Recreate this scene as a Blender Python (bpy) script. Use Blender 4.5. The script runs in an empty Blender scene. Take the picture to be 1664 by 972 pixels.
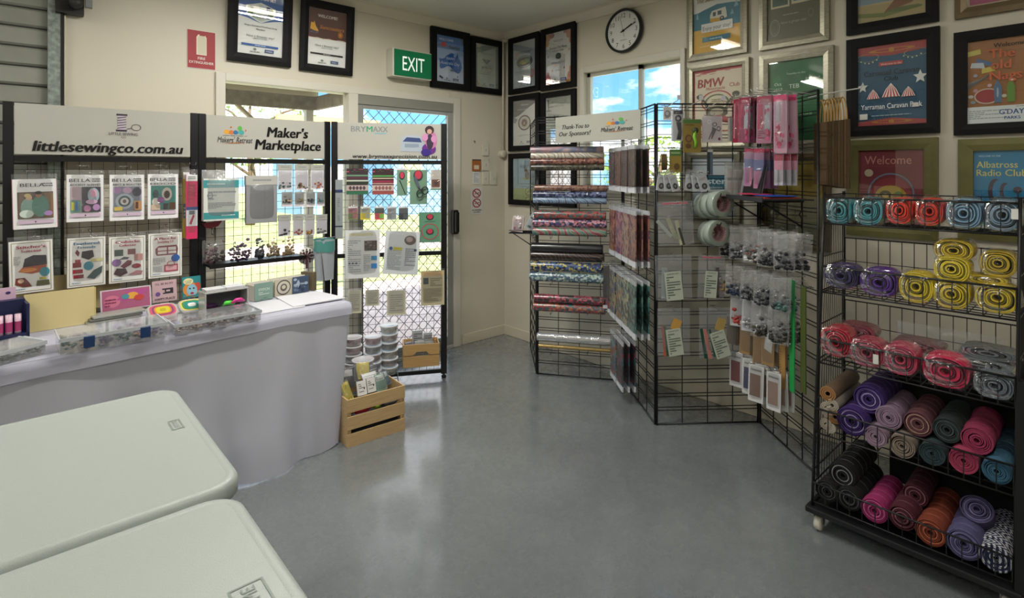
import bpy, math, random
from mathutils import Vector, Matrix, noise
random.seed(7)
SC = bpy.context.scene
COL = SC.collection
PI = math.pi

# ---------------- camera ----------------
YAW = math.radians(42.06)
CX, CY, CZ = -3.30, -3.757, 1.456
FX, FY = math.sin(YAW), math.cos(YAW)
RX, RY = math.cos(YAW), -math.sin(YAW)
cam_d = bpy.data.cameras.new('camera'); cam = bpy.data.objects.new('camera', cam_d); COL.objects.link(cam)
cam.location = (CX, CY, CZ); cam.rotation_euler = (PI/2, 0, -YAW)
cam_d.sensor_width = 36; cam_d.lens = 36*900/1664; cam_d.shift_y = -(486-280)/1664; cam_d.clip_start = .02
SC.camera = cam

# ---------------- exposure ----------------
SC.view_settings.view_transform = 'Standard'; SC.view_settings.look = 'None'
SC.view_settings.gamma = 1; SC.view_settings.use_curve_mapping = False
SC.view_settings.exposure = 0.32
SC.cycles.transparent_max_bounces = 24
SC.cycles.max_bounces = 8

# ---------------- sky ----------------
world = bpy.data.worlds.new('sky'); SC.world = world; world.use_nodes = True
wt = world.node_tree; wt.nodes.clear()
wo = wt.nodes.new('ShaderNodeOutputWorld'); wb = wt.nodes.new('ShaderNodeBackground')
tc = wt.nodes.new('ShaderNodeTexCoord'); wn = wt.nodes.new('ShaderNodeTexNoise')
mp = wt.nodes.new('ShaderNodeMapping'); mp.inputs['Scale'].default_value = (1, 1, 2.6); mp.inputs['Location'].default_value = (3.3, 1.9, .2)
wn.inputs['Scale'].default_value = 4.6; wn.inputs['Detail'].default_value = 9; wn.inputs['Roughness'].default_value = .55
cr = wt.nodes.new('ShaderNodeValToRGB'); cr.color_ramp.elements[0].position = .455; cr.color_ramp.elements[1].position = .53
sep = wt.nodes.new('ShaderNodeSeparateXYZ'); gr = wt.nodes.new('ShaderNodeValToRGB')
gr.color_ramp.elements[0].position = .0; gr.color_ramp.elements[0].color = (.22, .52, .85, 1)
gr.color_ramp.elements[1].position = .42; gr.color_ramp.elements[1].color = (.05, .28, .66, 1)
mx = wt.nodes.new('ShaderNodeMix'); mx.data_type = 'RGBA'; mx.inputs['B'].default_value = (1, 1, 1, 1)
wt.links.new(tc.outputs['Generated'], mp.inputs[0]); wt.links.new(mp.outputs[0], wn.inputs[0])
wt.links.new(wn.outputs['Fac'], cr.inputs[0]); wt.links.new(tc.outputs['Generated'], sep.inputs[0])
wt.links.new(sep.outputs['Z'], gr.inputs[0]); wt.links.new(gr.outputs[0], mx.inputs['A'])
wt.links.new(cr.outputs[0], mx.inputs['Factor']); wt.links.new(mx.outputs['Result'], wb.inputs[0])
wb.inputs[1].default_value = 1.7; wt.links.new(wb.outputs[0], wo.inputs[0])

# ---------------- sun ----------------
sd = bpy.data.lights.new('sun', 'SUN'); sd.energy = 10; sd.angle = .01; sd.color = (1, .95, .86)
so = bpy.data.objects.new('sun', sd); COL.objects.link(so); so.rotation_euler = (math.radians(40), math.radians(-12), 0)

# ---------------- area lights: the battens' light on the ceiling ----------------
LAMPS = [(-2.0, -1.3, 31), (-4.6, -1.1, 17), (-2.0, -3.7, 11), (-4.6, -3.7, 15), (-3.3, -5.8, 12)]
for lx, ly, le in LAMPS:
    ld = bpy.data.lights.new('batten_light', 'AREA'); ld.shape = 'RECTANGLE'; ld.size = 1.2; ld.size_y = .10
    ld.energy = le; ld.color = (1, .98, .94)
    lo = bpy.data.objects.new('batten_light', ld); COL.objects.link(lo); lo.location = (lx, ly, 2.585)

# ================= helpers =================
def ray(px, py):
    k = (px-832)/900
    return (FX+k*RX, FY+k*RY, -(py-280)/900)
class Pl:                                     # an upright plane: origin, angle; s runs to the viewer's right
    def __init__(s, o, a=None, to=None):
        s.o = o
        if to is not None:
            a = math.atan2(to[1]-o[1], to[0]-o[0]); s.len = math.hypot(to[0]-o[0], to[1]-o[1])
        s.a = a; s.u = (math.cos(a), math.sin(a)); s.n = (math.sin(a), -math.cos(a))
    def hit(s, px, py, off=0):
        d = ray(px, py); ox = s.o[0]+s.n[0]*off; oy = s.o[1]+s.n[1]*off
        t = ((ox-CX)*s.n[0]+(oy-CY)*s.n[1])/(d[0]*s.n[0]+d[1]*s.n[1])
        x = CX+t*d[0]; y = CY+t*d[1]
        return (x-s.o[0])*s.u[0]+(y-s.o[1])*s.u[1], CZ+t*d[2]
    def W(s, q, z, off=0):
        return (s.o[0]+s.u[0]*q+s.n[0]*off, s.o[1]+s.u[1]*q+s.n[1]*off, z)
def flat(px, py, z):                          # a point at height z
    d = ray(px, py); t = (z-CZ)/d[2]
    return CX+t*d[0], CY+t*d[1]
BACK = Pl((0, 0), 0); RIGHT = Pl((0, 0), -PI/2)

def lin(h):
    h = h.lstrip('#'); h = h if len(h) == 6 else ''.join(q*2 for q in h); c = [int(h[i:i+2], 16)/255 for i in (0, 2, 4)]
    return tuple(x/12.92 if x <= .04045 else ((x+.055)/1.055)**2.4 for x in c)+(1,)
MATS = {}
def mat(col, rough=.55, metal=0, spec=.5, coat=0, emit=0, bump=0, bscale=40, var=0, vscale=8, trans=0, stretch=None):
    key = (col, rough, metal, spec, coat, emit, bump, bscale, var, vscale, trans, stretch)
    if key in MATS: return MATS[key]
    m = bpy.data.materials.new('m_'+col.strip('#')); m.use_nodes = True; t = m.node_tree; b = t.nodes['Principled BSDF']
    b.inputs['Base Color'].default_value = lin(col); b.inputs['Roughness'].default_value = rough
    b.inputs['Metallic'].default_value = metal; b.inputs['Specular IOR Level'].default_value = spec
    b.inputs['Coat Weight'].default_value = coat; b.inputs['Coat Roughness'].default_value = .06
    if emit:
        b.inputs['Emission Color'].default_value = lin(col); b.inputs['Emission Strength'].default_value = emit
    co = None
    if bump or var:
        co = t.nodes.new('ShaderNodeTexCoord'); mpp = t.nodes.new('ShaderNodeMapping')
        if stretch: mpp.inputs['Scale'].default_value = stretch
        t.links.new(co.outputs['Object'], mpp.inputs[0]); co = mpp
    if bump:
        n = t.nodes.new('ShaderNodeTexNoise'); n.inputs['Scale'].default_value = bscale; n.inputs['Detail'].default_value = 4
        bp = t.nodes.new('ShaderNodeBump'); bp.inputs['Strength'].default_value = bump; bp.inputs['Distance'].default_value = .004
        t.links.new(co.outputs[0], n.inputs[0]); t.links.new(n.outputs['Fac'], bp.inputs['Height']); t.links.new(bp.outputs[0], b.inputs['Normal'])
    if var:
        n = t.nodes.new('ShaderNodeTexNoise'); n.inputs['Scale'].default_value = vscale; n.inputs['Detail'].default_value = 6
        hs = t.nodes.new('ShaderNodeHueSaturation'); hs.inputs['Color'].default_value = lin(col)
        mr = t.nodes.new('ShaderNodeMapRange'); mr.inputs['To Min'].default_value = 1-var; mr.inputs['To Max'].default_value = 1+var
        mr.inputs['From Min'].default_value = .3; mr.inputs['From Max'].default_value = .7
        t.links.new(co.outputs[0], n.inputs[0]); t.links.new(n.outputs['Fac'], mr.inputs[0]); t.links.new(mr.outputs[0], hs.inputs['Value'])
        t.links.new(hs.outputs[0], b.inputs['Base Color'])
    if trans:
        tr = t.nodes.new('ShaderNodeBsdfTranslucent'); tr.inputs[0].default_value = lin(col); ms = t.nodes.new('ShaderNodeMixShader')
        ms.inputs[0].default_value = trans; out = t.nodes['Material Output']
        t.links.new(b.outputs[0], ms.inputs[1]); t.links.new(tr.outputs[0], ms.inputs[2]); t.links.new(ms.outputs[0], out.inputs[0])
    MATS[key] = m; return m
def film(name='film', tint='#ffffff', dens=.10, rough=.12, gloss=.16, bump=.5, bscale=28, fr=.6):
    key = (name, tint, dens, rough, gloss, bump)
    if key in MATS: return MATS[key]
    m = bpy.data.materials.new(name); m.use_nodes = True; t = m.node_tree; t.nodes.clear()
    out = t.nodes.new('ShaderNodeOutputMaterial'); tr = t.nodes.new('ShaderNodeBsdfTransparent')
    tr.inputs[0].default_value = (1, 1, 1, 1)
    gl = t.nodes.new('ShaderNodeBsdfGlossy'); gl.inputs['Roughness'].default_value = rough; gl.inputs[0].default_value = (1, 1, 1, 1)
    df = t.nodes.new('ShaderNodeBsdfDiffuse'); df.inputs[0].default_value = lin(tint)
    lw = t.nodes.new('ShaderNodeLayerWeight'); lw.inputs[0].default_value = .35
    ma = t.nodes.new('ShaderNodeMath'); ma.operation = 'MULTIPLY_ADD'; ma.inputs[1].default_value = fr; ma.inputs[2].default_value = gloss
    ma.use_clamp = True
    m1 = t.nodes.new('ShaderNodeMixShader'); m1.inputs[0].default_value = dens; m2 = t.nodes.new('ShaderNodeMixShader')
    if bump:
        co = t.nodes.new('ShaderNodeTexCoord'); n = t.nodes.new('ShaderNodeTexNoise'); n.inputs['Scale'].default_value = bscale
        n.inputs['Distortion'].default_value = 1.5
        bp = t.nodes.new('ShaderNodeBump'); bp.inputs['Strength'].default_value = bump; bp.inputs['Distance'].default_value = .02
        t.links.new(co.outputs['Object'], n.inputs[0]); t.links.new(n.outputs['Fac'], bp.inputs['Height']); t.links.new(bp.outputs[0], gl.inputs['Normal'])
    t.links.new(tr.outputs[0], m1.inputs[1]); t.links.new(df.outputs[0], m1.inputs[2])
    t.links.new(lw.outputs['Fresnel'], ma.inputs[0]); t.links.new(ma.outputs[0], m2.inputs[0])
    t.links.new(m1.outputs[0], m2.inputs[1]); t.links.new(gl.outputs[0], m2.inputs[2]); t.links.new(m2.outputs[0], out.inputs[0])
    MATS[key] = m; return m
def pattern(name, cols, scale=30, kind='voronoi', rough=.25, coat=.6):
    key = ('pat', name)
    if key in MATS: return MATS[key]
    m = bpy.data.materials.new('print_'+name); m.use_nodes = True; t = m.node_tree; b = t.nodes['Principled BSDF']
    b.inputs['Roughness'].default_value = rough; b.inputs['Coat Weight'].default_value = coat; b.inputs['Coat Roughness'].default_value = .08
    co = t.nodes.new('ShaderNodeTexCoord')
    if kind == 'voronoi':
        n = t.nodes.new('ShaderNodeTexVoronoi'); n.inputs['Scale'].default_value = scale; o = n.outputs['Color']
    elif kind == 'wave':
        n = t.nodes.new('ShaderNodeTexWave'); n.inputs['Scale'].default_value = scale; n.inputs['Distortion'].default_value = 6
        n.bands_direction = 'DIAGONAL'; n.inputs['Detail'].default_value = 1; o = n.outputs['Fac']
    elif kind == 'chevron':
        sx = t.nodes.new('ShaderNodeSeparateXYZ'); t.links.new(co.outputs['Object'], sx.inputs[0])
        pp = t.nodes.new('ShaderNodeMath'); pp.operation = 'PINGPONG'; pp.inputs[1].default_value = .018
        ad = t.nodes.new('ShaderNodeMath'); ad.operation = 'ADD'; ml = t.nodes.new('ShaderNodeMath'); ml.operation = 'MULTIPLY'; ml.inputs[1].default_value = 70
        fr = t.nodes.new('ShaderNodeMath'); fr.operation = 'FRACT'
        t.links.new(sx.outputs['Y'], pp.inputs[0]); t.links.new(pp.outputs[0], ad.inputs[0]); t.links.new(sx.outputs['X'], ad.inputs[1])
        t.links.new(ad.outputs[0], ml.inputs[0]); t.links.new(ml.outputs[0], fr.inputs[0]); n = None; o = fr.outputs[0]
    else:
        n = t.nodes.new('ShaderNodeTexNoise'); n.inputs['Scale'].default_value = scale; n.inputs['Detail'].default_value = 3; o = n.outputs['Fac']
    if n: t.links.new(co.outputs['Object'], n.inputs[0])
    r = t.nodes.new('ShaderNodeValToRGB'); r.color_ramp.interpolation = 'CONSTANT' if kind != 'noise' else 'EASE'
    lo, hi = (.34, .62) if kind == 'noise' else ((0, .86) if kind == 'voronoi' else (.0, .75))
    els = r.color_ramp.elements
    while len(els) < len(cols): els.new(.5)
    for i, c in enumerate(cols):
        els[i].position = lo+(hi-lo)*i/max(1, len(cols)-1) if kind != 'chevron' else i*.55
        q_ = lin(c); g_ = .3*q_[0]+.5*q_[1]+.2*q_[2]; els[i].color = tuple((.78*x+.22*g_)*.85 for x in q_[:3])+(1,)
    t.links.new(o, r.inputs[0]); t.links.new(r.outputs[0], b.inputs['Base Color'])
    MATS[key] = m; return m

_txt = {}
def text_shape(s, bold=0, shear=0):
    key = (s, bold, shear)
    if key in _txt: return _txt[key]
    cu = bpy.data.curves.new('t', 'FONT'); cu.body = s; cu.size = 1; cu.offset = bold; cu.shear = shear; cu.resolution_u = 2
    cu.align_x = 'CENTER'; o = bpy.data.objects.new('t', cu); COL.objects.link(o)
    dg = bpy.context.evaluated_depsgraph_get(); me = bpy.data.meshes.new_from_object(o.evaluated_get(dg))
    v = [(p.co.x, p.co.y) for p in me.vertices]; f = [tuple(p.vertices) for p in me.polygons]
    bpy.data.objects.remove(o); bpy.data.meshes.remove(me); bpy.data.curves.remove(cu)
    xs = [a for a, b in v] or [0]
    mid = (min(xs)+max(xs))/2; wd = max(xs)-min(xs)
    v = [(a-mid, b-.34) for a, b in v]
    _txt[key] = (v, f, wd); return _txt[key]

class MB:
    def __init__(s): s.v = []; s.f = []; s.m = []; s.mats = []; s.sm = []
    def mi(s, m):
        if m not in s.mats: s.mats.append(m)
        return s.mats.index(m)
    def add(s, vs, fs, m, smooth=False):
        b = len(s.v); s.v += [tuple(v) for v in vs]; k = s.mi(m)
        for f in fs: s.f.append(tuple(i+b for i in f)); s.m.append(k); s.sm.append(smooth)
        return s
    def box(s, x0, x1, y0, y1, z0, z1, m):
        vs = [(x, y, z) for x in (x0, x1) for y in (y0, y1) for z in (z0, z1)]
        return s.add(vs, [(0, 1, 3, 2), (4, 6, 7, 5), (0, 4, 5, 1), (2, 3, 7, 6), (0, 2, 6, 4), (1, 5, 7, 3)], m)
    def tube(s, pts, r, m, n=6, caps=True, smooth=True):
        pts = [Vector(p) for p in pts]; vs = []; N = len(pts); rr = r if isinstance(r, (list, tuple)) else [r]*N
        t0 = (pts[1]-pts[0]).normalized(); up = Vector((0, 0, 1)) if abs(t0.z) < .9 else Vector((1, 0, 0))
        a = t0.cross(up).normalized()
        for i, p in enumerate(pts):
            t = (pts[min(i+1, N-1)]-pts[max(i-1, 0)]).normalized()
            a = (a-t*a.dot(t))
            a = a.normalized() if a.length > 1e-6 else t.orthogonal().normalized()
            b = t.cross(a)
            for k in range(n):
                w = 2*PI*k/n+PI/n; vs.append(p+(a*math.cos(w)+b*math.sin(w))*rr[i])
        fs = [(i*n+k, i*n+(k+1) % n, (i+1)*n+(k+1) % n, (i+1)*n+k) for i in range(N-1) for k in range(n)]
        if caps: fs += [tuple(range(n-1, -1, -1)), tuple((N-1)*n+k for k in range(n))]
        return s.add(vs, fs, m, smooth and n > 4)
    def wire(s, p0, p1, r, m): return s.tube([p0, p1], r, m, n=4, caps=False, smooth=False)
    def lathe(s, prof, m, n=24, axis='z', c=(0, 0, 0), smooth=True):
        vs = []
        for r, h in prof:
            for k in range(n):
                w = 2*PI*k/n; a, b = r*math.cos(w), r*math.sin(w)
                p = (a, b, h) if axis == 'z' else ((a, h, b) if axis == 'y' else (h, a, b))
                vs.append((p[0]+c[0], p[1]+c[1], p[2]+c[2]))
        N = len(prof)
        fs = [(i*n+k, i*n+(k+1) % n, (i+1)*n+(k+1) % n, (i+1)*n+k) for i in range(N-1) for k in range(n)]
        return s.add(vs, fs, m, smooth)
    def poly(s, pts, m): return s.add(pts, [tuple(range(len(pts)))], m)
    def prism(s, pts, y0, y1, m):            # pts (x,z) outline, extruded in y
        n = len(pts); vs = [(x, y0, z) for x, z in pts]+[(x, y1, z) for x, z in pts]
        return s.add(vs, [tuple(range(n)), tuple(range(2*n-1, n-1, -1))]+[(i, n+i, n+(i+1) % n, (i+1) % n) for i in range(n)], m)
    def text(s, t, x, z, h, m, y=0, maxw=None, bold=.012, shear=0, squeeze=None):
        heavy = bold; v, f, wd = text_shape(t, 0, shear)
        kx = h if not maxw else min(h, maxw/max(wd, .01)) if squeeze is None else maxw/max(wd, .01)
        kz = h
        if heavy:
            for dx, dy in ((-heavy, .00011), (heavy, .00022)): s.add([(x+(a+dx)*kx, y+dy, z+b*kz) for a, b in v], f, m)
        return s.add([(x+a*kx, y, z+b*kz) for a, b in v], f, m)
    def grid(s, fn, nu, nv, m, smooth=True, closed=False):
        vs = [fn(i/nu, j/nv) for j in range(nv+1) for i in range(nu+1)]
        fs = [(j*(nu+1)+i, j*(nu+1)+i+1, (j+1)*(nu+1)+i+1, (j+1)*(nu+1)+i) for j in range(nv) for i in range(nu)]
        return s.add(vs, fs, m, smooth)
    def build(s, name, parent=None, loc=None, rot=None, bevel=0, kind=None, label=None, solid=0):
        me = bpy.data.meshes.new(name); me.from_pydata(s.v, [], s.f)
        for m in s.mats: me.materials.append(m)
        me.polygons.foreach_set('material_index', s.m); me.polygons.foreach_set('use_smooth', s.sm); me.update()
        o = bpy.data.objects.new(name, me); COL.objects.link(o)
        if parent is not None: o.parent = parent
        if loc is not None: o.location = loc
        if rot is not None: o.rotation_euler = (0, 0, rot) if not isinstance(rot, (tuple, list)) else rot
        if bevel:
            b = o.modifiers.new('bevel', 'BEVEL'); b.width = bevel; b.segments = 2; b.limit_method = 'ANGLE'
        if solid:
            b = o.modifiers.new('solid', 'SOLIDIFY'); b.thickness = solid; b.offset = 0
        if kind: o['kind'] = kind
        if label: o['label'] = label
        return o
def tag(o, label, cat, group=None):
    o['label'] = label; o['category'] = cat
    if group: o['group'] = group
    return o
def thing(name, label, cat, loc=(0, 0, 0), rot=0, group=None):
    o = bpy.data.objects.new(name, None); COL.objects.link(o); o.empty_display_size = .05
    o.location = loc; o.rotation_euler = (0, 0, rot) if not isinstance(rot, (tuple, list)) else rot
    return tag(o, label, cat, group)
def struct(mb, name, **k):
    return mb.build(name, kind='structure', **k)
def rbox(w, d, h, r=.01): pass

# print layers on a flat face: u right 0..1, v up 0..1 on a w x h sheet centred at x=0, bottom z=0
def layers(mb, w, h, ops, y=-.0006, x0=0, z0=0, rough=.5):
    st = .00035
    X = lambda u: x0+(u-.5)*w
    Z = lambda v: z0+v*h
    for i, op in enumerate(ops):
        yy = y-st*i; k = op[0]
        if k == 'r':
            _, a, b, c, d, col = op; mb.poly([(X(a), yy, Z(b)), (X(c), yy, Z(b)), (X(c), yy, Z(d)), (X(a), yy, Z(d))], mat(col, rough))
        elif k == 'e':
            _, cx, cy, rx, ry, col = op; n = 20
            mb.poly([(X(cx+rx*math.cos(2*PI*q/n)), yy, Z(cy+ry*math.sin(2*PI*q/n))) for q in range(n)], mat(col, rough))
        elif k == 'ring':
            _, cx, cy, rx, ry, th, col = op; n = 24
            vs = [(X(cx+rx*f*math.cos(2*PI*q/n)), yy, Z(cy+ry*f*math.sin(2*PI*q/n))) for f in (1, 1-th) for q in range(n)]
            mb.add(vs, [(q, (q+1) % n, n+(q+1) % n, n+q) for q in range(n)], mat(col, rough))
        elif k == 'p':
            mb.poly([(X(a), yy, Z(b)) for a, b in op[1]], mat(op[2], rough))
        elif k == 't':
            _, s, cx, cy, th, col = op[:6]; mw = op[6] if len(op) > 6 else None; bold = op[7] if len(op) > 7 else .012; sh = op[8] if len(op) > 8 else 0
            mb.text(s, X(cx), Z(cy), th*h, mat(col, rough), yy, mw*w if mw else None, bold, sh)
        elif k == 'tf':                     # text fitted to a width exactly
            _, s, cx, cy, th, col, mw = op[:7]; bold = op[7] if len(op) > 7 else .012; sh = op[8] if len(op) > 8 else 0
            mb.text(s, X(cx), Z(cy), th*h, mat(col, rough), yy, mw*w, bold, sh, squeeze=1)
        elif k == 'lines':                  # rows of type too small to read
            _, a, b, c, d, n, col = op; rnd = random.Random(int(a*999+b*77+n))
            for q in range(n):
                zc = b+(d-b)*(q+.5)/n; t = (d-b)/n*.22; xa = a
                while xa < c-.01:
                    wl = min(rnd.uniform(.03, .09), c-xa)
                    mb.poly([(X(xa), yy, Z(zc-t)), (X(xa+wl*.85), yy, Z(zc-t)), (X(xa+wl*.85), yy, Z(zc+t)), (X(xa), yy, Z(zc+t))], mat(col, rough)); xa += wl
                    if rnd.random() < .06: break
        elif k == 'blobs':                  # a picture of small coloured patches
            _, a, b, c, d, n, cols = op; rnd = random.Random(int(a*999+b*77+n))
            for q in range(n):
                cx, cy = rnd.uniform(a, c), rnd.uniform(b, d); rx = rnd.uniform(.06, .17)*(c-a); ry = rnd.uniform(.05, .14)*(d-b)
                cx = min(max(cx, a+rx), c-rx); cy = min(max(cy, b+ry), d-ry); ph = rnd.uniform(0, PI); nn = rnd.choice((4, 5, 6, 8))
                mb.poly([(X(cx+rx*math.cos(ph+2*PI*w/nn)), yy-st*.02*q, Z(cy+ry*math.sin(ph+2*PI*w/nn))) for w in range(nn)], mat(rnd.choice(cols), rough))
# ================= setting =================
WALL = mat('#d2cbb8', .45, bump=.04, bscale=220); CREAM = mat('#d0c8b2', .4); CEIL = mat('#e2dfd0', .32)
WHITE = mat('#dfdfda', .35); ALU = mat('#d3cec0', .35); BLACK = mat('#0d0e10', .45); BLK = mat('#0a0a0c', .35)
# floor: painted concrete, faint scuffs in colour and gloss
fm = bpy.data.materials.new('painted_concrete'); fm.use_nodes = True; ft = fm.node_tree; fb = ft.nodes['Principled BSDF']
fc = ft.nodes.new('ShaderNodeTexCoord'); n1 = ft.nodes.new('ShaderNodeTexNoise'); n1.inputs['Scale'].default_value = 1.7; n1.inputs['Detail'].default_value = 8
n2 = ft.nodes.new('ShaderNodeTexNoise'); n2.inputs['Scale'].default_value = 14; n2.inputs['Detail'].default_value = 8; n2.inputs['Roughness'].default_value = .7
r1 = ft.nodes.new('ShaderNodeValToRGB'); r1.color_ramp.elements[0].position = .3; r1.color_ramp.elements[1].position = .72
r1.color_ramp.elements[0].color = lin('#6a6f70'); r1.color_ramp.elements[1].color = lin('#7b8081')
m_ = ft.nodes.new('ShaderNodeMapRange'); m_.inputs['From Min'].default_value = .35; m_.inputs['From Max'].default_value = .65; m_.inputs['To Min'].default_value = .20; m_.inputs['To Max'].default_value = .34
fb.inputs['Coat Weight'].default_value = 1; fb.inputs['Coat Roughness'].default_value = .13
bp = ft.nodes.new('ShaderNodeBump'); bp.inputs['Strength'].default_value = .12; bp.inputs['Distance'].default_value = .01
for n_ in (n1, n2): ft.links.new(fc.outputs['Object'], n_.inputs[0])
ft.links.new(n1.outputs['Fac'], r1.inputs[0]); ft.links.new(r1.outputs[0], fb.inputs['Base Color']); ft.links.new(n2.outputs['Fac'], m_.inputs[0])
ft.links.new(m_.outputs[0], fb.inputs['Roughness']); ft.links.new(n2.outputs['Fac'], bp.inputs['Height']); ft.links.new(bp.outputs[0], fb.inputs['Normal'])
XL, YB, H = -7.0, -7.5, 2.70
struct(MB().box(XL-.1, .1, YB-.1, .1, -.12, 0, fm), 'floor')
struct(MB().box(XL-.1, .12, YB-.1, .12, H, H+.1, CEIL), 'ceiling')
# back wall with the sliding door opening and the roller door opening
DX0, DX1, DH = -2.353, -.528, 2.055
SX1 = BACK.hit(77, 100)[0]
w = MB(); w.box(DX1, 0, 0, .12, 0, H, WALL); w.box(SX1, DX0, 0, .12, 0, H, WALL); w.box(DX0, DX1, 0, .12, DH, H, WALL)
w.box(XL, SX1-2.6, 0, .12, 0, H, WALL)
struct(w, 'wall_back')
wy = [-(.9235), -1.80]; WZ0, WZ1 = 1.33, 2.255
w = MB(); w.box(0, .12, wy[0], 0, 0, H, WALL); w.box(0, .12, YB, wy[1], 0, H, WALL); w.box(0, .12, wy[1], wy[0], 0, WZ0, WALL); w.box(0, .12, wy[1], wy[0], WZ1, H, WALL)
struct(w, 'wall_right')
struct(MB().box(XL-.12, XL, YB, .12, 0, H, WALL), 'wall_left'); struct(MB().box(XL, .12, YB-.12, YB, 0, H, WALL), 'wall_front')
# skirting, cornice, trims
struct(MB().box(DX1+.05, -.012, -.014, 0, 0, .085, CREAM), 'baseboard_back', bevel=.004)
struct(MB().box(-.014, 0, -6, 0, 0, .085, CREAM), 'baseboard_right', bevel=.004)
struct(MB().prism([(0, 2.63), (.012, 2.63), (.05, 2.685), (.05, 2.7), (0, 2.7)], XL, 0, CREAM), 'trim_1', rot=PI/2*3).rotation_euler = (0, 0, 0)
bpy.data.objects['trim_1'].data.transform(Matrix(((0, 1, 0, 0), (-1, 0, 0, 0), (0, 0, 1, 0), (0, 0, 0, 1))))
c2 = MB().prism([(0, 2.63), (-.012, 2.63), (-.05, 2.685), (-.05, 2.7), (0, 2.7)], -6, 0, CREAM); struct(c2, 'trim_2')
struct(MB().box(-.62, -.60, -.006, 0, DH+.02, 2.64, CREAM), 'trim_3')
# downpipe conduit in the corner with its junction boss
cz = BACK.hit(817, 245)[1]
t = thing('conduit', 'cream plastic conduit running down the wall corner to a round junction box', 'conduit', (-.045, -.03, 0))
MB().tube([(0, 0, cz), (0, 0, 2.66)], .011, CREAM, 10).build('pipe', t)
MB().lathe([(0, -.022), (.028, -.022), (.034, -.014), (.036, 0), (.036, .028)], CREAM, 20, 'y', (0, 0, cz-.03)).build('junction_box', t)
MB().tube([(.0, 0, 2.63), (.03, -.02, 2.63)], .016, CREAM, 8).build('saddle', t)

# roller door left of the panels
def slats():
    root = thing('roller_door', 'closed grey ribbed steel roller door left of the cream wall', 'roller door', (SX1, .02, 0))
    G1_, G2_ = mat('#8f9186', .4, var=.08), mat('#8a8c81', .4, var=.08)
    p = .1; z = 0; i = 0
    while z < 2.62:
        b = MB(); a = z+.004; c = z+p-.004
        prof = [(0, a), (-.012, a+.01), (-.012, c-.01), (0, c), (.004, c), (.004, a)]
        b.add([(x, y, zz) for x in (-1.9, 0) for y, zz in prof], [tuple(range(6)), tuple(range(11, 5, -1))]+[(k, 6+k, 6+(k+1) % 6, (k+1) % 6) for k in range(6)], G1_ if i % 2 else G2_)
        b.build('slat', root); z += p; i += 1
    MB().box(-1.9, 0, .004, .012, 0, 2.62, mat('#2c2e2c', .6)).build('backing', root)
    g = MB(); g.box(0, .055, -.05, .03, 0, 2.62, mat('#8d9791', .35, metal=.6, var=.35, vscale=45)); g.box(.052, .062, -.055, .03, 0, 2.62, BLK); g.build('guide_track', root, label='mottled galvanised steel guide track')
slats()
tx = BACK.hit(107, 100)[0]
struct(MB().box(SX1+.065, tx, -.022, 0, 0, BACK.hit(95, 24)[1], CREAM), 'trim_4', bevel=.004)
sb = BACK.hit(135, 29)
t = thing('roller_bracket', 'dark steel roller door bracket with cream backing at top left', 'bracket', (SX1+.03, -.01, sb[1]))
MB().box(.0, sb[0]-SX1-.03, -.05, .0, 0, H-sb[1]-.02, mat('#191a18', .5)).build('mount_plate', t)
MB().box(-.04, .16, -.085, -.05, .10, .125, mat('#6d7270', .35, metal=.7)).tube([(.08, -.06, .05), (.08, -.12, .05)], .03, mat('#2e2b26', .5), 10).box(.12, .15, -.08, -.05, .04, .14, mat('#7c817e', .35, metal=.7)).build('axle_arm', t)

# sliding door_1: fixed pane (left) and barred screen leaf (right)
MX0, MX1 = BACK.hit(565, 200)[0], BACK.hit(580, 200)[0]
GLASS = film('glass', '#ffffff', .015, .02, .03, 0)
d = thing('door_1', 'x', 'x'); del d['label']; del d['category']; d['kind'] = 'structure'; d.location = (0, 0, 0)
f = MB(); f.box(DX0-.02, DX0+.035, -.02, .1, 0, DH+.02, ALU); f.box(DX1-.045, DX1+.02, -.02, .1, 0, DH+.02, ALU); f.box(DX0+.035, DX1-.045, -.018, .098, DH-.03, DH+.02, ALU); f.box(DX0+.035, DX1-.045, -.018, .098, 0, .025, mat('#bdbcb4', .4)); f.build('door_frame', d, bevel=.003)
MB().box(MX0, MX1, -.022, .08, .025, DH-.03, ALU).build('mullion', d, bevel=.003)
MB().box(DX0+.03, MX0, .04, .046, .02, DH-.03, GLASS).build('fixed_pane', d)
MB().box(MX1, DX1-.05, -.012, .05, DH-.10, DH-.03, mat('#8c8b80', .5)).build('track_cover', d)
s_ = MB(); GA = mat('#a8a8a2', .3, metal=.4)
s_.box(DX1-.10, DX1-.045, -.005, .03, .026, DH-.1, GA).box(MX1, MX1+.05, -.005, .03, .026, DH-.1, GA).box(MX1+.05, DX1-.1, -.004, .029, .026, .1, GA).box(MX1+.05, DX1-.1, -.004, .029, DH-.13, DH-.1, GA); s_.build('screen_frame', d, bevel=.003)
g = MB(); x0, x1, z0, z1 = MX1+.05, DX1-.10, .1, DH-.13; st = .088
k = -30
for k in range(-26, 26):
    for sg in (1, -1):
        pts = []
        for q in range(0, 101):
            x = x0+(x1-x0)*q/100; z = z0+k*st+sg*(x-x0)*1.0 + (0 if sg > 0 else 0)
            if z0 <= z <= z1: pts.append((x, .012+.004*sg, z))
        if len(pts) > 1: g.wire(pts[0], pts[-1], .0026, mat('#6a6058', .4))
g.build('diamond_grille', d, kind='stuff')
h = MB(); h.box(-.028, .028, -.05, -.012, -.10, .10, BLK); h.box(-.018, .018, -.075, -.05, -.085, .085, BLK)
hx, hz = BACK.hit(739, 361, .03); h.build('lock_handle', d, loc=(hx, -.0, hz), bevel=.008)

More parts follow.
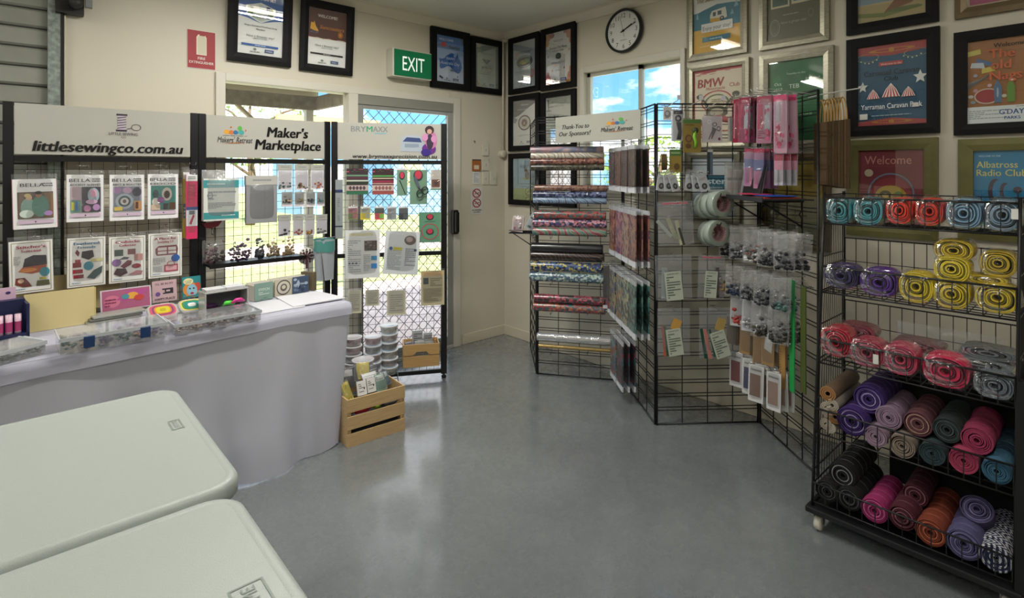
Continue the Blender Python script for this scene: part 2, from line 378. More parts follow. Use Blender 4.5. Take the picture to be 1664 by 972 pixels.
# window_1 in the right wall
d = bpy.data.objects.new('window_1', None); COL.objects.link(d); d['kind'] = 'structure'
f = MB(); a, b = wy
for (q0, q1, r0, r1) in ((a-.02, a+.015, WZ0+.01, WZ1+.02), (b-.015, b+.02, WZ0+.01, WZ1+.02)): f.box(-.02, .09, q0, q1, r0, r1, ALU)
f.box(-.018, .088, b+.02, a-.02, WZ1-.03, WZ1+.018, ALU).box(-.035, .09, b-.02, a+.02, WZ0-.03, WZ0+.01, ALU); f.build('window_frame', d, bevel=.003)
ym = -1.4276; SS = mat('#c9c6ba', .3, metal=.3)
for (y0_, y1_, xo) in ((a-.02, ym-.02, .03), (ym+.02, b+.02, .06)):
    f = MB(); f.box(xo, xo+.02, y0_-.03, y0_, WZ0, WZ1-.03, SS).box(xo, xo+.02, y1_, y1_+.03, WZ0, WZ1-.03, SS).box(xo, xo+.02, y1_, y0_, WZ0, WZ0+.03, SS).box(xo, xo+.02, y1_, y0_, WZ1-.06, WZ1-.03, SS)
    sf = f.build('sash', d); MB().box(xo+.008, xo+.012, y1_, y0_, WZ0, WZ1-.04, GLASS).build('pane', sf)

# ceiling battens
for i, (lx, ly, le) in enumerate(LAMPS):
    t = thing('ceiling_light', ['white fluorescent batten on the ceiling in front of the sliding door', 'white fluorescent batten on the ceiling above the roller door', 'white fluorescent batten on the ceiling between camera and rack wall', 'white fluorescent batten on the ceiling above the white folding tables', 'white fluorescent batten on the ceiling at the rear of the room'][i], 'light', (lx, ly, H))
    MB().box(-.62, .62, -.055, .055, -.05, 0, WHITE).build('housing', t, bevel=.006)
    b = MB(); b.tube([(-.58, -.025, -.075), (.58, -.025, -.075)], .013, mat('#fff8ea', .3, emit=9), 10).tube([(-.58, .025, -.075), (.58, .025, -.075)], .013, mat('#fff8ea', .3, emit=9), 10)
    b.box(-.61, -.58, -.045, .045, -.1, -.05, WHITE).box(.58, .61, -.045, .045, -.1, -.05, WHITE); b.build('tube', t)

# ---------------- outside ----------------
GRASS = mat('#a3b070', .9, var=.3, vscale=3); PATH = mat('#dcc6b8', .9, var=.12, vscale=5)
struct(MB().box(-12, 14, .12, 3.2, -.16, -.06, PATH), 'floor_outside')
gg = MB().box(-30, 40, 3.2, 40, -.2, -.1, GRASS).build('lawn'); tag(gg, 'sunlit green lawn outside beyond the sliding door', 'grass'); gg['kind'] = 'stuff'
tag(MB().box(-30, 40, 5.8, 8.2, -.1, -.08, PATH).build('footpath'), 'pale pink concrete footpath crossing the lawn outside', 'path')
gg = MB().box(.5, 40, -30, .1, -.2, -.1, GRASS).build('lawn'); tag(gg, 'green lawn outside the window in the rack wall', 'grass'); gg['kind'] = 'stuff'
# awning over the door
t = thing('awning', 'weathered awning frame outside above the fixed glass pane', 'awning', (0, 0, 0))
MB().box(-4.2, -1.38, .88, .93, 1.985, 2.13, mat('#8d8675', .7, var=.3, vscale=20)).build('fascia', t)
MB().box(-4.2, -1.36, .13, .88, 2.15, 2.17, mat('#9c9a8c', .7, var=.15)).build('roof_sheet', t)
MB().box(-4.2, -1.36, .86, .88, 2.10, 2.15, mat('#d2c9ae', .5)).build('lip', t)
MB().box(-1.38, -1.34, .13, .93, 1.99, 2.10, mat('#8d8675', .7, var=.3)).build('side_beam', t)
MB().box(-1.45, -1.39, .89, .95, -.06, 1.99, mat('#cfcabb', .5)).build('post', t)
MB().tube([(-2.0, .9, 1.99), (-1.42, .9, 1.45)], .018, mat('#d9cba8', .5), 6).build('brace', t)
MB().box(-1.34, -.2, 1.9, 1.96, 1.98, 2.04, mat('#e0c088', .5)).build('far_rail', t)
# blue cabins
def cabin(x0, x1, y, h, col, label):
    t = thing('cabin', label, 'building', (x0, y, -.1)); W_ = x1-x0
    MB().box(0, W_, 0, 3, 0, h, mat(col, .6, var=.05)).build('wall', t)
    MB().box(-.2, W_+.2, -.25, 3.2, h, h+.12, mat('#d7dce0', .5)).build('roof', t)
    n = max(1, int(W_/1.6))
    for i in range(n):
        xx = (i+.5)*W_/n
        f = MB().box(xx-.42, xx+.42, -.04, 0, 1.0, 1.95, mat('#eef0e8', .4)).build('window', t)
        MB().box(xx-.36, xx-.02, -.05, -.03, 1.06, 1.89, mat('#b9c78a', .2)).build('pane', f); MB().box(xx+.02, xx+.36, -.05, -.03, 1.06, 1.89, mat('#b9c78a', .2)).build('pane', f)
cabin(6.9, 13.5, 14, 3.0, '#7ea6d6', 'bright blue cabin with white windows across the lawn')
cabin(4.4, 5.1, 16, 3.2, '#8fb4da', 'light blue cabin partly hidden behind the maker signboard')
cabin(-9.0, -5.0, 19.0, 2.6, '#d8d9cf', 'pale grey cabin at the far left of the lawn')
b = MB(); b.lathe([(0, 0), (1.0, 0), (1.0, .3), (.9, .5), (0, .55)], mat('#f5b21c', .6), 20); o = b.build('sand_pit', loc=(-1.6, 8.9, -.1)); o.scale = (1.0, .6, .9); tag(o, 'low yellow covered sand pit on the lawn outside', 'play equipment')
def tree(x, y, h, r, label, n=1600, col='#5d7f2e'):
    t = thing('tree', label, 'tree', (x, y, -.1), 0); rnd = random.Random(int(x*10+y))
    b = MB(); BR = mat('#6b5a45', .9, bump=.4); b.tube([(0, 0, 0), (.08, 0, h*.3), (-.05, .05, h*.6), (0, 0, h*.85)], [.14, .11, .07, .03], BR, 7)
    for q in range(9):
        a = rnd.uniform(0, 2*PI); z = h*rnd.uniform(.35, .7); b.tube([(0, 0, z), (r*.45*math.cos(a), r*.45*math.sin(a), z+h*.14), (r*.8*math.cos(a), r*.8*math.sin(a), z+h*.2)], [.045, .03, .01], BR, 5)
    b.build('trunk', t)
    l = MB(); LM = [mat(col, .7, trans=.35), mat('#86a343', .7, trans=.35)]
    for q in range(n):
        a = rnd.uniform(0, 2*PI); e = rnd.uniform(-1, 1); rr = r*(rnd.uniform(.25, 1)**.5)
        p = Vector((rr*math.cos(a)*math.sqrt(1-e*e), rr*math.sin(a)*math.sqrt(1-e*e), h*.72+e*h*.30))
        if noise.noise(p*1.6) < -.12: continue
        u = Vector((rnd.uniform(-1, 1), rnd.uniform(-1, 1), rnd.uniform(-1, 1))).normalized(); v = u.orthogonal().normalized(); s = rnd.uniform(.04, .085)
        l.poly([p-u*s, p+v*s*.5, p+u*s, p-v*s*.5], LM[q % 2])
    l.build('foliage', t, kind='stuff')
tree(-.9, 10.2, 4.6, 1.6, 'open leafy gum tree seen past the awning post', 1500)
tree(-5.4, 12, 4.6, 2.0, 'dense tree at the far left beyond the lawn', 1500)
tree(1.9, 13.5, 4.2, 2.0, 'round green tree left of the light blue cabin', 1800)
tree(7.5, 3.2, 2.3, 1.6, 'low bushy tree outside the rack wall window, left one', 1700, '#7d9a3a')
tree(8.0, -.7, 2.15, 1.6, 'low bushy tree outside the rack wall window, right one', 1700, '#7d9a3a')
# ================= framed posters =================
FR_BLACK = mat('#0a0a0c', .6, spec=.25); FR_SIL = mat('#96927f', .34, metal=.5, var=.22, vscale=30, stretch=(1, 1, 6)); FR_OL = mat('#6d6a3e', .35, metal=.3, var=.12, vscale=14); FR_BRZ = mat('#6a5a3e', .35, metal=.4, var=.15, vscale=20)
DK = '#1d2126'
def frame(pl, x0, x1, y0, y1, fm_, bw, ops, label, bg='#eef0ec', tilt=0, dp=.028, mount=None):
    ym_ = (y0+y1)/2; sa = pl.hit(x0, ym_)[0]; sb_ = pl.hit(x1, ym_)[0]; xm = (x0+x1)/2
    z1 = pl.hit(xm, y0)[1]; z0 = pl.hit(xm, y1)[1]; W_ = sb_-sa; h = z1-z0; q = (sa+sb_)/2
    t = thing('picture_frame', label, 'framed poster', pl.W(q, z0, .003), (tilt, 0, pl.a), None)
    x = W_/2; b = MB()
    # mitred moulding
    o = [(-x, 0), (x, 0), (x, h), (-x, h)]; i_ = [(-x+bw, bw), (x-bw, bw), (x-bw, h-bw), (-x+bw, h-bw)]
    vs = [(a, -dp*.93, c) for a, c in o]+[((a+c2_)/2, -dp, (c+d2_)/2) for (a, c), (c2_, d2_) in zip(o, i_)]+[(a, -dp*.88, c) for a, c in i_]+[(a, 0, c) for a, c in o]+[(a, -.004, c) for a, c in i_]
    fs = []
    for k in range(4):
        n = (k+1) % 4; fs += [(k, n, 4+n, 4+k), (4+k, 4+n, 8+n, 8+k), (12+k, 12+n, n, k), (8+k, 8+n, 16+n, 16+k)]
    b.add(vs, fs, fm_).build('moulding', t)
    p = MB(); w2, h2 = W_-2*bw, h-2*bw; p.box(-w2/2, w2/2, -.006, -.001, bw, h-bw, mat(bg, .5)); layers(p, w2, h2, ops, -.0064, 0, bw); p.build('poster', t)
    MB().box(-w2/2, w2/2, -dp*.5-.0005, -dp*.5+.0005, bw, h-bw, GLASSF).build('glass', t)
    return t
GLASSF = film('frame_glass', '#ffffff', .0, .02, .02, 0)
def welcome(bgc, tcol, name, ncol, extra=()):
    return list(extra)
foot = [('e', .38, .085, .035, .02, '#8a8f88'), ('lines', .28, .03, .5, .06, 1, '#8a8f88'), ('r', .6, .05, .8, .1, '#24427c'), ('t', 'PARKS', .7, .072, .035, '#e8eef8', .17)]
frame(BACK, 368, 470.5, -26, 104, FR_BLACK, .055, [('r', 0, .58, 1, 1, '#2b62a8'), ('p', [(0, .58), (.2, .56), (.35, .53), (.5, .5), (.65, .53), (.8, .56), (1, .58), (1, .62), (0, .62)], '#2b62a8'),
  ('p', [(.17, .75), (.2, .6), (.5, .5), (.8, .6), (.83, .75), (.5, .82)], '#dfe6e0'), ('p', [(.2, .73), (.23, .62), (.5, .53), (.77, .62), (.8, .73), (.5, .8)], '#c9d4c6'), ('e', .27, .68, .07, .07, '#3e6b3a'), ('e', .72, .68, .07, .07, '#3e6b3a'), ('r', .3, .58, .7, .63, '#6a7f9a'),
  ('blobs', .3, .56, .7, .68, 9, ['#3a4b78', '#e8eee8', '#5d7f4a', '#2f3b52', '#b5b04a']), ('r', .34, .7, .46, .78, '#f0f2ee'), ('r', .48, .7, .6, .78, '#d8e0ea'), ('r', .62, .69, .7, .77, '#2d4678'),
  ('t', 'WELCOME!', .5, .89, .085, '#f4f6f6', .8, .02), ('tf', 'Abington Recreational Motorhome Group', .5, .45, .035, '#2d3138', .72, .02), ('t', 'Members', .5, .4, .035, '#2d3138', .3, .02), ('t', 'Have a fantastic stay!', .5, .29, .05, '#4a4d50', .7, .0, .35), ('ring', .5, .255, .16, .006, .4, '#777b7c'), ('r', .09, .13, .9, .165, '#2b62a8'), ('lines', .38, .135, .62, .16, 1, '#cfe0f4')]+foot,
  'black framed welcome poster with blue top and white lower half, left of the brown one', tilt=math.radians(4.6))
frame(BACK, 485, 570, 6, 119, FR_BLACK, .05, [('r', 0, .49, 1, 1, '#5a3430'), ('p', [(0, .49), (.12, .475), (.25, .49), (.4, .47), (.55, .49), (.7, .475), (.85, .5), (1, .48), (1, .53), (0, .53)], '#5a3430'), ('r', 0, .476, 1, .482, '#c98a3a'), ('t', 'WELCOME!', .5, .87, .075, '#f2eee8', .5, .02),
  ('p', [(.06, .62), (.08, .74), (.14, .73), (.16, .77), (.2, .68), (.26, .62), (.27, .59), (.16, .6)], '#e8b23a'), ('t', 'Suncoasters', .62, .68, .095, '#d98f35', .72, .01, .3), ('e', .84, .585, .04, .035, '#d98f35'), ('ring', .84, .585, .065, .055, .18, '#d98f35'), ('ring', .16, .57, .1, .015, .3, '#6d7fb4'),
  ('t', 'Have a fantastic stay!', .5, .35, .052, '#4a4d50', .72, 0, .35), ('ring', .5, .31, .15, .006, .4, '#777b7c'), ('r', .08, .185, .92, .215, '#171717'), ('lines', .4, .188, .6, .21, 1, '#d8d8d8')]+foot,
  'black framed welcome poster with brown band and small orange map', tilt=math.radians(4.6))
AUS = [(.10, .48), (.13, .40), (.12, .30), (.16, .26), (.27, .28), (.36, .32), (.46, .34), (.54, .31), (.60, .26), (.70, .22), (.80, .20), (.87, .24), (.93, .34), (.91, .43), (.85, .50), (.80, .55), (.77, .64), (.74, .60), (.72, .56), (.66, .53), (.62, .56), (.64, .61), (.56, .63), (.50, .62), (.44, .58), (.36, .56), (.30, .50), (.20, .47)]
AUS = [(a, b+.02) for a, b in AUS]
frame(BACK, 698, 760.5, 49, 145.5, FR_BLACK, .055, [('r', 0, .0, 1, 1, '#cfdcf0'), ('r', 0, .45, 1, 1, '#a9c4e8'), ('r', 0, .72, 1, 1, '#5f97d8'), ('r', 0, .85, 1, 1, '#2f78c8'), ('p', [(.86, 1), (1, .84), (1, 1)], '#39465c'), ('tf', 'WELCOME', .36, .915, .075, '#e6eefc', .52, .02), ('e', .27, .81, .1, .055, '#e2493c'), ('ring', .28, .775, .24, .02, .25, '#7e3c4a'), ('t', 'Sunrise', .66, .775, .095, '#20252e', .55, .035), ('lines', .64, .71, .86, .735, 1, '#49525e'),
  ('p', AUS, '#2a6fc0'), ('p', [(.74, .13), (.80, .13), (.77, .18)], '#2a6fc0'), ('t', 'HAPPY', .52, .52, .075, '#eef4ff', .42, .02), ('t', 'Australia Day', .5, .42, .095, '#e0ebfb', .7, .01, .3), ('t', '10a.m.', .62, .27, .07, '#2a2e34', .4, .02), ('p', [(.1, .1), (.23, .06), (.24, .1), (.12, .14)], '#34406a')]+foot,
  'black framed blue poster showing a map of Australia beside the green exit sign')
frame(BACK, 763, 815.5, 64, 152.5, FR_BLACK, .05, [('t', 'Welcome!', .53, .8, .09, '#5c6660', .7, .0, .35), ('p', [(.3, .66), (.68, .66), (.5, .54)], '#59605c'), ('e', .49, .63, .05, .03, '#9fa8a0'), ('t', 'Jb Friends', .5, .47, .075, '#454c4c', .55, .01), ('tf', 'enjoy your wonderful stay', .5, .32, .035, '#4d5553', .65, .01), ('lines', .33, .25, .67, .27, 1, '#8c9490'), ('e', .1, .9, .03, .03, '#9fb096'), ('e', .06, .94, .03, .02, '#8ca284'), ('e', .08, .12, .03, .02, '#c2b26a'), ('e', .14, .07, .03, .02, '#a5a35e'), ('e', .92, .1, .03, .02, '#a5b08e')]+foot,
  'black framed pale green welcome poster nearest the corner on the door wall', bg='#c9d3c4')
# right wall, by the corner
frame(RIGHT, 829.5, 879, 58, 151, FR_BLACK, .045, [('t', 'Welcome!', .5, .77, .1, '#3e4a66', .75, 0, .35), ('ring', .5, .56, .34, .13, .12, '#4a5148'), ('e', .5, .56, .29, .1, '#3d4438'), ('e', .45, .55, .18, .05, '#c9bd62'), ('e', .6, .57, .13, .045, '#6d9a5c'), ('e', .17, .74, .1, .035, '#e0b6b4'), ('e', .12, .66, .12, .03, '#d8c4c6'), ('tf', 'Queensland Motorhome Club', .5, .36, .035, '#4c5356', .7, .01), ('lines', .32, .31, .68, .33, 1, '#868c8e'), ('e', .86, .3, .07, .07, '#dba9a6'), ('e', .82, .22, .07, .035, '#d89c9a')]+foot,
  'black framed poster with an oval green badge, top left one by the corner', bg='#ccd9dc')
leaf = [('e', .08, .93, .12, .07, '#d9883a'), ('e', .24, .95, .1, .05, '#b8473a'), ('e', .05, .82, .08, .07, '#e0a04c'), ('e', .9, .92, .12, .09, '#d9823a'), ('e', .76, .97, .08, .03, '#c0503c'), ('e', .95, .8, .06, .07, '#c8563e'), ('e', .08, .1, .12, .09, '#cc4f3f'), ('e', .2, .04, .12, .04, '#d06a4a'), ('e', .93, .12, .1, .1, '#c2543f'), ('e', .86, .05, .12, .04, '#d98a4e'), ('e', .1, .2, .05, .05, '#d8744a'), ('e', .95, .25, .05, .06, '#d36a52'), ('e', .9, .62, .03, .025, '#d69a3c'), ('e', .1, .55, .025, .02, '#8a6a9a'), ('e', .27, .26, .025, .025, '#c86a3a'), ('e', .72, .29, .025, .02, '#c0503c')]
frame(RIGHT, 882, 938, 42.5, 145, FR_BLACK, .045, leaf+[('t', 'WELCOME', .5, .83, .05, '#8a8d90', .4), ('tf', 'Bundys Dry River', .5, .7, .07, '#2b2f34', .66, .02), ('t', 'Probus Club', .5, .64, .055, '#2b2f34', .42, .02), ('e', .5, .53, .1, .06, '#6f8068'), ('ring', .5, .53, .1, .06, .3, '#3f5c46'), ('lines', .24, .39, .76, .43, 2, '#8c9092'), ('lines', .4, .25, .6, .27, 1, '#6c7072')]+foot,
  'black framed poster bordered with orange autumn leaves, right of the oval badge poster')
frame(RIGHT, 829.5, 879, 154, 245, FR_BLACK, .045, [('p', [(0, .62), (.3, .68), (.6, .8), (1, .93), (1, 1), (0, 1)], '#55585e'), ('p', [(0, .52), (.1, .5), (.2, .58), (0, .66)], '#8a8d92'), ('t', 'Welcome', .5, .9, .06, '#e4e4e4', .4), ('tf', 'Brisbane North Vintage', .52, .8, .04, '#d8d8d8', .6), ('ring', .5, .5, .27, .17, .2, '#45302a'), ('e', .5, .5, .18, .115, '#d9cfc2'), ('e', .5, .5, .12, .08, '#6d3f2c'), ('t', 'B', .5, .49, .09, '#e8dcc8', None, .03), ('lines', .25, .2, .75, .24, 2, '#8a8d8f')]+foot,
  'black framed poster with a dark round badge, second one down by the corner')
frame(RIGHT, 882, 938, 148, 244, FR_BLACK, .045, [('t', 'WELCOME!', .52, .81, .055, '#5d635f', .5), ('p', [(.06, .95), (.1, .7), (.13, .7), (.12, .95)], '#59635c'), ('e', .2, .88, .12, .015, '#6a756a'), ('e', .22, .8, .1, .015, '#6a756a'), ('e', .12, .72, .1, .02, '#6a756a'), ('p', [(.3, .6), (.36, .5), (.42, .52), (.36, .62)], '#41484c'), ('t', 'Murphy\'s', .62, .58, .09, '#3c4246', .6, 0, .3), ('lines', .25, .4, .8, .45, 2, '#888')]+foot,
  'black framed grey green welcome poster partly behind the sponsor banner', bg='#c3c9bd')
frame(RIGHT, 829.5, 879, 249, 333.5, FR_BLACK, .045, [('r', 0, 0, 1, .22, '#a9c46a'), ('e', .5, .2, .7, .08, '#b6cd78'), ('t', 'WELCOME!', .6, .8, .1, '#3b7ba8', .8, .03), ('e', .62, .52, .2, .04, '#b9c077'), ('e', .62, .6, .1, .1, '#6e5a4c'), ('e', .58, .7, .05, .05, '#7b6658'), ('tf', 'Have a great stay', .6, .4, .05, '#4d7f9c', .6), ('lines', .35, .3, .85, .34, 1, '#6d8fa4')],
  'black framed pale blue poster with a small brown animal above the wire shelf', bg='#aed2e2')
frame(RIGHT, 882, 938, 249, 336, FR_BLACK, .045, [('e', .45, .5, .25, .2, '#b98c7a'), ('e', .5, .62, .15, .12, '#c9a48c'), ('t', 'WELCOME', .5, .85, .07, '#666', .6), ('lines', .2, .15, .8, .25, 3, '#999')],
  'black framed poster seen behind the gridwall and vinyl rolls', bg='#d4cfc6')
# silver frames
frame(RIGHT, 1119.5, 1217, -58, 93.5, FR_SIL, .04, [('r', 0, .0, 1, .30, '#e0b231'), ('r', 0, .30, 1, .52, '#2a7f97'), ('p', [(0, .50), (.2, .54), (.5, .585), (.8, .57), (1, .55), (1, .5), (0, .5)], '#2a7f97'), ('e', .14, .88, .085, .06, '#2f8e6e'), ('lines', .34, .84, .9, .9, 2, '#5a6168'), ('t', 'welcomes', .5, .77, .05, '#3b4148', .3), ('tf', 'The Suncoast Clowns', .5, .67, .085, '#b48a3a', .86, .02),
  ('p', [(.36, .38), (.36, .46), (.4, .51), (.68, .53), (.7, .47), (.71, .40), (.62, .385)], '#e9e6da'), ('p', [(.36, .38), (.36, .42), (.56, .41), (.57, .37), (.48, .36)], '#dcae3a'), ('r', .42, .44, .48, .49, '#3b5a63'), ('r', .52, .445, .6, .495, '#3b5a63'), ('e', .61, .4, .045, .025, '#20242a'), ('e', .61, .4, .02, .012, '#c8c8c8'), ('p', [(.06, .44), (.12, .44), (.09, .54)], '#8fc0cb'), ('p', [(.85, .5), (.95, .51), (.9, .58)], '#8fc0cb'), ('p', [(.78, .42), (.86, .42), (.82, .49)], '#8fc0cb'),
  ('r', .18, .255, .83, .365, '#e8e9e4'), ('tf', 'Enjoy your stay!', .5, .305, .075, '#59605e', .58, .005), ('r', .2, .135, .78, .195, '#2a7f97'), ('lines', .36, .15, .62, .18, 1, '#bcdde4'), ('lines', .15, .07, .85, .095, 1, '#f1d98a')],
  'silver framed poster with a yellow and white caravan and the words enjoy your stay')
frame(RIGHT, 1236.5, 1350, -58, 74.5, FR_SIL, .045, [('r', .06, .5, .42, .98, '#d8d0b4'), ('r', .09, .53, .39, .7, '#57705f'), ('r', .09, .75, .39, .95, '#3e5a4a'), ('r', .46, .52, .96, .98, '#d8d0b4'), ('r', .5, .56, .92, .74, '#3a6f86'), ('e', .65, .62, .12, .06, '#2c4438'), ('r', .5, .78, .92, .95, '#4d6b4c'), ('blobs', .5, .56, .92, .62, 6, ['#28403a', '#35503e']), ('blobs', .09, .55, .39, .6, 5, ['#39503f', '#6c8a7a']),
  ('ring', .14, .2, .1, .13, .1, '#a3a592'), ('ring', .14, .2, .075, .1, .1, '#8c8f7c'), ('lines', .3, .36, .6, .39, 1, '#b9baa6'), ('t', 'Have a great stay', .5, .26, .06, '#b9baa6', .5, 0, .3), ('ring', .82, .34, .05, .06, .1, '#9a9c86')],
  'silver framed dark olive poster with small landscape photographs', bg='#64674f')
frame(RIGHT, 1119.5, 1220, 101, 243, FR_SIL, .04, [('r', .03, .0, .97, .97, '#e2d8bf'), ('blobs', 0, .93, 1, .99, 9, ['#c94f52', '#b8484c']), ('tf', 'BMW', .36, .82, .17, '#a5423f', .54, .03, .1), ('t', 'Club', .83, .765, .075, '#b0564e', .25, .01), ('t', 'Motorcycle', .45, .74, .06, '#b0564e', .5, .0, .3), ('ring', .48, .56, .32, .15, .1, '#b4504c'), ('ring', .48, .54, .25, .12, .14, '#6f7e5a'), ('e', .48, .52, .16, .06, '#c9b998'), ('lines', .38, .55, .6, .6, 2, '#8c8a5a'), ('e', .14, .64, .075, .035, '#55563f'), ('e', .86, .64, .075, .035, '#55563f'), ('p', [(.14, .62), (.3, .5), (.32, .52), (.17, .64)], '#5d5c44'), ('p', [(.86, .62), (.68, .5), (.66, .52), (.83, .64)], '#5d5c44'), ('e', .48, .42, .22, .08, '#5d5c44'), ('e', .48, .42, .14, .05, '#b9ae92'), ('p', [(.05, .3), (.5, .38), (.95, .3), (.95, .22), (.5, .3), (.05, .22)], '#b4504c'), ('lines', .15, .08, .85, .18, 3, '#b4504c')],
  'silver framed cream and red poster reading BMW with a front view of a motorbike', bg='#bf4a50')
frame(RIGHT, 1237, 1357, 83, 243, FR_SIL, .05, [('blobs', .0, .1, 1, .9, 14, ['#2c7044', '#388450', '#2f7a49']), ('tf', 'Tuesday to the', .5, .84, .035, '#c2dcc4', .34), ('t', 'Oct', .17, .72, .055, '#e4f2e4', .2), ('t', '2017', .17, .65, .055, '#e4f2e4', .2), ('t', 'TEB', .47, .68, .075, '#e4f2e4', .2), ('t', 'Queensland', .8, .76, .04, '#e4f2e4', .25), ('t', 'Event', .8, .71, .04, '#e4f2e4', .2), ('lines', .2, .3, .8, .4, 2, '#9cc8a2')],
  'silver framed green poster behind the pink packs', bg='#2f7648')
frame(RIGHT, 1118, 1205, 247, 360, FR_SIL, .035, [('r', 0, .47, 1, .7, '#2f6f80'), ('tf', 'Eastern', .52, .6, .15, '#d8e8ea', .8, .03), ('t', 'Wanderers', .5, .49, .075, '#c9dfe2', .6, .01), ('r', 0, .3, 1, .45, '#cdd8da'), ('r', 0, 0, 1, .3, '#b4c8d0')],
  'silver framed white and teal poster reading Eastern behind the gridwall', bg='#d4dde0')
frame(RIGHT, 1237, 1352, 250, 404, FR_BRZ, .04, [('r', .0, .55, 1, 1, '#c9b24a'), ('e', .7, .7, .3, .2, '#b3a04a'), ('r', 0, 0, 1, .2, '#7c7d5c'), ('lines', .1, .3, .9, .5, 4, '#6a6a4a')],
  'bronze framed yellow poster low behind the wire shelf of folders', bg='#9c9a72')
frame(RIGHT, 1378, 1527, -72, 47, FR_BLACK, .05, [('r', 0, 0, 1, 1, '#cbb98a'), ('r', 0, .35, .7, 1, '#8fa6b4'), ('p', [(0, .34), (.6, .3), (1, .42), (1, 0), (0, 0)], '#b8a878'), ('p', [(.38, .12), (.55, .35), (.62, .55), (.85, .6), (.95, .4), (.8, .25), (.62, .2), (.45, .08)], '#8a5d3c'), ('p', [(.0, .12), (.4, .06), (.9, .14), (.9, .2), (.4, .14), (0, .2)], '#7f8a4a'), ('e', .7, .16, .25, .04, '#6f7a44')],
  'black framed poster with a brown bird, top of the black framed column')
STAR = lambda cx, cy, r: [(cx+(r if k % 2 == 0 else r*.45)*math.sin(PI*k/5), cy+(r if k % 2 == 0 else r*.45)*math.cos(PI*k/5)*.85) for k in range(10)]
def tent(cx, z, w, h):
    L = [('p', [(cx-w/2, z), (cx-w*.3, z+h*.55), (cx, z+h), (cx+w*.3, z+h*.55), (cx+w/2, z)], '#efe9e0')]
    for k in range(-2, 3):
        a = k*.2*w; L.append(('p', [(cx+a-w*.045, z), (cx+a+w*.045, z), (cx+a*.55+w*.025, z+h*.55), (cx+a*.1, z+h*.9), (cx+a*.55-w*.025, z+h*.55)], '#c23b42'))
    return L
frame(RIGHT, 1378, 1528.5, 55, 219, FR_BLACK, .05, [('p', [(0, .9), (.2, .88), (.5, .86), (.8, .88), (1, .9), (1, 1), (0, 1)], '#b5484c'), ('p', [(0, .05), (.5, .09), (1, .05), (1, 0), (0, 0)], '#b5484c'), ('ring', .5, .93, .34, .025, .3, '#c8913e'), ('e', .5, .93, .04, .03, '#c8913e'), ('ring', .5, .045, .3, .02, .3, '#c8913e'), ('e', .5, .045, .04, .025, '#c8913e'),
  ('ring', .15, .86, .17, .05, .06, '#a9b18a'), ('ring', .85, .86, .17, .05, .06, '#a9b18a')]+[('e', .05+.06*k, .82-.03*math.sin(k*.8), .012, .009, '#e0dba4') for k in range(5)]+[('e', .68+.06*k, .83-.03*math.sin(k*.8), .012, .009, '#e0dba4') for k in range(5)]+
  [('r', .32, .735, .67, .785, '#c24a4c'), ('t', 'Welcome to the', .5, .757, .035, '#f0e2d8', .3), ('tf', 'Carousel Caravan', .5, .655, .095, '#12233a', .80, .01), ('t', 'Club', .5, .575, .08, '#12233a', None, .01), ('p', STAR(.08, .49, .085), '#dfe2dc'), ('p', STAR(.91, .56, .1), '#dfe2dc')]+tent(.5, .345, .26, .17)+tent(.24, .335, .19, .12)+tent(.75, .335, .19, .12)+
  [('tf', 'BLACKBUTT   SHOWGROUND', .52, .3, .04, '#24506a', .7, 0), ('tf', 'Yarraman Caravan Park', .5, .235, .09, '#f0f2ee', .88, .008), ('lines', .3, .19, .7, .2, 1, '#a9c0c8'), ('p', [(.8, .2), (.82, .25), (.88, .25), (.9, .2)], '#d8d4cc'), ('r', .04, .08, .16, .15, '#d8d8ce'), ('lines', .22, .11, .8, .13, 1, '#9fb8bc')],
  'black framed blue and red circus poster reading Carousel Caravan Club', bg='#2b5f7e')
frame(RIGHT, 1378, 1526, 226, 386, FR_OL, .055, [('tf', 'Welcome', .45, .87, .16, '#d49488', .72, .006), ('lines', .2, .77, .8, .8, 1, '#8e4a50'), ('ring', .5, .42, .36, .28, .07, '#7c8fa4'), ('e', .5, .42, .3, .22, '#a2424a'), ('e', .5, .4, .24, .14, '#c9a83e'), ('e', .42, .42, .09, .05, '#5d5a2c'), ('e', .62, .41, .07, .05, '#6a9a44'), ('e', .42, .4, .05, .03, '#d8c06a'), ('e', .16, .7, .07, .05, '#cfc3a4'), ('lines', .1, .05, .9, .14, 2, '#8e4a50')],
  'olive framed dull red welcome poster with an oval yellow scene', bg='#8a3c45')
frame(RIGHT, 1553, 1690, -95, 22, FR_BRZ, .045, [('r', .04, .04, .96, .96, '#b8527c')], 'bronze framed pink poster at the top right corner of the photograph', bg='#d8c8a8')
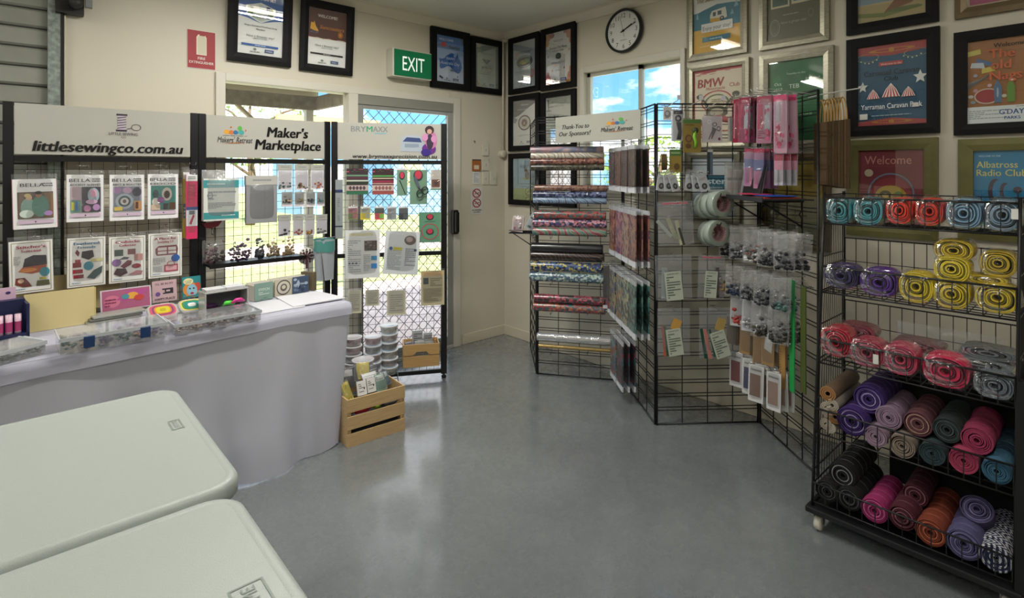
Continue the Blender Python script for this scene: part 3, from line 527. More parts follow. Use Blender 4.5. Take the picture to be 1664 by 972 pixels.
frame(RIGHT, 1551.5, 1735, 42, 217, FR_BLACK, .05, [('r', 0, .2, 1, 1, '#a9713c')]+[('r', 0, .2+.16*k, 1, .204+.16*k, '#8c5a2e') for k in range(1, 5)]+
  [('p', [(0, .82), (.17, .84), (.16, .9), (0, .88)], '#d8cf6a'), ('e', .3, .86, .03, .02, '#8a4a2a'), ('p', [(.1, .74), (.3, .68), (.3, .73), (.12, .79)], '#5a7aa8'), ('p', [(.03, .68), (.22, .66), (.2, .73), (.05, .74)], '#cfd8dc'), ('p', [(.18, .6), (.35, .62), (.34, .68), (.18, .66)], '#d8c95a'), ('p', [(0, .42), (.3, .58), (.31, .6), (0, .46)], '#6d6f72'), ('p', [(0, .47), (.26, .56), (0, .5)], '#84868a'), ('e', .25, .325, .17, .095, '#d8cab4'), ('e', .25, .325, .15, .08, '#a8383e'), ('e', .04, .33, .035, .02, '#cfd4cc'), ('e', .46, .315, .03, .02, '#d8d4b8'), ('e', .1, .4, .03, .02, '#c89ab0'), ('e', .28, .45, .03, .02, '#d8b8c0'), ('e', .1, .58, .03, .02, '#9aa4b4'), ('e', .07, .26, .035, .02, '#8a9aa0'),
  ('p', [(.34, .24), (.33, .42), (.38, .52), (.43, .42), (.43, .24)], '#5d7f9e'), ('e', .38, .36, .012, .06, '#b9c4cc'), ('p', [(.5, .24), (.49, .42), (.54, .52), (.59, .42), (.59, .24)], '#6f9a3e'), ('e', .545, .5, .03, .02, '#e4e6e2'), ('t', 'Welcome', .52, .92, .07, '#33241a', .44, .02), ('t', 'The', .43, .82, .15, '#c8653c', None, .02), ('t', 'old', .42, .69, .15, '#c8653c', None, .02), ('t', 'Nags', .48, .56, .15, '#c8653c', .48, .02),
   ('r', 0, 0, 1, .2, '#d0d6d4'), ('lines', .02, .05, .5, .16, 5, '#8f9698'), ('t', 'G\'DAY', .55, .125, .085, '#1f4f86', .3, .02), ('t', 'PARKS', .56, .055, .05, '#1f4f86', .3, .02), ('lines', .6, .175, .9, .19, 1, '#8a8a8a')],
  'black framed craft poster with pliers and buttons printed on timber')
frame(RIGHT, 1558.5, 1735, 224, 393, FR_OL, .055, [('t', 'WELCOME TO THE', .22, .93, .03, '#cfe4ec', .3), ('tf', 'Albatross', .32, .82, .12, '#e0d67a', .56, .012), ('tf', 'Radio Club', .38, .715, .12, '#e0d67a', .68, .012), ('e', .3, .48, .1, .16, '#4a3f4c'), ('e', .35, .48, .09, .14, '#1f83ad'), ('e', .43, .48, .07, .11, '#4a3f4c'), ('e', .47, .48, .06, .09, '#1f83ad'), ('e', .6, .5, .06, .04, '#3f3a44'), ('r', .59, .3, .615, .5, '#3f3a44'), ('p', [(.3, .25), (.65, .3), (1, .27), (1, .0), (.3, .0)], '#c9d2cc'), ('r', 0, .0, .35, .05, '#b9c8cc')],
  'olive framed bright blue poster reading Albatross Radio Club', bg='#1f83ad')

# ================= clock, signs, switches =================
cs, czz = RIGHT.hit(1017, 51); R_ = RIGHT.hit(1017, 15.5)[1]-czz
t = thing('wall_clock', 'round black rimmed wall clock with white dial above the window', 'clock', RIGHT.W(cs, czz, .002), RIGHT.a)
b = MB(); b.lathe([(0, 0), (R_*.93, 0), (R_, -.012), (R_, -.034), (R_*.965, -.042), (R_*.9, -.036), (R_*.89, -.026)], BLACK, 48, 'y'); b.build('rim', t)
b = MB(); b.lathe([(0, -.0262), (R_*.9, -.0262)], mat('#e4e4e0', .4), 48, 'y', smooth=False)
for k in range(1, 13):
    a = PI/6*k; b.text(str(k), R_*.70*math.sin(a), R_*.70*math.cos(a), R_*.29, mat('#2b2c2e', .5), -.0268, bold=.0)
for k in range(60):
    a = PI/30*k; r0, r1 = R_*.84, R_*(.88 if k % 5 else .885); n = .0012
    dx, dz = math.sin(a), math.cos(a); b.poly([(r0*dx-n*dz, -.0268, r0*dz+n*dx), (r0*dx+n*dz, -.0268, r0*dz-n*dx), (r1*dx+n*dz, -.0268, r1*dz-n*dx), (r1*dx-n*dz, -.0268, r1*dz+n*dx)], mat('#55575a', .5))
b.text('QUARTZ', 0, -R_*.42, R_*.09, mat('#777777', .5), -.0268); b.build('dial', t)
def hand(a, l, w, tail, y, m, nm):
    b = MB(); b.box(-w, w, y-.001, y, -tail, l, m); o = b.build(nm, t); o.rotation_euler = (0, a, 0)
hand(math.radians(64), R_*.52, .0045, .02, -.029, BLACK, 'hour_hand'); hand(math.radians(69), R_*.74, .0032, .025, -.031, BLACK, 'minute_hand'); hand(math.radians(-14), R_*.72, .0009, .05, -.033, BLACK, 'second_hand')
MB().lathe([(0, -.034), (.008, -.034), (.008, -.026)], BLACK, 12, 'y').build('hub', t)
def plate(pl, x0, x1, y0, y1, th, label, name, cat, bg, ops, part='face', off=.002, rough=.5):
    xm, ym_ = (x0+x1)/2, (y0+y1)/2; sa, sb_ = pl.hit(x0, ym_, off)[0], pl.hit(x1, ym_, off)[0]; z1, z0 = pl.hit(xm, y0, off)[1], pl.hit(xm, y1, off)[1]
    t = thing(name, label, cat, pl.W((sa+sb_)/2, z0, off), pl.a); w_, h_ = sb_-sa, z1-z0
    b = MB().box(-w_/2, w_/2, -th, 0, 0, h_, mat(bg, rough)); layers(b, w_, h_, ops, -th-.0006); b.build(part, t)
    return t, w_, h_
plate(BACK, 304, 350, 50, 112, .002, 'red fire extinguisher location sign on the door wall', 'fire_sign', 'sign', '#e8e0d8', [('r', .01, .01, .99, .99, '#a01420'), ('p', [(.32, .36), (.32, .82), (.38, .89), (.62, .89), (.68, .82), (.68, .36)], '#e9dfc9'), ('p', [(.36, .38), (.36, .8), (.42, .86), (.6, .86), (.66, .8), (.66, .38)], '#d5cdb4'), ('r', .43, .86, .62, .9, '#a01420'), ('t', 'FIRE', .5, .27, .1, '#ecdcd4', .38, .02), ('tf', 'EXTINGUISHER', .5, .16, .095, '#ecdcd4', .86, .02)])
# exit sign: a box that stands off the wall
es, ez = BACK.hit(668, 127, .1); t = thing('exit_sign', 'green and white illuminated exit sign box above the sliding door', 'exit sign', (BACK.hit(671, 100, .1)[0], -.002, BACK.hit(668, 127, .1)[1]+.0))
sw = BACK.hit(704, 100, .1)[0]-BACK.hit(641, 100, .1)[0]; sh = BACK.hit(671, 82, .1)[1]-BACK.hit(671, 127.5, .1)[1]
MB().box(-sw/2, sw/2, -.095, 0, 0, sh, mat('#cfcdbd', .4)).build('housing', t, bevel=.006)
b = MB().box(-sw/2+.012, sw/2-.006, -.101, -.095, .01, sh-.01, mat('#0d6b43', .3, emit=.15)); b.text('EXIT', .005, sh*.49, sh*.72, mat('#e6efe6', .3, emit=.5), -.1015, sw*.56, .0, squeeze=1); b.build('sign_face', t)
plate(BACK, 765, 783.5, 304, 348, .002, 'white sign with two red prohibition circles beside the door', 'no_smoking_sign', 'sign', '#d8d6d0', [('e', .5, .77, .38, .17, '#a83240'), ('e', .5, .77, .29, .13, '#d8d6d0'), ('p', [(.3, .74), (.75, .78), (.75, .8), (.3, .76)], DK), ('p', [(.25, .85), (.3, .88), (.76, .69), (.71, .66)], '#a83240'), ('e', .5, .41, .38, .17, '#a83240'), ('e', .5, .41, .29, .13, '#d8d6d0'), ('p', [(.3, .38), (.75, .42), (.75, .44), (.3, .4)], DK), ('p', [(.25, .49), (.3, .52), (.76, .33), (.71, .3)], '#a83240'), ('tf', 'NO SMOKING', .5, .15, .075, '#25272a', .8, .03), ('tf', 'OR VAPING', .5, .075, .06, '#25272a', .6, .03)])
plate(BACK, 767, 780.5, 259, 278, .01, 'small orange brown card box on the wall above the white card', 'wall_card', 'card', '#a8642c', [('r', .15, .15, .75, .5, '#d8c8b0'), ('r', 0, .88, 1, 1, '#5a5048')])
plate(BACK, 768, 779, 279, 299, .003, 'small white printed card below the orange box beside the door', 'wall_card', 'card', '#dcdcd8', [('lines', .12, .1, .88, .92, 7, '#9a9c9e')])
for i, (x0, x1, y0, y1, l) in enumerate([(783.5, 793, 232, 253, 'topmost white light switch in the column beside the door'), (783.5, 793, 255.5, 277, 'middle white light switch in the column beside the door'), (783.5, 793, 279, 300, 'lowest white light switch in the column beside the door'), (796, 806, 279, 300, 'white light switch standing alone to the right of the column')]):
    t, w_, h_ = plate(BACK, x0, x1, y0, y1, .009, l, 'light_switch', 'switch', '#d2cebc', [], 'switch_plate'); MB().box(-.007, .007, -.0135, -.009, h_*.36, h_*.52, mat('#bdb9a8', .4)).build('rocker', t)
ks, kz = BACK.hit(770, 231)
t = thing('wall_hook', 'tiny dark screw hook in the wall above the switches', 'hook', BACK.W(ks, kz, .001)); MB().tube([(0, 0, .01), (0, -.012, .01), (0, -.014, -.008)], .0035, mat('#4a443c', .5), 6).build('peg', t)
ks, kz = BACK.hit(576, 6)
t = thing('wall_hook', 'tiny dark nail high on the wall right of the brown welcome poster', 'hook', BACK.W(ks, kz, .001)); MB().tube([(0, 0, .01), (0, -.012, .01), (0, -.014, -.008)], .0035, mat('#4a443c', .5), 6).build('peg', t)
# ================= black display panels =================
P12 = Pl((-3.31, -.12), 0); P3 = Pl((-1.672, -.15), to=(-1.024, -.511))
FILM = film('bag_film', '#f2f4f6', .04, .16, .02, .6, 22); FILMW = film('milky_film', '#eef0f2', .16, .22, .03, .4)
CHROME = mat('#b9bab8', .2, metal=.9)
HANG = [0]
def sheet_bag(w, h, th, m, seed=0, z0=0, top=.03, n=6):
    """a flat plastic bag: two faces welded at the edge, slightly puffed"""
    b = MB(); rnd = random.Random(seed); ph = rnd.uniform(0, 9)
    for sg in (-1, 1):
        def fn(u, v, sg=sg):
            e = min(u, 1-u)*4; e = min(e, 1); g = min(v*5, (1-v)*5, 1)
            bulge = th/2*(e**.6)*(g**.5)+.0012*math.sin(9*u+ph)*math.sin(11*v+ph*2)*e*g
            return ((u-.5)*w, sg*max(bulge, .0004), z0+v*(h+top))
        b.grid(fn, n, n+2, m)
    return b
def pack_at(pl, s, z0, w, h, off, name, cat, label, bg='#e6e6e2', ops=(), th=.006, bag=True, roll=0, group=None, side=None, header=None, top=.03, filmm=None, yaw=0, blob=None):
    t = thing(name, label, cat, pl.W(s, z0, off), (0, roll, pl.a+yaw), group)
    b = MB()
    if bg:
        b.box(-w/2, w/2, -th/2, th/2, 0, h, mat(bg, .5)); layers(b, w, h, list(ops), -th/2-.0006)
        b.build('card', t)
    if side: MB().box(-w/2-.002, -w/2, -th/2, th/2, .002, h, mat(side, .5)).box(-w/2+.004, w/2+.004, th/2, th/2+.004, .004, h-.004, mat(side, .5)).build('backing_sheets', t)
    if header:
        hb = MB().box(-w/2-.002, w/2+.002, -th/2-.002, th/2+.002, h-.002, h+header[1], mat(header[0], .5)); layers(hb, w, header[1], [('lines', .2, .3, .8, .7, 1, '#8a8c8e')], -th/2-.0026, 0, h); hb.build('header_card', t)
    if blob:
        bb = MB(); cols, n, bz, bh, sz = blob; rnd = random.Random(int(s*1000)+int(z0*500)+n)
        for q in range(n):
            x = rnd.gauss(0, .25)*w; z = bz*h+abs(rnd.gauss(0, .45))*bh*h; r = sz*rnd.uniform(.6, 1.2); y = rnd.uniform(-.5, .2)*th
            x = max(-w/2+r, min(w/2-r, x)); k = 5; ph = rnd.uniform(0, 3); m = mat(rnd.choice(cols), .35)
            vs = [(x+r*math.cos(ph+2*PI*j/k), y, z+r*.8*math.sin(ph+2*PI*j/k)) for j in range(k)]+[(x, y-r*.7, z), (x, y+r*.7, z)]
            bb.add(vs, [(j, (j+1) % k, k) for j in range(k)]+[((j+1) % k, j, k+1) for j in range(k)], m)
        bb.build('contents', t, kind='stuff')
    if bag: sheet_bag(w+.008, h, th*1.6+.003, filmm or FILM, int(s*997+z0*313), 0, top).build('bag', t)
    return t
def pack(pl, x0, x1, y0, y1, off, name, cat, label, **k):
    ym_ = (y0+y1)/2; sa, sb_ = pl.hit(x0, ym_, off)[0], pl.hit(x1, ym_, off)[0]; xm = (x0+x1)/2
    z1, z0 = pl.hit(xm, y0, off)[1], pl.hit(xm, y1, off)[1]
    return pack_at(pl, (sa+sb_)/2, z0, sb_-sa, z1-z0, off, name, cat, label, **k)

def mesh_panel(root, w, z0, z1, pitch, r, m):
    b = MB(); n = round(w/pitch)
    for i in range(n+1): b.wire((w*i/n, 0, z0), (w*i/n, 0, z1), r, m)
    k = round((z1-z0)/pitch)
    for j in range(k+1): b.wire((0, -.002, z0+(z1-z0)*j/k), (w, -.002, z0+(z1-z0)*j/k), r, m)
    return b.build('wire_mesh', root, kind='stuff')
SIGNBG = '#b4b2a8'
def retreat_logo(cx, cy, k, tk=1.0):     # coloured beads over a script wordmark
    return [('e', cx-.2*k, cy+.13*tk, .07*k, .075*tk, '#dfa23a'), ('e', cx-.09*k, cy+.12*tk, .06*k, .07*tk, '#c9743a'), ('e', cx+.01*k, cy+.12*tk, .06*k, .07*tk, '#3d6f9e'), ('e', cx+.14*k, cy+.13*tk, .075*k, .075*tk, '#4aa39c'), ('e', cx+.11*k, cy+.26*tk, .055*k, .075*tk, '#5fb04a'), ('e', cx-.1*k, cy+.28*tk, .02*k, .03*tk, '#c26a4a'), ('e', cx+.25*k, cy+.2*tk, .015*k, .03*tk, '#c26a4a'),
            ('lines', cx-.3*k, cy-.0*tk, cx+.3*k, cy+.03*tk, 1, '#7a7c78'), ('tf', "Makers' Retreat", cx, cy-.12*tk, .26*tk, '#3b3c3e', .84*k, .005, .25), ('p', [(cx-.35*k, cy-.25*tk), (cx, cy-.2*tk), (cx+.25*k, cy-.22*tk), (cx, cy-.225*tk)], '#c2703a')]
def dpanel(name, label, origin, w, rot, sign, x_sign=(0, 1), midbar=None, foot=False, z_bot=.02):
    t = thing(name, label, 'display panel', origin, rot)
    for x in (0, w): MB().box(x-.02, x+.02, -.02, .02, z_bot+.03, 1.80, BLK).build('post', t, bevel=.003)
    for x in (0, w):
        f = MB(); f.lathe([(.0, .0), (.016, .0), (.018, .012), (.008, .02), (.008, .055)], BLK, 12, 'z', (x, 0, 0)); f.build('foot', t)
    for nm, z in [('crossbar', 1.525), ('crossbar', z_bot+.05)]+([('crossbar', midbar)] if midbar else []): MB().box(.02, w-.02, -.012, .012, z-.014, z+.014, BLK).build(nm, t)
    b = MB().box(.022, w-.022, -.016, -.010, 1.545, 1.795, mat(SIGNBG, .22)); layers(b, w-.044, .25, sign, -.0166, w/2, 1.545, .3); b.build('sign_board', t)
    mesh_panel(t, w-.04, z_bot+.05, 1.52, .0508, .0016, BLK).location = (.02, 0, 0)
    return t
W1 = .80
spool = [('r', .535, .52, .60, .56, '#3b3440'), ('r', .538, .86, .603, .9, '#3b3440'), ('r', .545, .56, .593, .86, '#b9aeb6')]+[('p', [(.543, .58+.055*k), (.595, .61+.055*k), (.595, .625+.055*k), (.543, .597+.055*k)], '#4a3f4c') for k in range(5)]+[('ring', .655, .62, .03, .07, .14, '#4a3f4c'), ('p', [(.6, .57), (.63, .6), (.63, .61), (.6, .585)], '#4a3f4c')]
dpanel('display_panel', 'black mesh display panel under the web address sign, left end of the row', (-3.315, -.12, 0), W1, 0,
  spool+[('tf', 'LITTLE SEWING', .58, .47, .085, '#5a505a', .17, .01), ('t', 'CO', .58, .4, .06, '#5a505a'), ('tf', 'littlesewingco.com.au', .52, .17, .30, '#0e0e10', .86, .035, .2)])
dpanel('display_panel', "black mesh display panel headed Maker's Marketplace in front of the fixed glass", (-2.475, -.12, 0), .76, 0,
  retreat_logo(.22, .52, .33, .75)+[('tf', "Maker's", .66, .66, .36, '#0e0e10', .36, .035, .15), ('tf', 'Marketplace', .67, .34, .36, '#0e0e10', .58, .035, .15)])
LAD = [('p', [(.60, .30), (.61, .62), (.66, .68), (.80, .66), (.84, .34), (.83, .22), (.60, .22)], '#aab4be'), ('p', [(.62, .5), (.66, .62), (.79, .6), (.81, .48)], '#3a4a78'), ('r', .64, .34, .78, .44, '#8b98a8'), ('e', .88, .3, .07, .16, '#6a2f86'), ('e', .85, .2, .05, .1, '#3b2a80'), ('e', .9, .55, .06, .25, '#c77aa8'), ('e', .89, .5, .035, .22, '#3b3144'), ('e', .885, .83, .045, .12, '#3a2a2c'), ('e', .885, .79, .025, .07, '#c9a08c'), ('e', .93, .58, .03, .1, '#d08fb8'), ('e', .84, .62, .03, .1, '#d08fb8')]
dpanel('display_panel', 'black mesh display panel in front of the barred door, with a printed machine picture', (*P3.o, 0), P3.len, P3.a,
  [('tf', 'BRY', .195, .83, .22, '#7f8684', .14, .02), ('tf', 'M', .30, .83, .22, '#2f9a6a', .055, .02), ('tf', 'AXX', .405, .83, .22, '#7f8684', .14, .02), ('r', .35, .7, .46, .73, '#7fb0bc')]+LAD+[('tf', 'www.brymaxxprecision.com.au', .55, .09, .15, '#17181a', .82, .016, .15)], midbar=.885, z_bot=.0)

def hooks(pl, lst, ln=.1, two=True):
    pass
# ---- packs on panel 1 ----
def bella(x, sub, sub2, pic, cols, lab, roll=0, y0=285, y1=367, side=None):
    ops = [('tf', 'BELLA', .35 if sub else .45, .88, .10, '#2c2a30', .56, .01), ('lines', .68, .84, .92, .93, 2, '#6b6870')]
    if sub: ops.append(('tf', sub, .5, .785, .06, '#3c3940', .84, .01))
    ops += [('r', .1, .2, .92, .74, pic)]+cols+[('r', .1, .1, .92, .17, '#cdb6c8'), ('e', .5, .135, .02, .015, '#3b2f55')]
    return pack(P12, x[0], x[1], y0, y1, .07, 'pattern_pack', 'sewing pattern', lab, ops=ops, bg='#ecebea', roll=roll, side=side, th=.012, top=.025)
bella((22, 93), None, None, '#6d5c4c', [('r', .14, .22, .25, .72, '#8a7260'), ('r', .72, .22, .92, .72, '#8a6c50'), ('e', .34, .42, .17, .2, '#8fb0a4'), ('e', .62, .45, .2, .22, '#5f8f80'), ('e', .36, .63, .07, .06, '#d8b49a'), ('e', .58, .68, .07, .06, '#a87a5c'), ('e', .33, .67, .08, .04, '#d9c28a'), ('e', .58, .72, .08, .035, '#2e2422'), ('e', .3, .3, .16, .08, '#c9d8cc'), ('e', .8, .3, .1, .05, '#a685b8')], 'pattern pack titled BELLA showing two people in patterned tops, top row far left', -.02, 291, 371, '#c98a92')
bella((108, 168), 'ACCENT SLEEVES', 0, '#c9c6cc', [('r', .1, .2, .38, .46, '#6f9a8a'), ('r', .1, .46, .38, .74, '#b9a4ac'), ('r', .13, .25, .2, .42, '#d8cc4a'), ('r', .24, .24, .3, .43, '#4a7ac0'), ('r', .4, .2, .92, .74, '#4b4650'), ('e', .72, .56, .16, .16, '#9fb4bc'), ('e', .72, .6, .1, .09, '#d8a8bc'), ('e', .55, .28, .1, .07, '#c48ab0'), ('e', .8, .3, .1, .07, '#b48ab8'), ('e', .67, .42, .16, .05, '#c9a8c0')], 'pattern pack titled BELLA accent sleeves, top row second from left', 0, 284, 360)
bella((178, 234), 'ABCS & BEAUTIES', 0, '#8a909c', [('e', .22, .66, .12, .07, '#b089b4'), ('e', .5, .66, .13, .07, '#c9a6c0'), ('e', .78, .62, .14, .1, '#4d4a55'), ('e', .42, .42, .26, .17, '#b9c4c9'), ('e', .42, .42, .18, .12, '#4b5f66'), ('e', .42, .42, .12, .08, '#d8d4cc'), ('e', .42, .42, .05, .04, '#5d4a4a'), ('r', .7, .22, .92, .42, '#b98a5a'), ('r', .74, .25, .82, .4, '#5a3c2c'), ('r', .12, .22, .36, .3, '#c9b05a')], 'pattern pack titled BELLA with a round camera picture, top row third from left', 0, 284, 358)
bella((240, 289), 'HOOD', 0, '#3f8a80', [('e', .62, .55, .17, .15, '#cfc8bc'), ('e', .62, .54, .1, .09, '#4a3024'), ('e', .25, .55, .1, .1, '#2c4a4c'), ('e', .25, .38, .12, .09, '#d8d4c4'), ('e', .42, .42, .12, .07, '#8a4a90'), ('r', .1, .2, .4, .32, '#c9b49c'), ('r', .5, .2, .66, .34, '#2f2a26'), ('r', .7, .2, .9, .36, '#57402c')], 'pattern pack titled BELLA HOOD, top row rightmost', 0, 283, 355)
def maker(x, y, t1, t2, tc, ops, lab, roll=0):
    o = [('ring', .5, .5, .001, .001, .5, '#888888'), ('r', .05, .03, .95, .97, '#8a8a50'), ('r', .065, .04, .935, .96, '#ebe9e4')]+ops+([('tf', t1, .5, .885, .075, tc, .66, .03), ('tf', t2, .5, .81, .07, tc, .46, .03)])+[('lines', .12, .07, .35, .1, 1, '#2b6f9e')]
    return pack(P12, x[0], x[1], y[0], y[1], .07, 'pattern_pack', 'sewing pattern', lab, ops=o, bg='#efede8', roll=roll, th=.012, top=.022)
maker((16, 87), (391, 475), "Stitcher's", 'Suitcase', '#9a2a44', [('p', [(.3, .5), (.35, .66), (.55, .72), (.85, .7), (.86, .52), (.6, .48)], '#2b2230'), ('p', [(.2, .42), (.3, .5), (.85, .52), (.84, .4), (.5, .36)], '#b0562c'), ('e', .42, .44, .2, .04, '#d98a3a'), ('e', .8, .38, .12, .09, '#3f8fa0'), ('p', [(.12, .18), (.14, .3), (.34, .3), (.44, .2), (.5, .12), (.3, .12)], '#7a3f34'), ('e', .25, .24, .07, .04, '#d8b49a'), ('p', [(.6, .12), (.62, .22), (.9, .22), (.92, .12)], '#5a5c44'), ('r', .68, .24, .82, .28, '#b0a63a'), ('lines', .1, .55, .26, .72, 6, '#9a9a9a')], "pattern pack titled Stitcher's Suitcase, bottom row far left", -.02)
maker((109, 171), (386, 465), 'Feathered', 'Friends', '#3f6f8f', [('p', [(.2, .7), (.28, .62), (.32, .7), (.25, .77)], '#7a2436'), ('p', [(.36, .6), (.38, .72), (.66, .74), (.7, .6), (.55, .54)], '#2a2228'), ('r', .14, .4, .36, .5, '#8a1f30'), ('r', .2, .5, .34, .56, '#a83a40'), ('r', .14, .28, .4, .36, '#a02838'), ('r', .16, .18, .42, .25, '#8a2232'), ('e', .55, .42, .13, .09, '#3f8fa0'), ('r', .6, .5, .92, .56, '#c9c48a'), ('p', [(.5, .18), (.68, .32), (.92, .4), (.9, .26), (.7, .14)], '#4a5a5a')], 'pattern pack titled Feathered Friends, bottom row second from left')
maker((177, 236), (384, 458), 'Cubicle', 'Collective', '#a03a4c', [('r', .14, .58, .38, .72, '#55665c'), ('r', .5, .6, .72, .72, '#8a5a5c'), ('p', [(.25, .5), (.4, .56), (.55, .54), (.5, .5)], '#5d5a60'), ('e', .2, .44, .13, .08, '#8a6a9c'), ('p', [(.3, .36), (.5, .48), (.62, .46), (.6, .38), (.4, .3)], '#7a3a44'), ('r', .68, .46, .92, .6, '#b98a84'), ('e', .74, .34, .13, .05, '#8f3a44'), ('p', [(.12, .2), (.2, .32), (.45, .3), (.5, .2), (.3, .14)], '#4f3c40'), ('p', [(.5, .16), (.75, .24), (.92, .22), (.88, .14)], '#a6787c')], 'pattern pack titled Cubicle Collective, bottom row third from left')
maker((241, 295), (379, 450), 'A Place for', 'Everything 2.0', '#8f2f3c', [('p', [(.2, .66), (.3, .72), (.84, .72), (.88, .64), (.86, .5), (.24, .5), (.2, .56)], '#8f4a52'), ('r', .27, .61, .54, .68, '#e4ddd8'), ('r', .58, .61, .82, .68, '#e4ddd8'), ('r', .27, .53, .54, .59, '#e4ddd8'), ('r', .58, .53, .82, .59, '#e4ddd8'), ('e', .8, .42, .13, .085, '#2b5fa8'), ('r', .46, .12, .88, .28, '#b04a5c'), ('r', .5, .15, .84, .25, '#d8a8ac'), ('ring', .66, .3, .12, .06, .2, '#b04a5c'), ('lines', .12, .3, .5, .46, 4, '#9a9a9a'), ('lines', .12, .14, .4, .26, 4, '#9a9a9a')], 'pattern pack titled A Place for Everything, bottom row rightmost')
# hooks on panel 1 and 2 as parts of the panels
PN = [o for o in COL.objects if o.name.startswith('display_panel')]
def hook(panel, pl, px, py, off, w=.03):
    s, z = pl.hit(px, py, off); inv = panel.matrix_basis.inverted()
    L = lambda q, zz, o: tuple(inv @ Vector(pl.W(q, zz, o)))
    b = MB()
    for dx in (-w/2, w/2): b.tube([L(s+dx, z+.012, 0), L(s+dx, z, .01), L(s+dx, z, off+.03), L(s+dx, z+.014, off+.04)], .0016, CHROME, 5)
    b.tube([L(s-w/2-.01, z+.012, .004), L(s+w/2+.01, z+.012, .004)], .002, CHROME, 5); b.build('hook', panel)
for px, py in ((50, 282), (137, 273), (205, 274), (264, 272), (50, 384), (140, 378), (206, 375), (268, 370), (311, 268)): hook(PN[0], P12, px, py, .07)
# long packs beside the panel post
pack(P12, 297, 307, 280, 386, .05, 'ribbon_pack', 'craft pack', 'narrow yellow pack hanging left of the pink zip pack', ops=[('r', .0, .3, 1, .52, '#3b6f8f'), ('lines', .1, .32, .9, .48, 3, '#d8d8c8'), ('r', 0, .9, 1, 1, '#dedede')], bg='#d8bf2a', th=.02)
pack(P12, 302, 320, 284, 388, .09, 'zip_pack', 'craft pack', 'long pink zip pack with white header and blue band, hanging by the black post', ops=[('r', 0, .9, 1, 1, '#e2e4e2'), ('lines', .15, .93, .85, .98, 2, '#5a5c60'), ('r', 0, .2, 1, .5, '#e4e4e6'), ('r', 0, .45, 1, .5, '#2b4f8f'), ('p', [(.25, .24), (.6, .38), (.75, .36), (.45, .22)], '#b02a4a'), ('r', .25, .38, .75, .44, '#6a6f78')]+[('lines', .1, .55, .9, .88, 12, '#b01f4c')], bg='#d62f62', th=.02)

# ---- panel 2 packs ----
pack(P12, 329, 386, 290, 358, .09, 'batting_pack', 'craft pack', 'clear puffy bag of folded batting with two teal bands', ops=[('r', .0, .78, 1, .96, '#3b8f90'), ('r', 0, .04, 1, .2, '#3b8f90'), ('lines', .1, .84, .6, .9, 1, '#c9e0dc'), ('lines', .5, .1, .9, .15, 1, '#c9e0dc'), ('lines', .12, .48, .92, .72, 3, '#8a9092'), ('lines', .12, .28, .92, .44, 5, '#7a8082'), ('ring', .18, .6, .08, .07, .25, '#6a7072')], bg='#d2d6cc', th=.05, top=.05, filmm=FILMW)
pack(P12, 399, 449, 300, 362, .08, 'foam_pack', 'craft pack', 'clear bag with a grey folded sheet and grey header card', ops=[('r', .58, 0, .6, 1, '#868788')], bg='#8f9091', th=.03, header=('#b3b2aa', .055), top=.03)
small = [
 (452, 474, 276, 309, '#8f9a94', ['#6b7a74', '#3c4a48'], 'left of three tiny packs, top hook row of the marketplace panel'),
 (480, 501, 276, 309, '#b8b0a0', ['#7a5a34', '#4a3a28'], 'middle of three tiny packs, top hook row of the marketplace panel'),
 (505, 526, 276, 308, '#b8a8a0', ['#c07a58', '#a85a44'], 'right of three tiny packs, top hook row of the marketplace panel'),
 (458, 475, 312, 336, None, ['#d8c09a', '#3a2c22', '#8a6a4a'], 'first of four square clear packs in the second hook row'),
 (479, 494, 312, 336, None, ['#5a5a4c', '#8a7a5a'], 'second of four square clear packs in the second hook row'),
 (498, 512, 312, 336, None, ['#2a2c30', '#4a4c50'], 'third of four square clear packs in the second hook row'),
 (515, 527, 312, 335, None, ['#2f5a54', '#43706a'], 'last of four square clear packs in the second hook row'),
 (452, 472, 358, 384, None, ['#1d1e22', '#34363c'], 'black trinket pack, leftmost under the long grey header cards'),
 (476, 493, 357, 383, None, ['#8a4a40', '#b5705a'], 'reddish trinket pack under the long grey header cards'),
 (496, 511, 357, 382, None, ['#a8823a', '#8a5f34'], 'golden trinket pack under the long grey header cards'),
 (514, 531, 357, 380, None, ['#5a5c52', '#7a7c70'], 'grey trinket pack, rightmost under the long grey header cards')]
for i, (x0, x1, y0, y1, bgc, cols, lab) in enumerate(small):
    up = i < 3
    pack(P12, x0, x1, y0, y1, .05, 'trinket_pack', 'craft pack', lab, bg='#e2dfe4' if not 3 <= i < 7 else '#a5a8a8', th=.004, ops=[('r', 0, 0, 1, .18, '#e8dfe4')] if i in (3, 4, 5, 6) else [], header=('#a9a99f', .035) if (up or i > 6) else None, blob=(cols, 12, .08 if not 3 <= i < 7 else .3, .3, .011), top=.004)
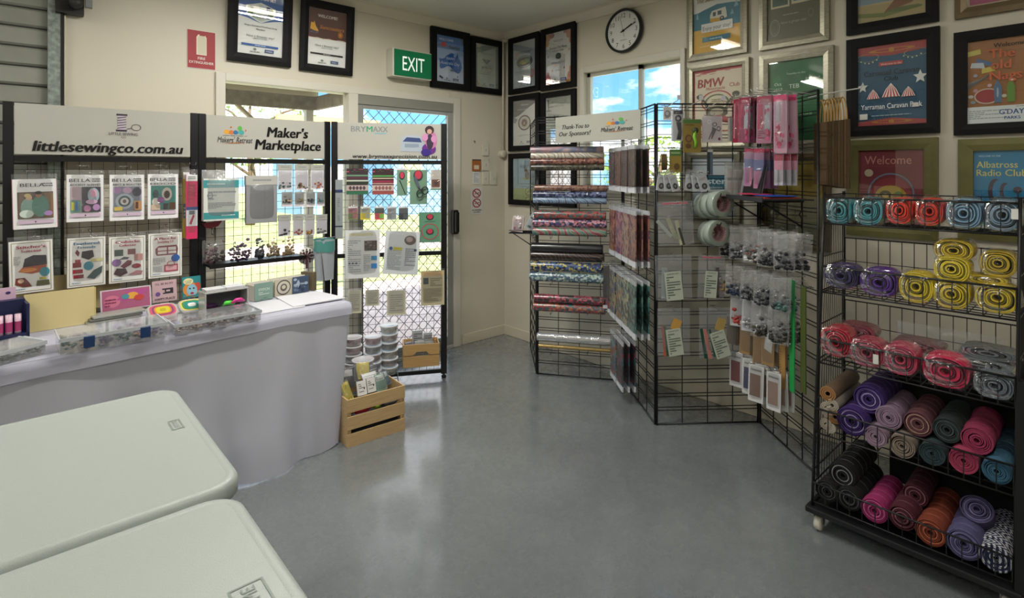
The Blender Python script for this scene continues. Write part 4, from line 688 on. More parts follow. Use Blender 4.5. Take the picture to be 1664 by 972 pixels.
# black shelf with bagged contents
s0, zz = P12.hit(336, 436, .1); s1 = P12.hit(492, 420, .1)[0]; zz = .925
t = thing('mesh_shelf', 'thin black shelf across the marketplace panel holding bags of clips', 'shelf', P12.W(s0, zz, 0))
MB().box(0, s1-s0, -.16, -.0, -.012, 0, BLK).build('board', t); MB().box(0, s1-s0, -.163, -.158, -.018, .006, BLK).build('lip', t)
for x0, x1, y0, y1, cols, lab in [(331, 367, 392, 431, ['#5a3a44', '#6b4a50', '#3f2c34'], 'bag of brown clips, leftmost on the black shelf'), (370, 411, 392, 427, ['#3f2348', '#5a3260', '#2a1a34'], 'bag of purple clips on the black shelf'), (414, 431, 400, 424, ['#22252c', '#343842'], 'bag of dark blue clips on the black shelf'), (434, 456, 396, 422, ['#b5a37c', '#8f7a52'], 'bag of tan pieces on the black shelf, left one'), (460, 480, 394, 420, ['#b8a070', '#9a8050'], 'bag of tan pieces on the black shelf, right one')]:
    sa, sb_ = P12.hit(x0, 420, .1)[0], P12.hit(x1, 420, .1)[0]
    pack_at(P12, (sa+sb_)/2, zz+.001, sb_-sa, .115, .08, 'clip_bag', 'bag of clips', lab, bg=None, th=.05, blob=(cols, 60, .06, .9, .011), top=.02)
sa = P12.hit(498, 420, .06)[0]; zc = P12.hit(498, 416, .06)[1]
t = thing('wood_ornament', 'dark red round wooden windmill ornament with a spotted white disc', 'ornament', P12.W(sa, zc, .06))
b = MB(); b.lathe([(0, -.002), (.055, -.002), (.055, .002), (0, .002)], mat('#dcd8cf', .5), 24, 'y')
for k in range(12):
    a = 2*PI*k/12; b.lathe([(0, -.003), (.006, -.003)], mat('#3a2c2c', .5), 8, 'y', (.043*math.cos(a), 0, .043*math.sin(a)))
b.build('spotted_disc', t)
b = MB()
for k in range(8):
    a = 2*PI*k/8; b.poly([(0, -.006, 0), (.036*math.cos(a-.25), -.006, .036*math.sin(a-.25)), (.038*math.cos(a+.25), -.009, .038*math.sin(a+.25))], mat('#4a2528', .5))
b.box(-.006, .006, -.008, -.003, -.08, 0, mat('#5a2c2c', .5)); b.build('windmill', t, solid=.002)
# hanging teal wrap on a white translucent tube at the right post
sa = P12.hit(527, 400, .14)[0]; z1 = P12.hit(527, 388, .14)[1]; z0 = .755
t = thing('wrap_stand', 'tall white translucent bag with a teal band hung beside the panel post', 'bag', P12.W(sa, z0, .14))
b = MB(); b.grid(lambda u, v: (.062*math.cos(u*2*PI)*(1+.12*v), .028*math.sin(u*2*PI)*(1+.5*v), v*(z1-z0-.01)), 20, 6, mat('#c9ced2', .3, trans=.5)); b.build('white_bag', t)
b = MB(); b.grid(lambda u, v: (.07*math.cos(u*2*PI), .045*math.sin(u*2*PI)+.004*math.sin(20*u), (z1-z0)-.075+v*.07+.01*math.sin(u*2*PI)), 20, 4, mat('#4f8d86', .35)); b.build('teal_wrap', t)
MB().tube([(-.02, -.045, .0), (-.04, -.045, z1-z0-.07)], .003, mat('#4a4640', .4), 6).tube([(-.05, -.02, z1-z0+.005), (.07, -.02, z1-z0+.01)], .003, CHROME, 6).build('hanger', t)
s_, z_ = P12.hit(345, 365, .04)
t = thing('red_clamp', 'dark red soft tool hanging low behind the teal banded bag', 'tool', P12.W(s_, z_, .04))
MB().prism([(-.055, .01), (.05, .02), (.03, -.01), (-.01, -.022), (-.035, -.018)], -.01, .01, mat('#7a1f2c', .5)).tube([(0, 0, -.02), (0, 0, -.06)], .004, CHROME, 5).build('body', t)

# ---- panel 3 packs ----
def tape3(x0, x1, y0, y1, nm, cat, lab, bg, ops, **k): return pack(P3, x0, x1, y0, y1, k.pop('off', .04), nm, cat, lab, bg=bg, ops=ops, **k)
tape3(545, 557, 292, 388, 'quilting_ruler', 'ruler', 'long grey ruler pack with navy label hanging at the left post', '#8f9596', [('r', 0, .78, 1, .83, '#27355c'), ('r', 0, .2, 1, .22, '#2a3444'), ('lines', .3, .3, .6, .7, 12, '#6a7278')], bag=False)
PL_ = lambda base, bars: [('blobs', 0, .82, 1, 1, 12, ['#2f2228', '#c94a6a', '#3a5a3c'])]+[('r', 0, a, 1, c, col) for a, c, col in bars]
tape3(563, 598, 274, 316, 'quilt_pattern', 'sewing pattern', 'quilt pattern card with green and cream bands, left one of the pair', '#3a2c30', PL_(0, [(.7, .76, '#6a8f74'), (.6, .67, '#5a2f3c'), (.5, .56, '#b9c4b0'), (.4, .46, '#2a3a2c'), (.14, .36, '#b9a8a0'), (0, .12, '#2f6a4a')])+[('p', [(.1+.16*k, .25), (.18+.16*k, .34), (.26+.16*k, .25), (.18+.16*k, .16)], '#4a3a44') for k in range(5)], bag=False)
tape3(605, 640, 274, 316, 'quilt_pattern', 'sewing pattern', 'quilt pattern card with red bands, right one of the pair', '#3a2026', PL_(0, [(.68, .74, '#4f9a50'), (.6, .64, '#c9b49a'), (.46, .54, '#8f2f44'), (.4, .44, '#c99a90'), (.14, .36, '#c9b0a8'), (0, .13, '#9a4a44')])+[('p', [(.1+.16*k, .25), (.18+.16*k, .34), (.26+.16*k, .25), (.18+.16*k, .16)], '#8a5a58') for k in range(5)], bag=False)
logo = lambda cx, cy, r: [('e', cx, cy, r*1.4, r*.8, '#2c3a34'), ('e', cx, cy+r*.12, r, r*.62, '#c23a50')]
tape3(645, 662, 276, 318, 'needle_card', 'tool card', 'narrow green card holding a black stiletto tool', '#70917a', logo(.48, .77, .2)+[('p', [(.2, .6), (.3, .6), (.85, .06), (.78, .04)], '#26282a')], bag=False, header=('#e2e2e2', .01))
tape3(666, 694, 276, 332, 'scissor_card', 'tool card', 'green card holding grey handled scissors', '#6f9078', logo(.48, .83, .2), bag=False)
s_, z_ = P3.hit(676, 295, .055)
t = thing('fabric_scissors', 'grey scissors with two round finger loops on the green card', 'scissors', P3.W(s_, z_, .055), P3.a)
b = MB(); b.prism([(-.018, .03), (.0, .035), (.03, -.04), (.015, -.045)], -.003, 0, mat('#5a626e', .35)).build('blades', t)
for cx, cz, nm in ((.026, -.085, 'finger_loop'), (.062, -.062, 'finger_loop')):
    MB().tube([(cx+.02*math.cos(a*PI/6), -.004, cz+.026*math.sin(a*PI/6)) for a in range(13)], .0045, mat('#2c2f33', .4), 6, False).build(nm, t)
MB().tube([(.022, -.004, -.04), (.03, -.004, -.06), (.048, -.004, -.045)], .005, mat('#2c2f33', .4), 6).build('shank', t)
tape3(700, 716, 276, 309, 'label_pack', 'craft pack', 'small white and brown pack hanging at the top right of the barred door panel', '#ddd6cc', [('r', .08, .15, .92, .52, '#8a4a34'), ('e', .5, .33, .2, .1, '#4f2a22'), ('r', 0, .0, 1, .08, '#6f8f74')])
for i, (x0, x1, c, c2, l) in enumerate([(566, 581, '#b8707a', '#6f7f4a', 'pink and green'), (586, 602, '#b9bfa8', '#d8c43a', 'cream and yellow'), (609, 624, '#4a5a54', '#d84a5a', 'dark with red and lime'), (629, 644, '#a9aeb2', '#8f9498', 'plain grey'), (648, 663, '#5a6068', '#2f343a', 'dark grey')]):
    tape3(x0, x1, 336, 357, 'notions_pack', 'craft pack', 'small square %s pack in the middle row of the door panel' % l, c, [('r', 0, .0, 1, .5, c2), ('r', .5, .1, .95, .45, c if i != 2 else '#8fd84a'), ('r', 0, .9, 1, 1, '#dcdcdc'), ('lines', .1, .62, .9, .85, 3, '#6a6a6a')], th=.008, top=.01)
tape3(681, 716, 345, 394, 'hoop_card', 'tool card', 'square green card with a red ring design low on the barred door panel', '#5f8f72', logo(.5, .84, .13)+[('ring', .5, .36, .4, .27, .09, '#b9404e')]+logo(.5, .36, .13)+[('tf', 'quilting hoop', .5, .7, .04, '#2f4a3c', .5)], bag=False, off=.05)
doc = lambda n: [('r', .1+.0*n, .88, .8, .94, '#cfc9a8'), ('lines', .07, .12, .46, .8, 16, '#9aa0a4')]
tape3(561, 617, 374, 452, 'instruction_pack', 'craft pack', 'large clear pack of printed sheets with brown photo and two blue squares', '#dcdedd', doc(0)+[('r', .55, .57, .92, .78, '#4a3a38'), ('blobs', .56, .58, .91, .77, 8, ['#6a5850', '#8a7a70', '#2f2828']), ('r', .75, .37, .92, .46, '#2f88b0'), ('r', .75, .2, .92, .3, '#2f7fc0'), ('lines', .53, .14, .73, .5, 10, '#9aa0a4'), ('r', .1, .3, .14, .33, '#2a5a7a'), ('r', .2, .3, .24, .33, '#3a3a3a'), ('r', .3, .3, .34, .33, '#3a3a3a')], off=.06, th=.008, top=.02, roll=0)
tape3(622, 678, 376, 446, 'instruction_pack', 'craft pack', 'large clear pack of printed sheets with an oval photo and yellow strip', '#d6dadc', [('lines', .08, .1, .5, .6, 14, '#9aa0a4'), ('e', .72, .8, .17, .11, '#6a5850'), ('e', .7, .82, .1, .06, '#b0a098'), ('r', .25, .56, .5, .63, '#c9c43a'), ('e', .18, .6, .05, .04, '#3a5a9a'), ('lines', .6, .2, .92, .62, 9, '#8a8f98'), ('r', .85, .55, .93, .6, '#3c3f58')], off=.06, th=.008, top=.025, roll=.07)
for x0, x1, y0, y1, l, r_ in [(566, 587, 472, 509, 'left of three cream tag packs under the crossbar', 0), (594, 616, 471, 497, 'middle and smallest of three cream tag packs under the crossbar', 0), (629, 659, 472, 512, 'right and largest of three cream tag packs under the crossbar', 0)]:
    tape3(x0, x1, y0, y1, 'tag_pack', 'craft pack', l, '#c9c4a8', [('lines', .15, .15, .85, .85, 8, '#8f8a74')], off=.05, th=.005, top=.015, filmm=FILMW)
tape3(684, 722, 440, 496, 'instruction_pack', 'craft pack', 'tan printed sheet in a clear pack over the right post of the barred door panel', '#bfb592', [('r', .05, .85, .95, .98, '#c9a878'), ('r', .1, .62, .32, .8, '#3c4a48'), ('lines', .4, .55, .9, .8, 5, '#6f6a54'), ('lines', .12, .12, .88, .5, 9, '#7f7a62')], off=.05, th=.005, top=.015)

# wire shelf low on panel 3 with tubs, and the small crate
t = thing('wire_shelf', 'low black wire shelf hooked on the barred door panel under the plastic tubs', 'shelf', (*P3.o, .085), P3.a)
b = MB()
for k in range(9): b.wire((.02+.05*k, -.26, 0), (.02+.05*k, -.01, 0), .002, BLK)
for yy in (-.26, -.18, -.1, -.01): b.wire((.02, yy, 0), (.42, yy, 0), .0025, BLK)
b.build('wire_deck', t); MB().tube([(.02, -.01, 0), (.02, -.01, -.05), (.02, -.26, 0)], .003, BLK, 5).tube([(.42, -.01, 0), (.42, -.01, -.05), (.42, -.26, 0)], .003, BLK, 5).build('bracket', t)
TUB = film('tub_plastic', '#f4f4f2', .30, .12, .08, 0); TUBL = film('tub_lid', '#ffffff', .62, .15, .05, 0)
def tub(loc, r, h, col, lab, grp):
    t = thing('plastic_tub', lab, 'tub', loc, 0, grp)
    b = MB(); b.lathe([(0, .001), (r*.84, .001), (r*.93, h*.82)], TUB, 20); b.build('bowl', t)
    b = MB(); b.lathe([(0, .004), (r*.80, .004), (r*.87, h*.6), (0, h*.66)], pattern('tub'+col[0], col[1], 60, 'voronoi', .5, 0), 18); b.build('contents', t)
    b = MB(); b.lathe([(r*.93, h*.78), (r, h*.78), (r, h*.92), (r*.9, h*.94), (r*.85, h*.90), (0, h*.90)], TUBL, 24); b.build('lid', t)
TC = [('a', ['#8a3a4a', '#c98a90', '#5a2a34']), ('b', ['#d8c8cc', '#a88a90', '#e4dcd8']), ('c', ['#2f3444', '#5a6a84', '#8a8f9c']), ('d', ['#b04a6a', '#c97a8f', '#7a2a44']), ('e', ['#8a8f84', '#c9c8b8', '#4a4c44']), ('f', ['#9a5a3a', '#3a3038', '#c08a6a'])]
names = ['berry', 'pale pink', 'navy', 'bright pink', 'grey', 'rust']
def stack(pxc, ybot, n, rpx, zs, seq, where, off):
    s, z = P3.hit(pxc, ybot, off); x, y, _ = P3.W(s, 0, off)
    Z = 3.75; r = rpx/900*Z; h = .056
    for i in range(n):
        c = seq[i]; pos = 'lowest' if i == 0 else ('topmost' if i == n-1 else '%s from bottom' % ['', 'second', 'third', 'fourth', 'fifth', 'sixth'][i])
        tub((x, y, zs+i*h), r, h, TC[c], 'tub with %s contents, %s of %s' % (names[c], pos, where), 'stacked plastic tubs')
stack(632, 592, 6, 15, .088, [4, 5, 4, 2, 1, 4], 'the right hand tub stack', .08)
stack(606, 590, 5, 14, .088, [5, 2, 0, 2, 3], 'the second stack from the right', .13)
stack(590, 590, 3, 17, .088, [0, 1, 1], 'the short wide stack in front', .25)
stack(574, 590, 5, 14, .088, [4, 0, 4, 3, 0], 'the leftmost tub stack', .12)

PINE = mat('#c8a878', .55, var=.14, vscale=9, stretch=(1, 4, 22)); PINE2 = mat('#b5915c', .55, var=.14, vscale=9, stretch=(1, 4, 22))
def crate(loc, rot, w, d_, h, label, nslat, gap, handle=False, m=PINE):
    t = thing('wooden_crate', label, 'crate', loc, rot); sl = (h-gap*(nslat-1))/nslat
    for i in range(nslat):
        z = i*(sl+gap)
        if handle and i == nslat-1:
            pts = [(-w/2, z), (-w*.22, z), (-w*.14, z+.022), (w*.14, z+.022), (w*.22, z), (w/2, z), (w/2, z+sl), (-w/2, z+sl)]
            MB().prism(pts, -.008, 0, m).build('slat', t, bevel=.001)
        else: MB().box(-w/2, w/2, -.008, 0, z, z+sl, m).build('slat', t, bevel=.001)
        MB().box(-w/2, w/2, d_, d_+.008, z, z+sl, m).build('slat', t, bevel=.001)
    for x0, x1 in ((-w/2, -w/2+.008), (w/2-.008, w/2)): MB().box(x0, x1, 0, d_, 0, h, m).build('end_board', t, bevel=.001)
    for x in (-w/2+.009, w/2-.024):
        for y in (.001, d_-.016): MB().box(x, x+.015, y, y+.015, .01, h-.01, m).build('corner_batten', t)
    MB().box(-w/2+.008, w/2-.008, 0, d_, .004, .012, m).build('base', t); return t
ca = flat(563.5, 728, 0); cb = flat(657, 698, 0); crot = math.atan2(cb[1]-ca[1], cb[0]-ca[0]); cw = math.hypot(cb[0]-ca[0], cb[1]-ca[1])
cc = ((ca[0]+cb[0])/2, (ca[1]+cb[1])/2)
crate((*cc, 0), crot, cw, .25, .252, 'pine slatted crate on the floor at the end of the white cloth', 3, .022)
def item_in(cx, cy, w, lst, rot, zb):
    for (x, y, z, iw, ih, yaw, pitch, bg, ops, nm, cat, lab, bag) in lst:
        X = cx+x*math.cos(rot)-y*math.sin(rot); Y = cy+x*math.sin(rot)+y*math.cos(rot)
        t = thing(nm, lab, cat, (X, Y, zb+z), (pitch, 0, rot+yaw)); b = MB().box(-iw/2, iw/2, -.006, .006, 0, ih, mat(bg, .5)); layers(b, iw, ih, ops, -.0066); b.build('card', t)
        if bag: sheet_bag(iw+.01, ih, .03, FILM, int(x*999), 0, .01).build('bag', t)
dark = '#2c3038'
item_in(*cc, cw, [
 (-.13, .05, .0, .05, .1, .4, -.5, '#c9b94a', [('blobs', 0, 0, 1, 1, 8, ['#a8982f', '#e0d47a'])], 'felt_pack', 'craft pack', 'yellow pack at the front left of the floor crate', 1),
 (-.06, .05, .01, .052, .075, 0, -.3, '#e0deda', [('lines', .15, .2, .85, .85, 5, '#6a6a6a'), ('e', .75, .45, .07, .06, dark)], 'label_card', 'craft card', 'white label card standing in the floor crate, left one', 0),
 (-.0, .06, .01, .05, .075, .05, -.3, '#dddbd6', [('lines', .15, .2, .85, .85, 5, '#6a6a6a'), ('e', .75, .45, .07, .06, dark)], 'label_card', 'craft card', 'white label card standing in the floor crate, right one', 0),
 (.065, .07, .0, .07, .09, .2, -.4, '#7f9c90', [('r', .1, .6, .9, .95, '#d0d8d2'), ('lines', .15, .65, .85, .9, 3, '#6a7a70')], 'felt_pack', 'craft pack', 'pale green soft pack in the middle of the floor crate', 1),
 (.115, .12, .0, .07, .08, .3, -.5, '#5f7684', [('r', .1, .6, .9, .95, '#c9d0d4')], 'felt_pack', 'craft pack', 'blue grey soft pack at the right of the floor crate', 1),
 (-.03, .02, -.04, .17, .05, .05, -.7, '#7a8f84', [('r', 0, 0, 1, .3, '#b04a54'), ('lines', .1, .5, .9, .8, 2, '#c9d8cc')], 'felt_pack', 'craft pack', 'flat green and red pack lying along the front of the floor crate', 1),
 (-.1, .15, .03, .07, .1, -.2, -.4, '#33353c', [('r', .1, .6, .9, .95, '#d8d8d8')], 'felt_pack', 'craft pack', 'black pack with white label at the back left of the floor crate', 1),
 (-.05, .19, .03, .06, .09, .3, -.3, '#8a8c90', [('blobs', 0, 0, 1, 1, 8, ['#d0d0d4', '#55585f'])], 'felt_pack', 'craft pack', 'silver and grey pack at the back of the floor crate', 1),
 (.01, .2, .04, .07, .09, -.3, -.4, '#d2c46a', [('blobs', .1, .1, .9, .9, 5, ['#b8a84a', '#e2d98a'])], 'felt_pack', 'craft pack', 'large yellow pack at the back of the floor crate', 1),
 (.04, .14, .02, .09, .07, .1, -.8, '#dcdcda', [('lines', .1, .2, .9, .8, 4, '#8a8a8a')], 'felt_pack', 'craft pack', 'white pack lying in the middle of the floor crate', 1),
 (.08, .2, .02, .06, .08, .2, -.3, '#6f7378', [('lines', .1, .2, .9, .8, 4, '#d8d8d8')], 'felt_pack', 'craft pack', 'grey pack at the back right of the floor crate', 1)], crot, .225)
for (a, c0, l, w_) in ((-.06, '#c92a44', 'crimson soft strap showing through the upper gap of the floor crate', .1), (.02, '#9ac43a', 'lime soft strap showing through the upper gap of the floor crate', .04), (.1, '#55585a', 'grey soft strap showing through the upper gap of the floor crate', .11)):
    X = cc[0]+a*math.cos(crot)-.02*math.sin(crot); Y = cc[1]+a*math.sin(crot)+.02*math.cos(crot)
    b = MB(); b.tube([(-w_/2, .015, 0), (-w_/6, .01, .012), (w_/6, .012, .006), (w_/2, .015, .02)], [.006, .016, .013, .008], mat(c0, .6), 8); o = b.build('soft_strap', loc=(X, Y, .155), rot=crot); tag(o, l, 'strap')
b = MB().box(-cw/2+.03, cw/2-.03, .02, .2, 0, .07, mat('#23252a', .8, var=.3, vscale=60)).box(-cw/2+.05, cw/2-.06, .03, .15, .07, .09, mat('#33363c', .8, var=.3, vscale=60)); o = b.build('dark_fabric', loc=(*cc, .013), rot=crot); tag(o, 'dark folded fabric filling the bottom of the floor crate', 'fabric')
# small crate on panel 3
s0, zc0 = P3.hit(655, 598, .16); s1 = P3.hit(714, 598, .16)[0]; zt = P3.hit(685, 559, .16)[1]
c3 = P3.W((s0+s1)/2, zc0, .16)
crate(c3, P3.a, s1-s0, .13, zt-zc0, 'small honey coloured crate with a hand slot hooked low on the door panel', 2, .006, True, PINE2)
item_in(c3[0], c3[1], .2, [
 (-.06, .03, .07, .05, .1, .1, 0, '#b9bcc4', [('blobs', .1, .1, .9, .9, 6, ['#55585f', '#e0e0e4'])], 'stamp_pack', 'craft pack', 'grey patterned pack at the front left of the small crate', 1),
 (-.01, .04, .07, .06, .14, 0, 0, '#c9ccc8', [('lines', .1, .1, .9, .9, 8, '#6a6f74')], 'stamp_pack', 'craft pack', 'grey printed pack at the front middle of the small crate', 1),
 (.055, .04, .07, .06, .13, -.1, 0, '#a8aaa4', [('blobs', .1, .1, .9, .9, 6, ['#6a6a5c', '#e0e0da'])], 'stamp_pack', 'craft pack', 'olive grey pack at the front right of the small crate', 1),
 (-.085, .06, .12, .05, .08, .5, 0, '#9a9aa8', [('blobs', .1, .1, .9, .9, 6, ['#55507a', '#e0e0e4'])], 'stamp_pack', 'craft pack', 'violet grey pack leaning out at the left of the small crate', 1),
 (-.02, .09, .12, .07, .15, 0, 0, '#c2c5c9', [('lines', .1, .1, .9, .9, 8, '#4a4f54')], 'stamp_pack', 'craft pack', 'tallest pack at the back left of the small crate', 1),
 (.05, .09, .12, .06, .13, 0, 0, '#b5b8ba', [('lines', .1, .1, .9, .9, 7, '#4a4f54')], 'stamp_pack', 'craft pack', 'tall pack at the back right of the small crate', 1)], P3.a, c3[2]-.05)
# ================= cloth covered table =================
TZ = .74
CL = mat('#e4e4ee', .65, bump=.10, bscale=180, trans=.5)
ta = flat(0, 597, TZ); tb = flat(568, 492, TZ); trot = math.atan2(tb[1]-ta[1], tb[0]-ta[0])
TBL = Pl((tb[0], tb[1]), trot)     # s=0 at the right front corner, negative to the left
t = thing('market_table', 'long trestle table hidden under the white cloth in front of the panels', 'table', (tb[0], tb[1], 0), trot)
MB().box(-2.9, -.02, .02, .60, TZ-.04, TZ-.006, mat('#d8d8d2', .5)).build('table_top', t)
for x in (-2.7, -.2):
    for y in (.08, .54): MB().tube([(x, y, 0), (x, y, TZ-.04)], .014, mat('#8a8c8e', .35, metal=.6), 8).build('leg', t)
cl = thing('tablecloth', 'white cloth draped to the floor over the long market table', 'tablecloth', (tb[0], tb[1], 0), trot)
L = 3.0
def top(u, v):
    return (-L+u*(L), v*.62, TZ+.001)
b = MB(); b.grid(top, 2, 2, CL)
def prof(x, z):                         # outward distance of the hanging front
    k = max(0, 1-z/TZ)*(1-.75*math.exp(x*7)); near = max(0, 1+x/1.0)*(1-math.exp(x*6))
    f = .012*math.sin(9*x+.8)+.014*math.sin(15.5*x+1.3)+.006*math.sin(31*x)+.01*math.sin(4.1*x+2)
    return .003+k*(.06)+k**1.5*(f*2.1+.014*abs(math.sin(6.3*x+1))+.010*abs(math.sin(10.7*x+3*z))+.008*math.sin(23*x-5*z))+.035*max(0, k-.62)*near*(1+math.sin(11*x+2))
def front(u, v):
    x = -L+u*L; z = TZ*(1-v)+.002+.001
    z += (.014*max(0, math.sin(7.5*x+.6))*v**6)
    return (x-.085*v*math.exp(x*3), -prof(x, z), z)
b.grid(front, 150, 22, CL)
def side(u, v):
    z = TZ*(1-v)+.003; k = v; a = u
    y = -prof(0, z)*(1-a)+.62*a; return (.004-k*(.085-.01*math.sin(14*a+1)*a), y, z)
b.grid(side, 20, 16, CL); b.build('cloth', cl)
b = MB()
def hem(u, v):
    x = -L+u*L; z = TZ+.004-v*(.062+.006*math.sin(3*x)); return (x, -(.020+.003*math.sin(21*x)+.005*math.sin(6*x)+.004*v) if v > 0 else 0.0, z)
b.grid(hem, 120, 4, CL); b.grid(lambda u, v: (-L+u*L, v*.62, TZ+.004), 1, 1, CL); b.grid(lambda u, v: (.006+.006*v, -.01+u*.63, TZ+.004-v*.05), 8, 3, CL)
b.build('overcloth', cl)
TS = TZ+.0055
def on_table(px, py, z=TS):
    x, y = flat(px, py, z); dx, dy = x-tb[0], y-tb[1]; return dx*TBL.u[0]+dy*TBL.u[1], -(dx*TBL.n[0]+dy*TBL.n[1]), x, y
def tthing(name, label, cat, px, py, yaw=0, grp=None, z=TS):
    _, _, x, y = on_table(px, py, z); return thing(name, label, cat, (x, y, z), trot+yaw, grp)
CLEAR = film('clear_box', '#e8ecee', .08, .08, .05, 0, 28, .4)
# compartment boxes
def organiser(label, p0, p1, w_, d_, h, cells, cols, latch=None, seed=3, z=TS):
    s0, f0, x0, y0 = on_table(p0[0], p0[1], z); s1, f1, x1, y1 = on_table(p1[0], p1[1], z)
    w_ = w_ or math.hypot(x1-x0, y1-y0); rot = math.atan2(y1-y0, x1-x0)
    t = thing('organiser_box', label, 'storage box', (x0, y0, z), rot)
    b = MB(); b.box(0, w_, 0, d_, 0, .002, CLEAR).box(0, w_, 0, .002, 0, h, CLEAR).box(0, w_, d_-.002, d_, 0, h, CLEAR).box(0, .002, 0, d_, 0, h, CLEAR).box(w_-.002, w_, 0, d_, 0, h, CLEAR)
    b.build('tray', t)
    b = MB(); b.box(-.003, w_+.003, -.003, d_+.003, h, h+.003, CLEAR); b.box(-.003, w_+.003, -.005, -.001, h-.01, h+.004, mat('#c9cdd0', .2, coat=.5)).box(-.004, 0, -.003, d_+.003, h-.006, h+.004, mat('#c9cdd0', .2)).box(w_, w_+.004, -.003, d_+.003, h-.006, h+.004, mat('#c9cdd0', .2)); b.build('lid', t)
    nx, ny = cells; rnd = random.Random(seed)
    for i in range(1, nx): MB().box(w_*i/nx-.001, w_*i/nx+.001, .003, d_-.003, .003, h-.004, CLEAR).build('divider', t)
    for j in range(1, ny): MB().box(.003, w_-.003, d_*j/ny-.001, d_*j/ny+.001, .003, h-.004, CLEAR).build('divider', t)
    for i in range(nx):
        for j in range(ny):
            b = MB(); c = cols[(i*ny+j) % len(cols)]
            for q in range(16):
                x = w_*(i+rnd.uniform(.15, .85))/nx; y = d_*(j+rnd.uniform(.12, .88))/ny; r = .01*rnd.uniform(.7, 1.4); zc = rnd.uniform(.01, h*.7); k = 6
                vs = [(x+r*math.cos(2*PI*a/k), y+r*math.sin(2*PI*a/k), zc) for a in range(k)]+[(x, y, zc+r*.6), (x, y, zc-r*.6)]
                b.add(vs, [(a, (a+1) % k, k) for a in range(k)]+[((a+1) % k, a, k+1) for a in range(k)], mat(rnd.choice(c), .4))
            b.build('contents', t, kind='stuff')
    for fx in (latch or []): MB().box(w_*fx-.018, w_*fx+.018, -.008, -.002, h*.25, h*.98, mat('#23406e', .3)).build('latch', t, bevel=.002)
    return t
organiser('clear lidded compartment box at the left end of the market table', (2, 594), (74, 575), None, .14, .05, (4, 2), [['#8a9a94', '#c9b49a'], ['#6a8f8a', '#d8d4cc'], ['#b9c4c0', '#8a7a6a'], ['#c9a890', '#7a6a5a']], seed=2)
organiser('second clear compartment box stacked on the left end box', (-6, 597), (74, 575), None, .15, .045, (4, 2), [['#b9bcc0', '#8f8f8a'], ['#a8b4a8', '#d4d0c8']], seed=9, z=TS+.0545)
organiser('long clear compartment box with two navy latches, centre of the table edge', (98, 579), (271, 548), None, .19, .062, (6, 2), [['#3c5a5a', '#2f3f44'], ['#6a8a7a', '#3a4a5a'], ['#8a6a5a', '#c99a8a', '#4a4a5c'], ['#5a4f8a', '#3f3f6a'], ['#6a5f7a', '#4a4a6a'], ['#3f7a6a', '#2f4a5a']], [.25, .78], 5)
organiser('clear compartment box with glossy lid right of the navy latched one', (284, 546), (424, 520), None, .2, .045, (6, 2), [['#6a5a58', '#8a7f7a'], ['#8a6a6a', '#4a4444'], ['#3a3a3a', '#8a7468'], ['#a87a6a', '#6a4a44']], None, 8)
# white sheets at the right end
t = thing('paper_pad', 'two white foam sheets lying at the right end of the table', 'paper', (*on_table(566, 487)[2:], TS), trot)
b = MB(); b.add([(-.50, .02, 0), (-.24, .015, 0), (-.2, .26, 0), (-.42, .28, 0), (-.50, .02, .004), (-.24, .015, .004), (-.2, .26, .004), (-.42, .28, .004)], [(4, 5, 6, 7), (0, 3, 2, 1), (0, 1, 5, 4), (1, 2, 6, 5), (2, 3, 7, 6), (3, 0, 4, 7)], mat('#d8d8dc', .6)); b.build('sheet', t)
b = MB(); b.add([(-.30, .03, .005), (-.01, .015, .006), (-.03, .30, .004), (-.27, .32, .005), (-.30, .03, .009), (-.01, .015, .012), (-.03, .30, .008), (-.27, .32, .009)], [(4, 5, 6, 7), (0, 3, 2, 1), (0, 1, 5, 4), (1, 2, 6, 5), (2, 3, 7, 6), (3, 0, 4, 7)], mat('#dcdce0', .6)); b.build('sheet', t)
# navy counter display at far left
t = tthing('counter_display', 'navy counter display box with pink header holding pink tubes', 'display box', 6, 556, .05)
NV = mat('#1b2148', .4)
b = MB(); b.box(-.12, .075, .06, .12, 0, .16, NV).box(.07, .08, -.02, .12, 0, .15, NV).box(-.12, .08, -.02, .12, 0, .02, NV).box(-.12, .08, -.02, -.012, 0, .03, NV); b.build('box', t)
hb = MB().box(-.12, .05, .10, .108, .13, .21, mat('#d3b0c4', .5)); layers(hb, .17, .05, [('lines', .1, .5, .7, .8, 1, '#6a3a6a'), ('e', .85, .65, .05, .12, '#3b2f6a'), ('lines', .1, .1, .7, .3, 1, '#8a6a8a')], .0994, -.035, .155); hb.build('header', t)
for k in range(6):
    x = -.1+k*.029; b = MB(); b.lathe([(0, 0), (.012, 0), (.012, .09), (.0, .09)], mat('#d8b4c4', .35), 12, 'z', (x, .0, .02)); b.lathe([(.0122, .02), (.0122, .06)], mat('#a8386a', .35), 12, 'z', (x, .0, .02)); o = b.build('glue_tube', t)
t = tthing('envelope', 'large cream envelope board standing behind the navy display', 'envelope', 105, 532, .02)
MB().box(-.14, .11, 0, .006, 0, .17, mat('#d6c58e', .7)).build('front_sheet', t); MB().box(-.13, .118, .008, .012, 0, .165, mat('#cbb97f', .7)).build('back_sheet', t)
t = thing('backing_board', 'wide tan board standing behind the bottom row of pattern packs', 'board', (P12.hit(15, 500)[0]-3.31, -.142, .745))
MB().box(0, .44, 0, .005, 0, .19, mat('#a8976c', .7)).build('board', t)
def stand_card(px, py, w_, h_, bg, ops, name, cat, label, yaw=0, pitch=-.15, z=TS, th=.004):
    _, _, x, y = on_table(px, py, z); t = thing(name, label, cat, (x, y, z), (pitch, 0, trot+yaw)); b = MB().box(-w_/2, w_/2, -th, 0, 0, h_, mat(bg, .4)); layers(b, w_, h_, ops, -th-.0006); b.build('face', t, bevel=.0008); return t
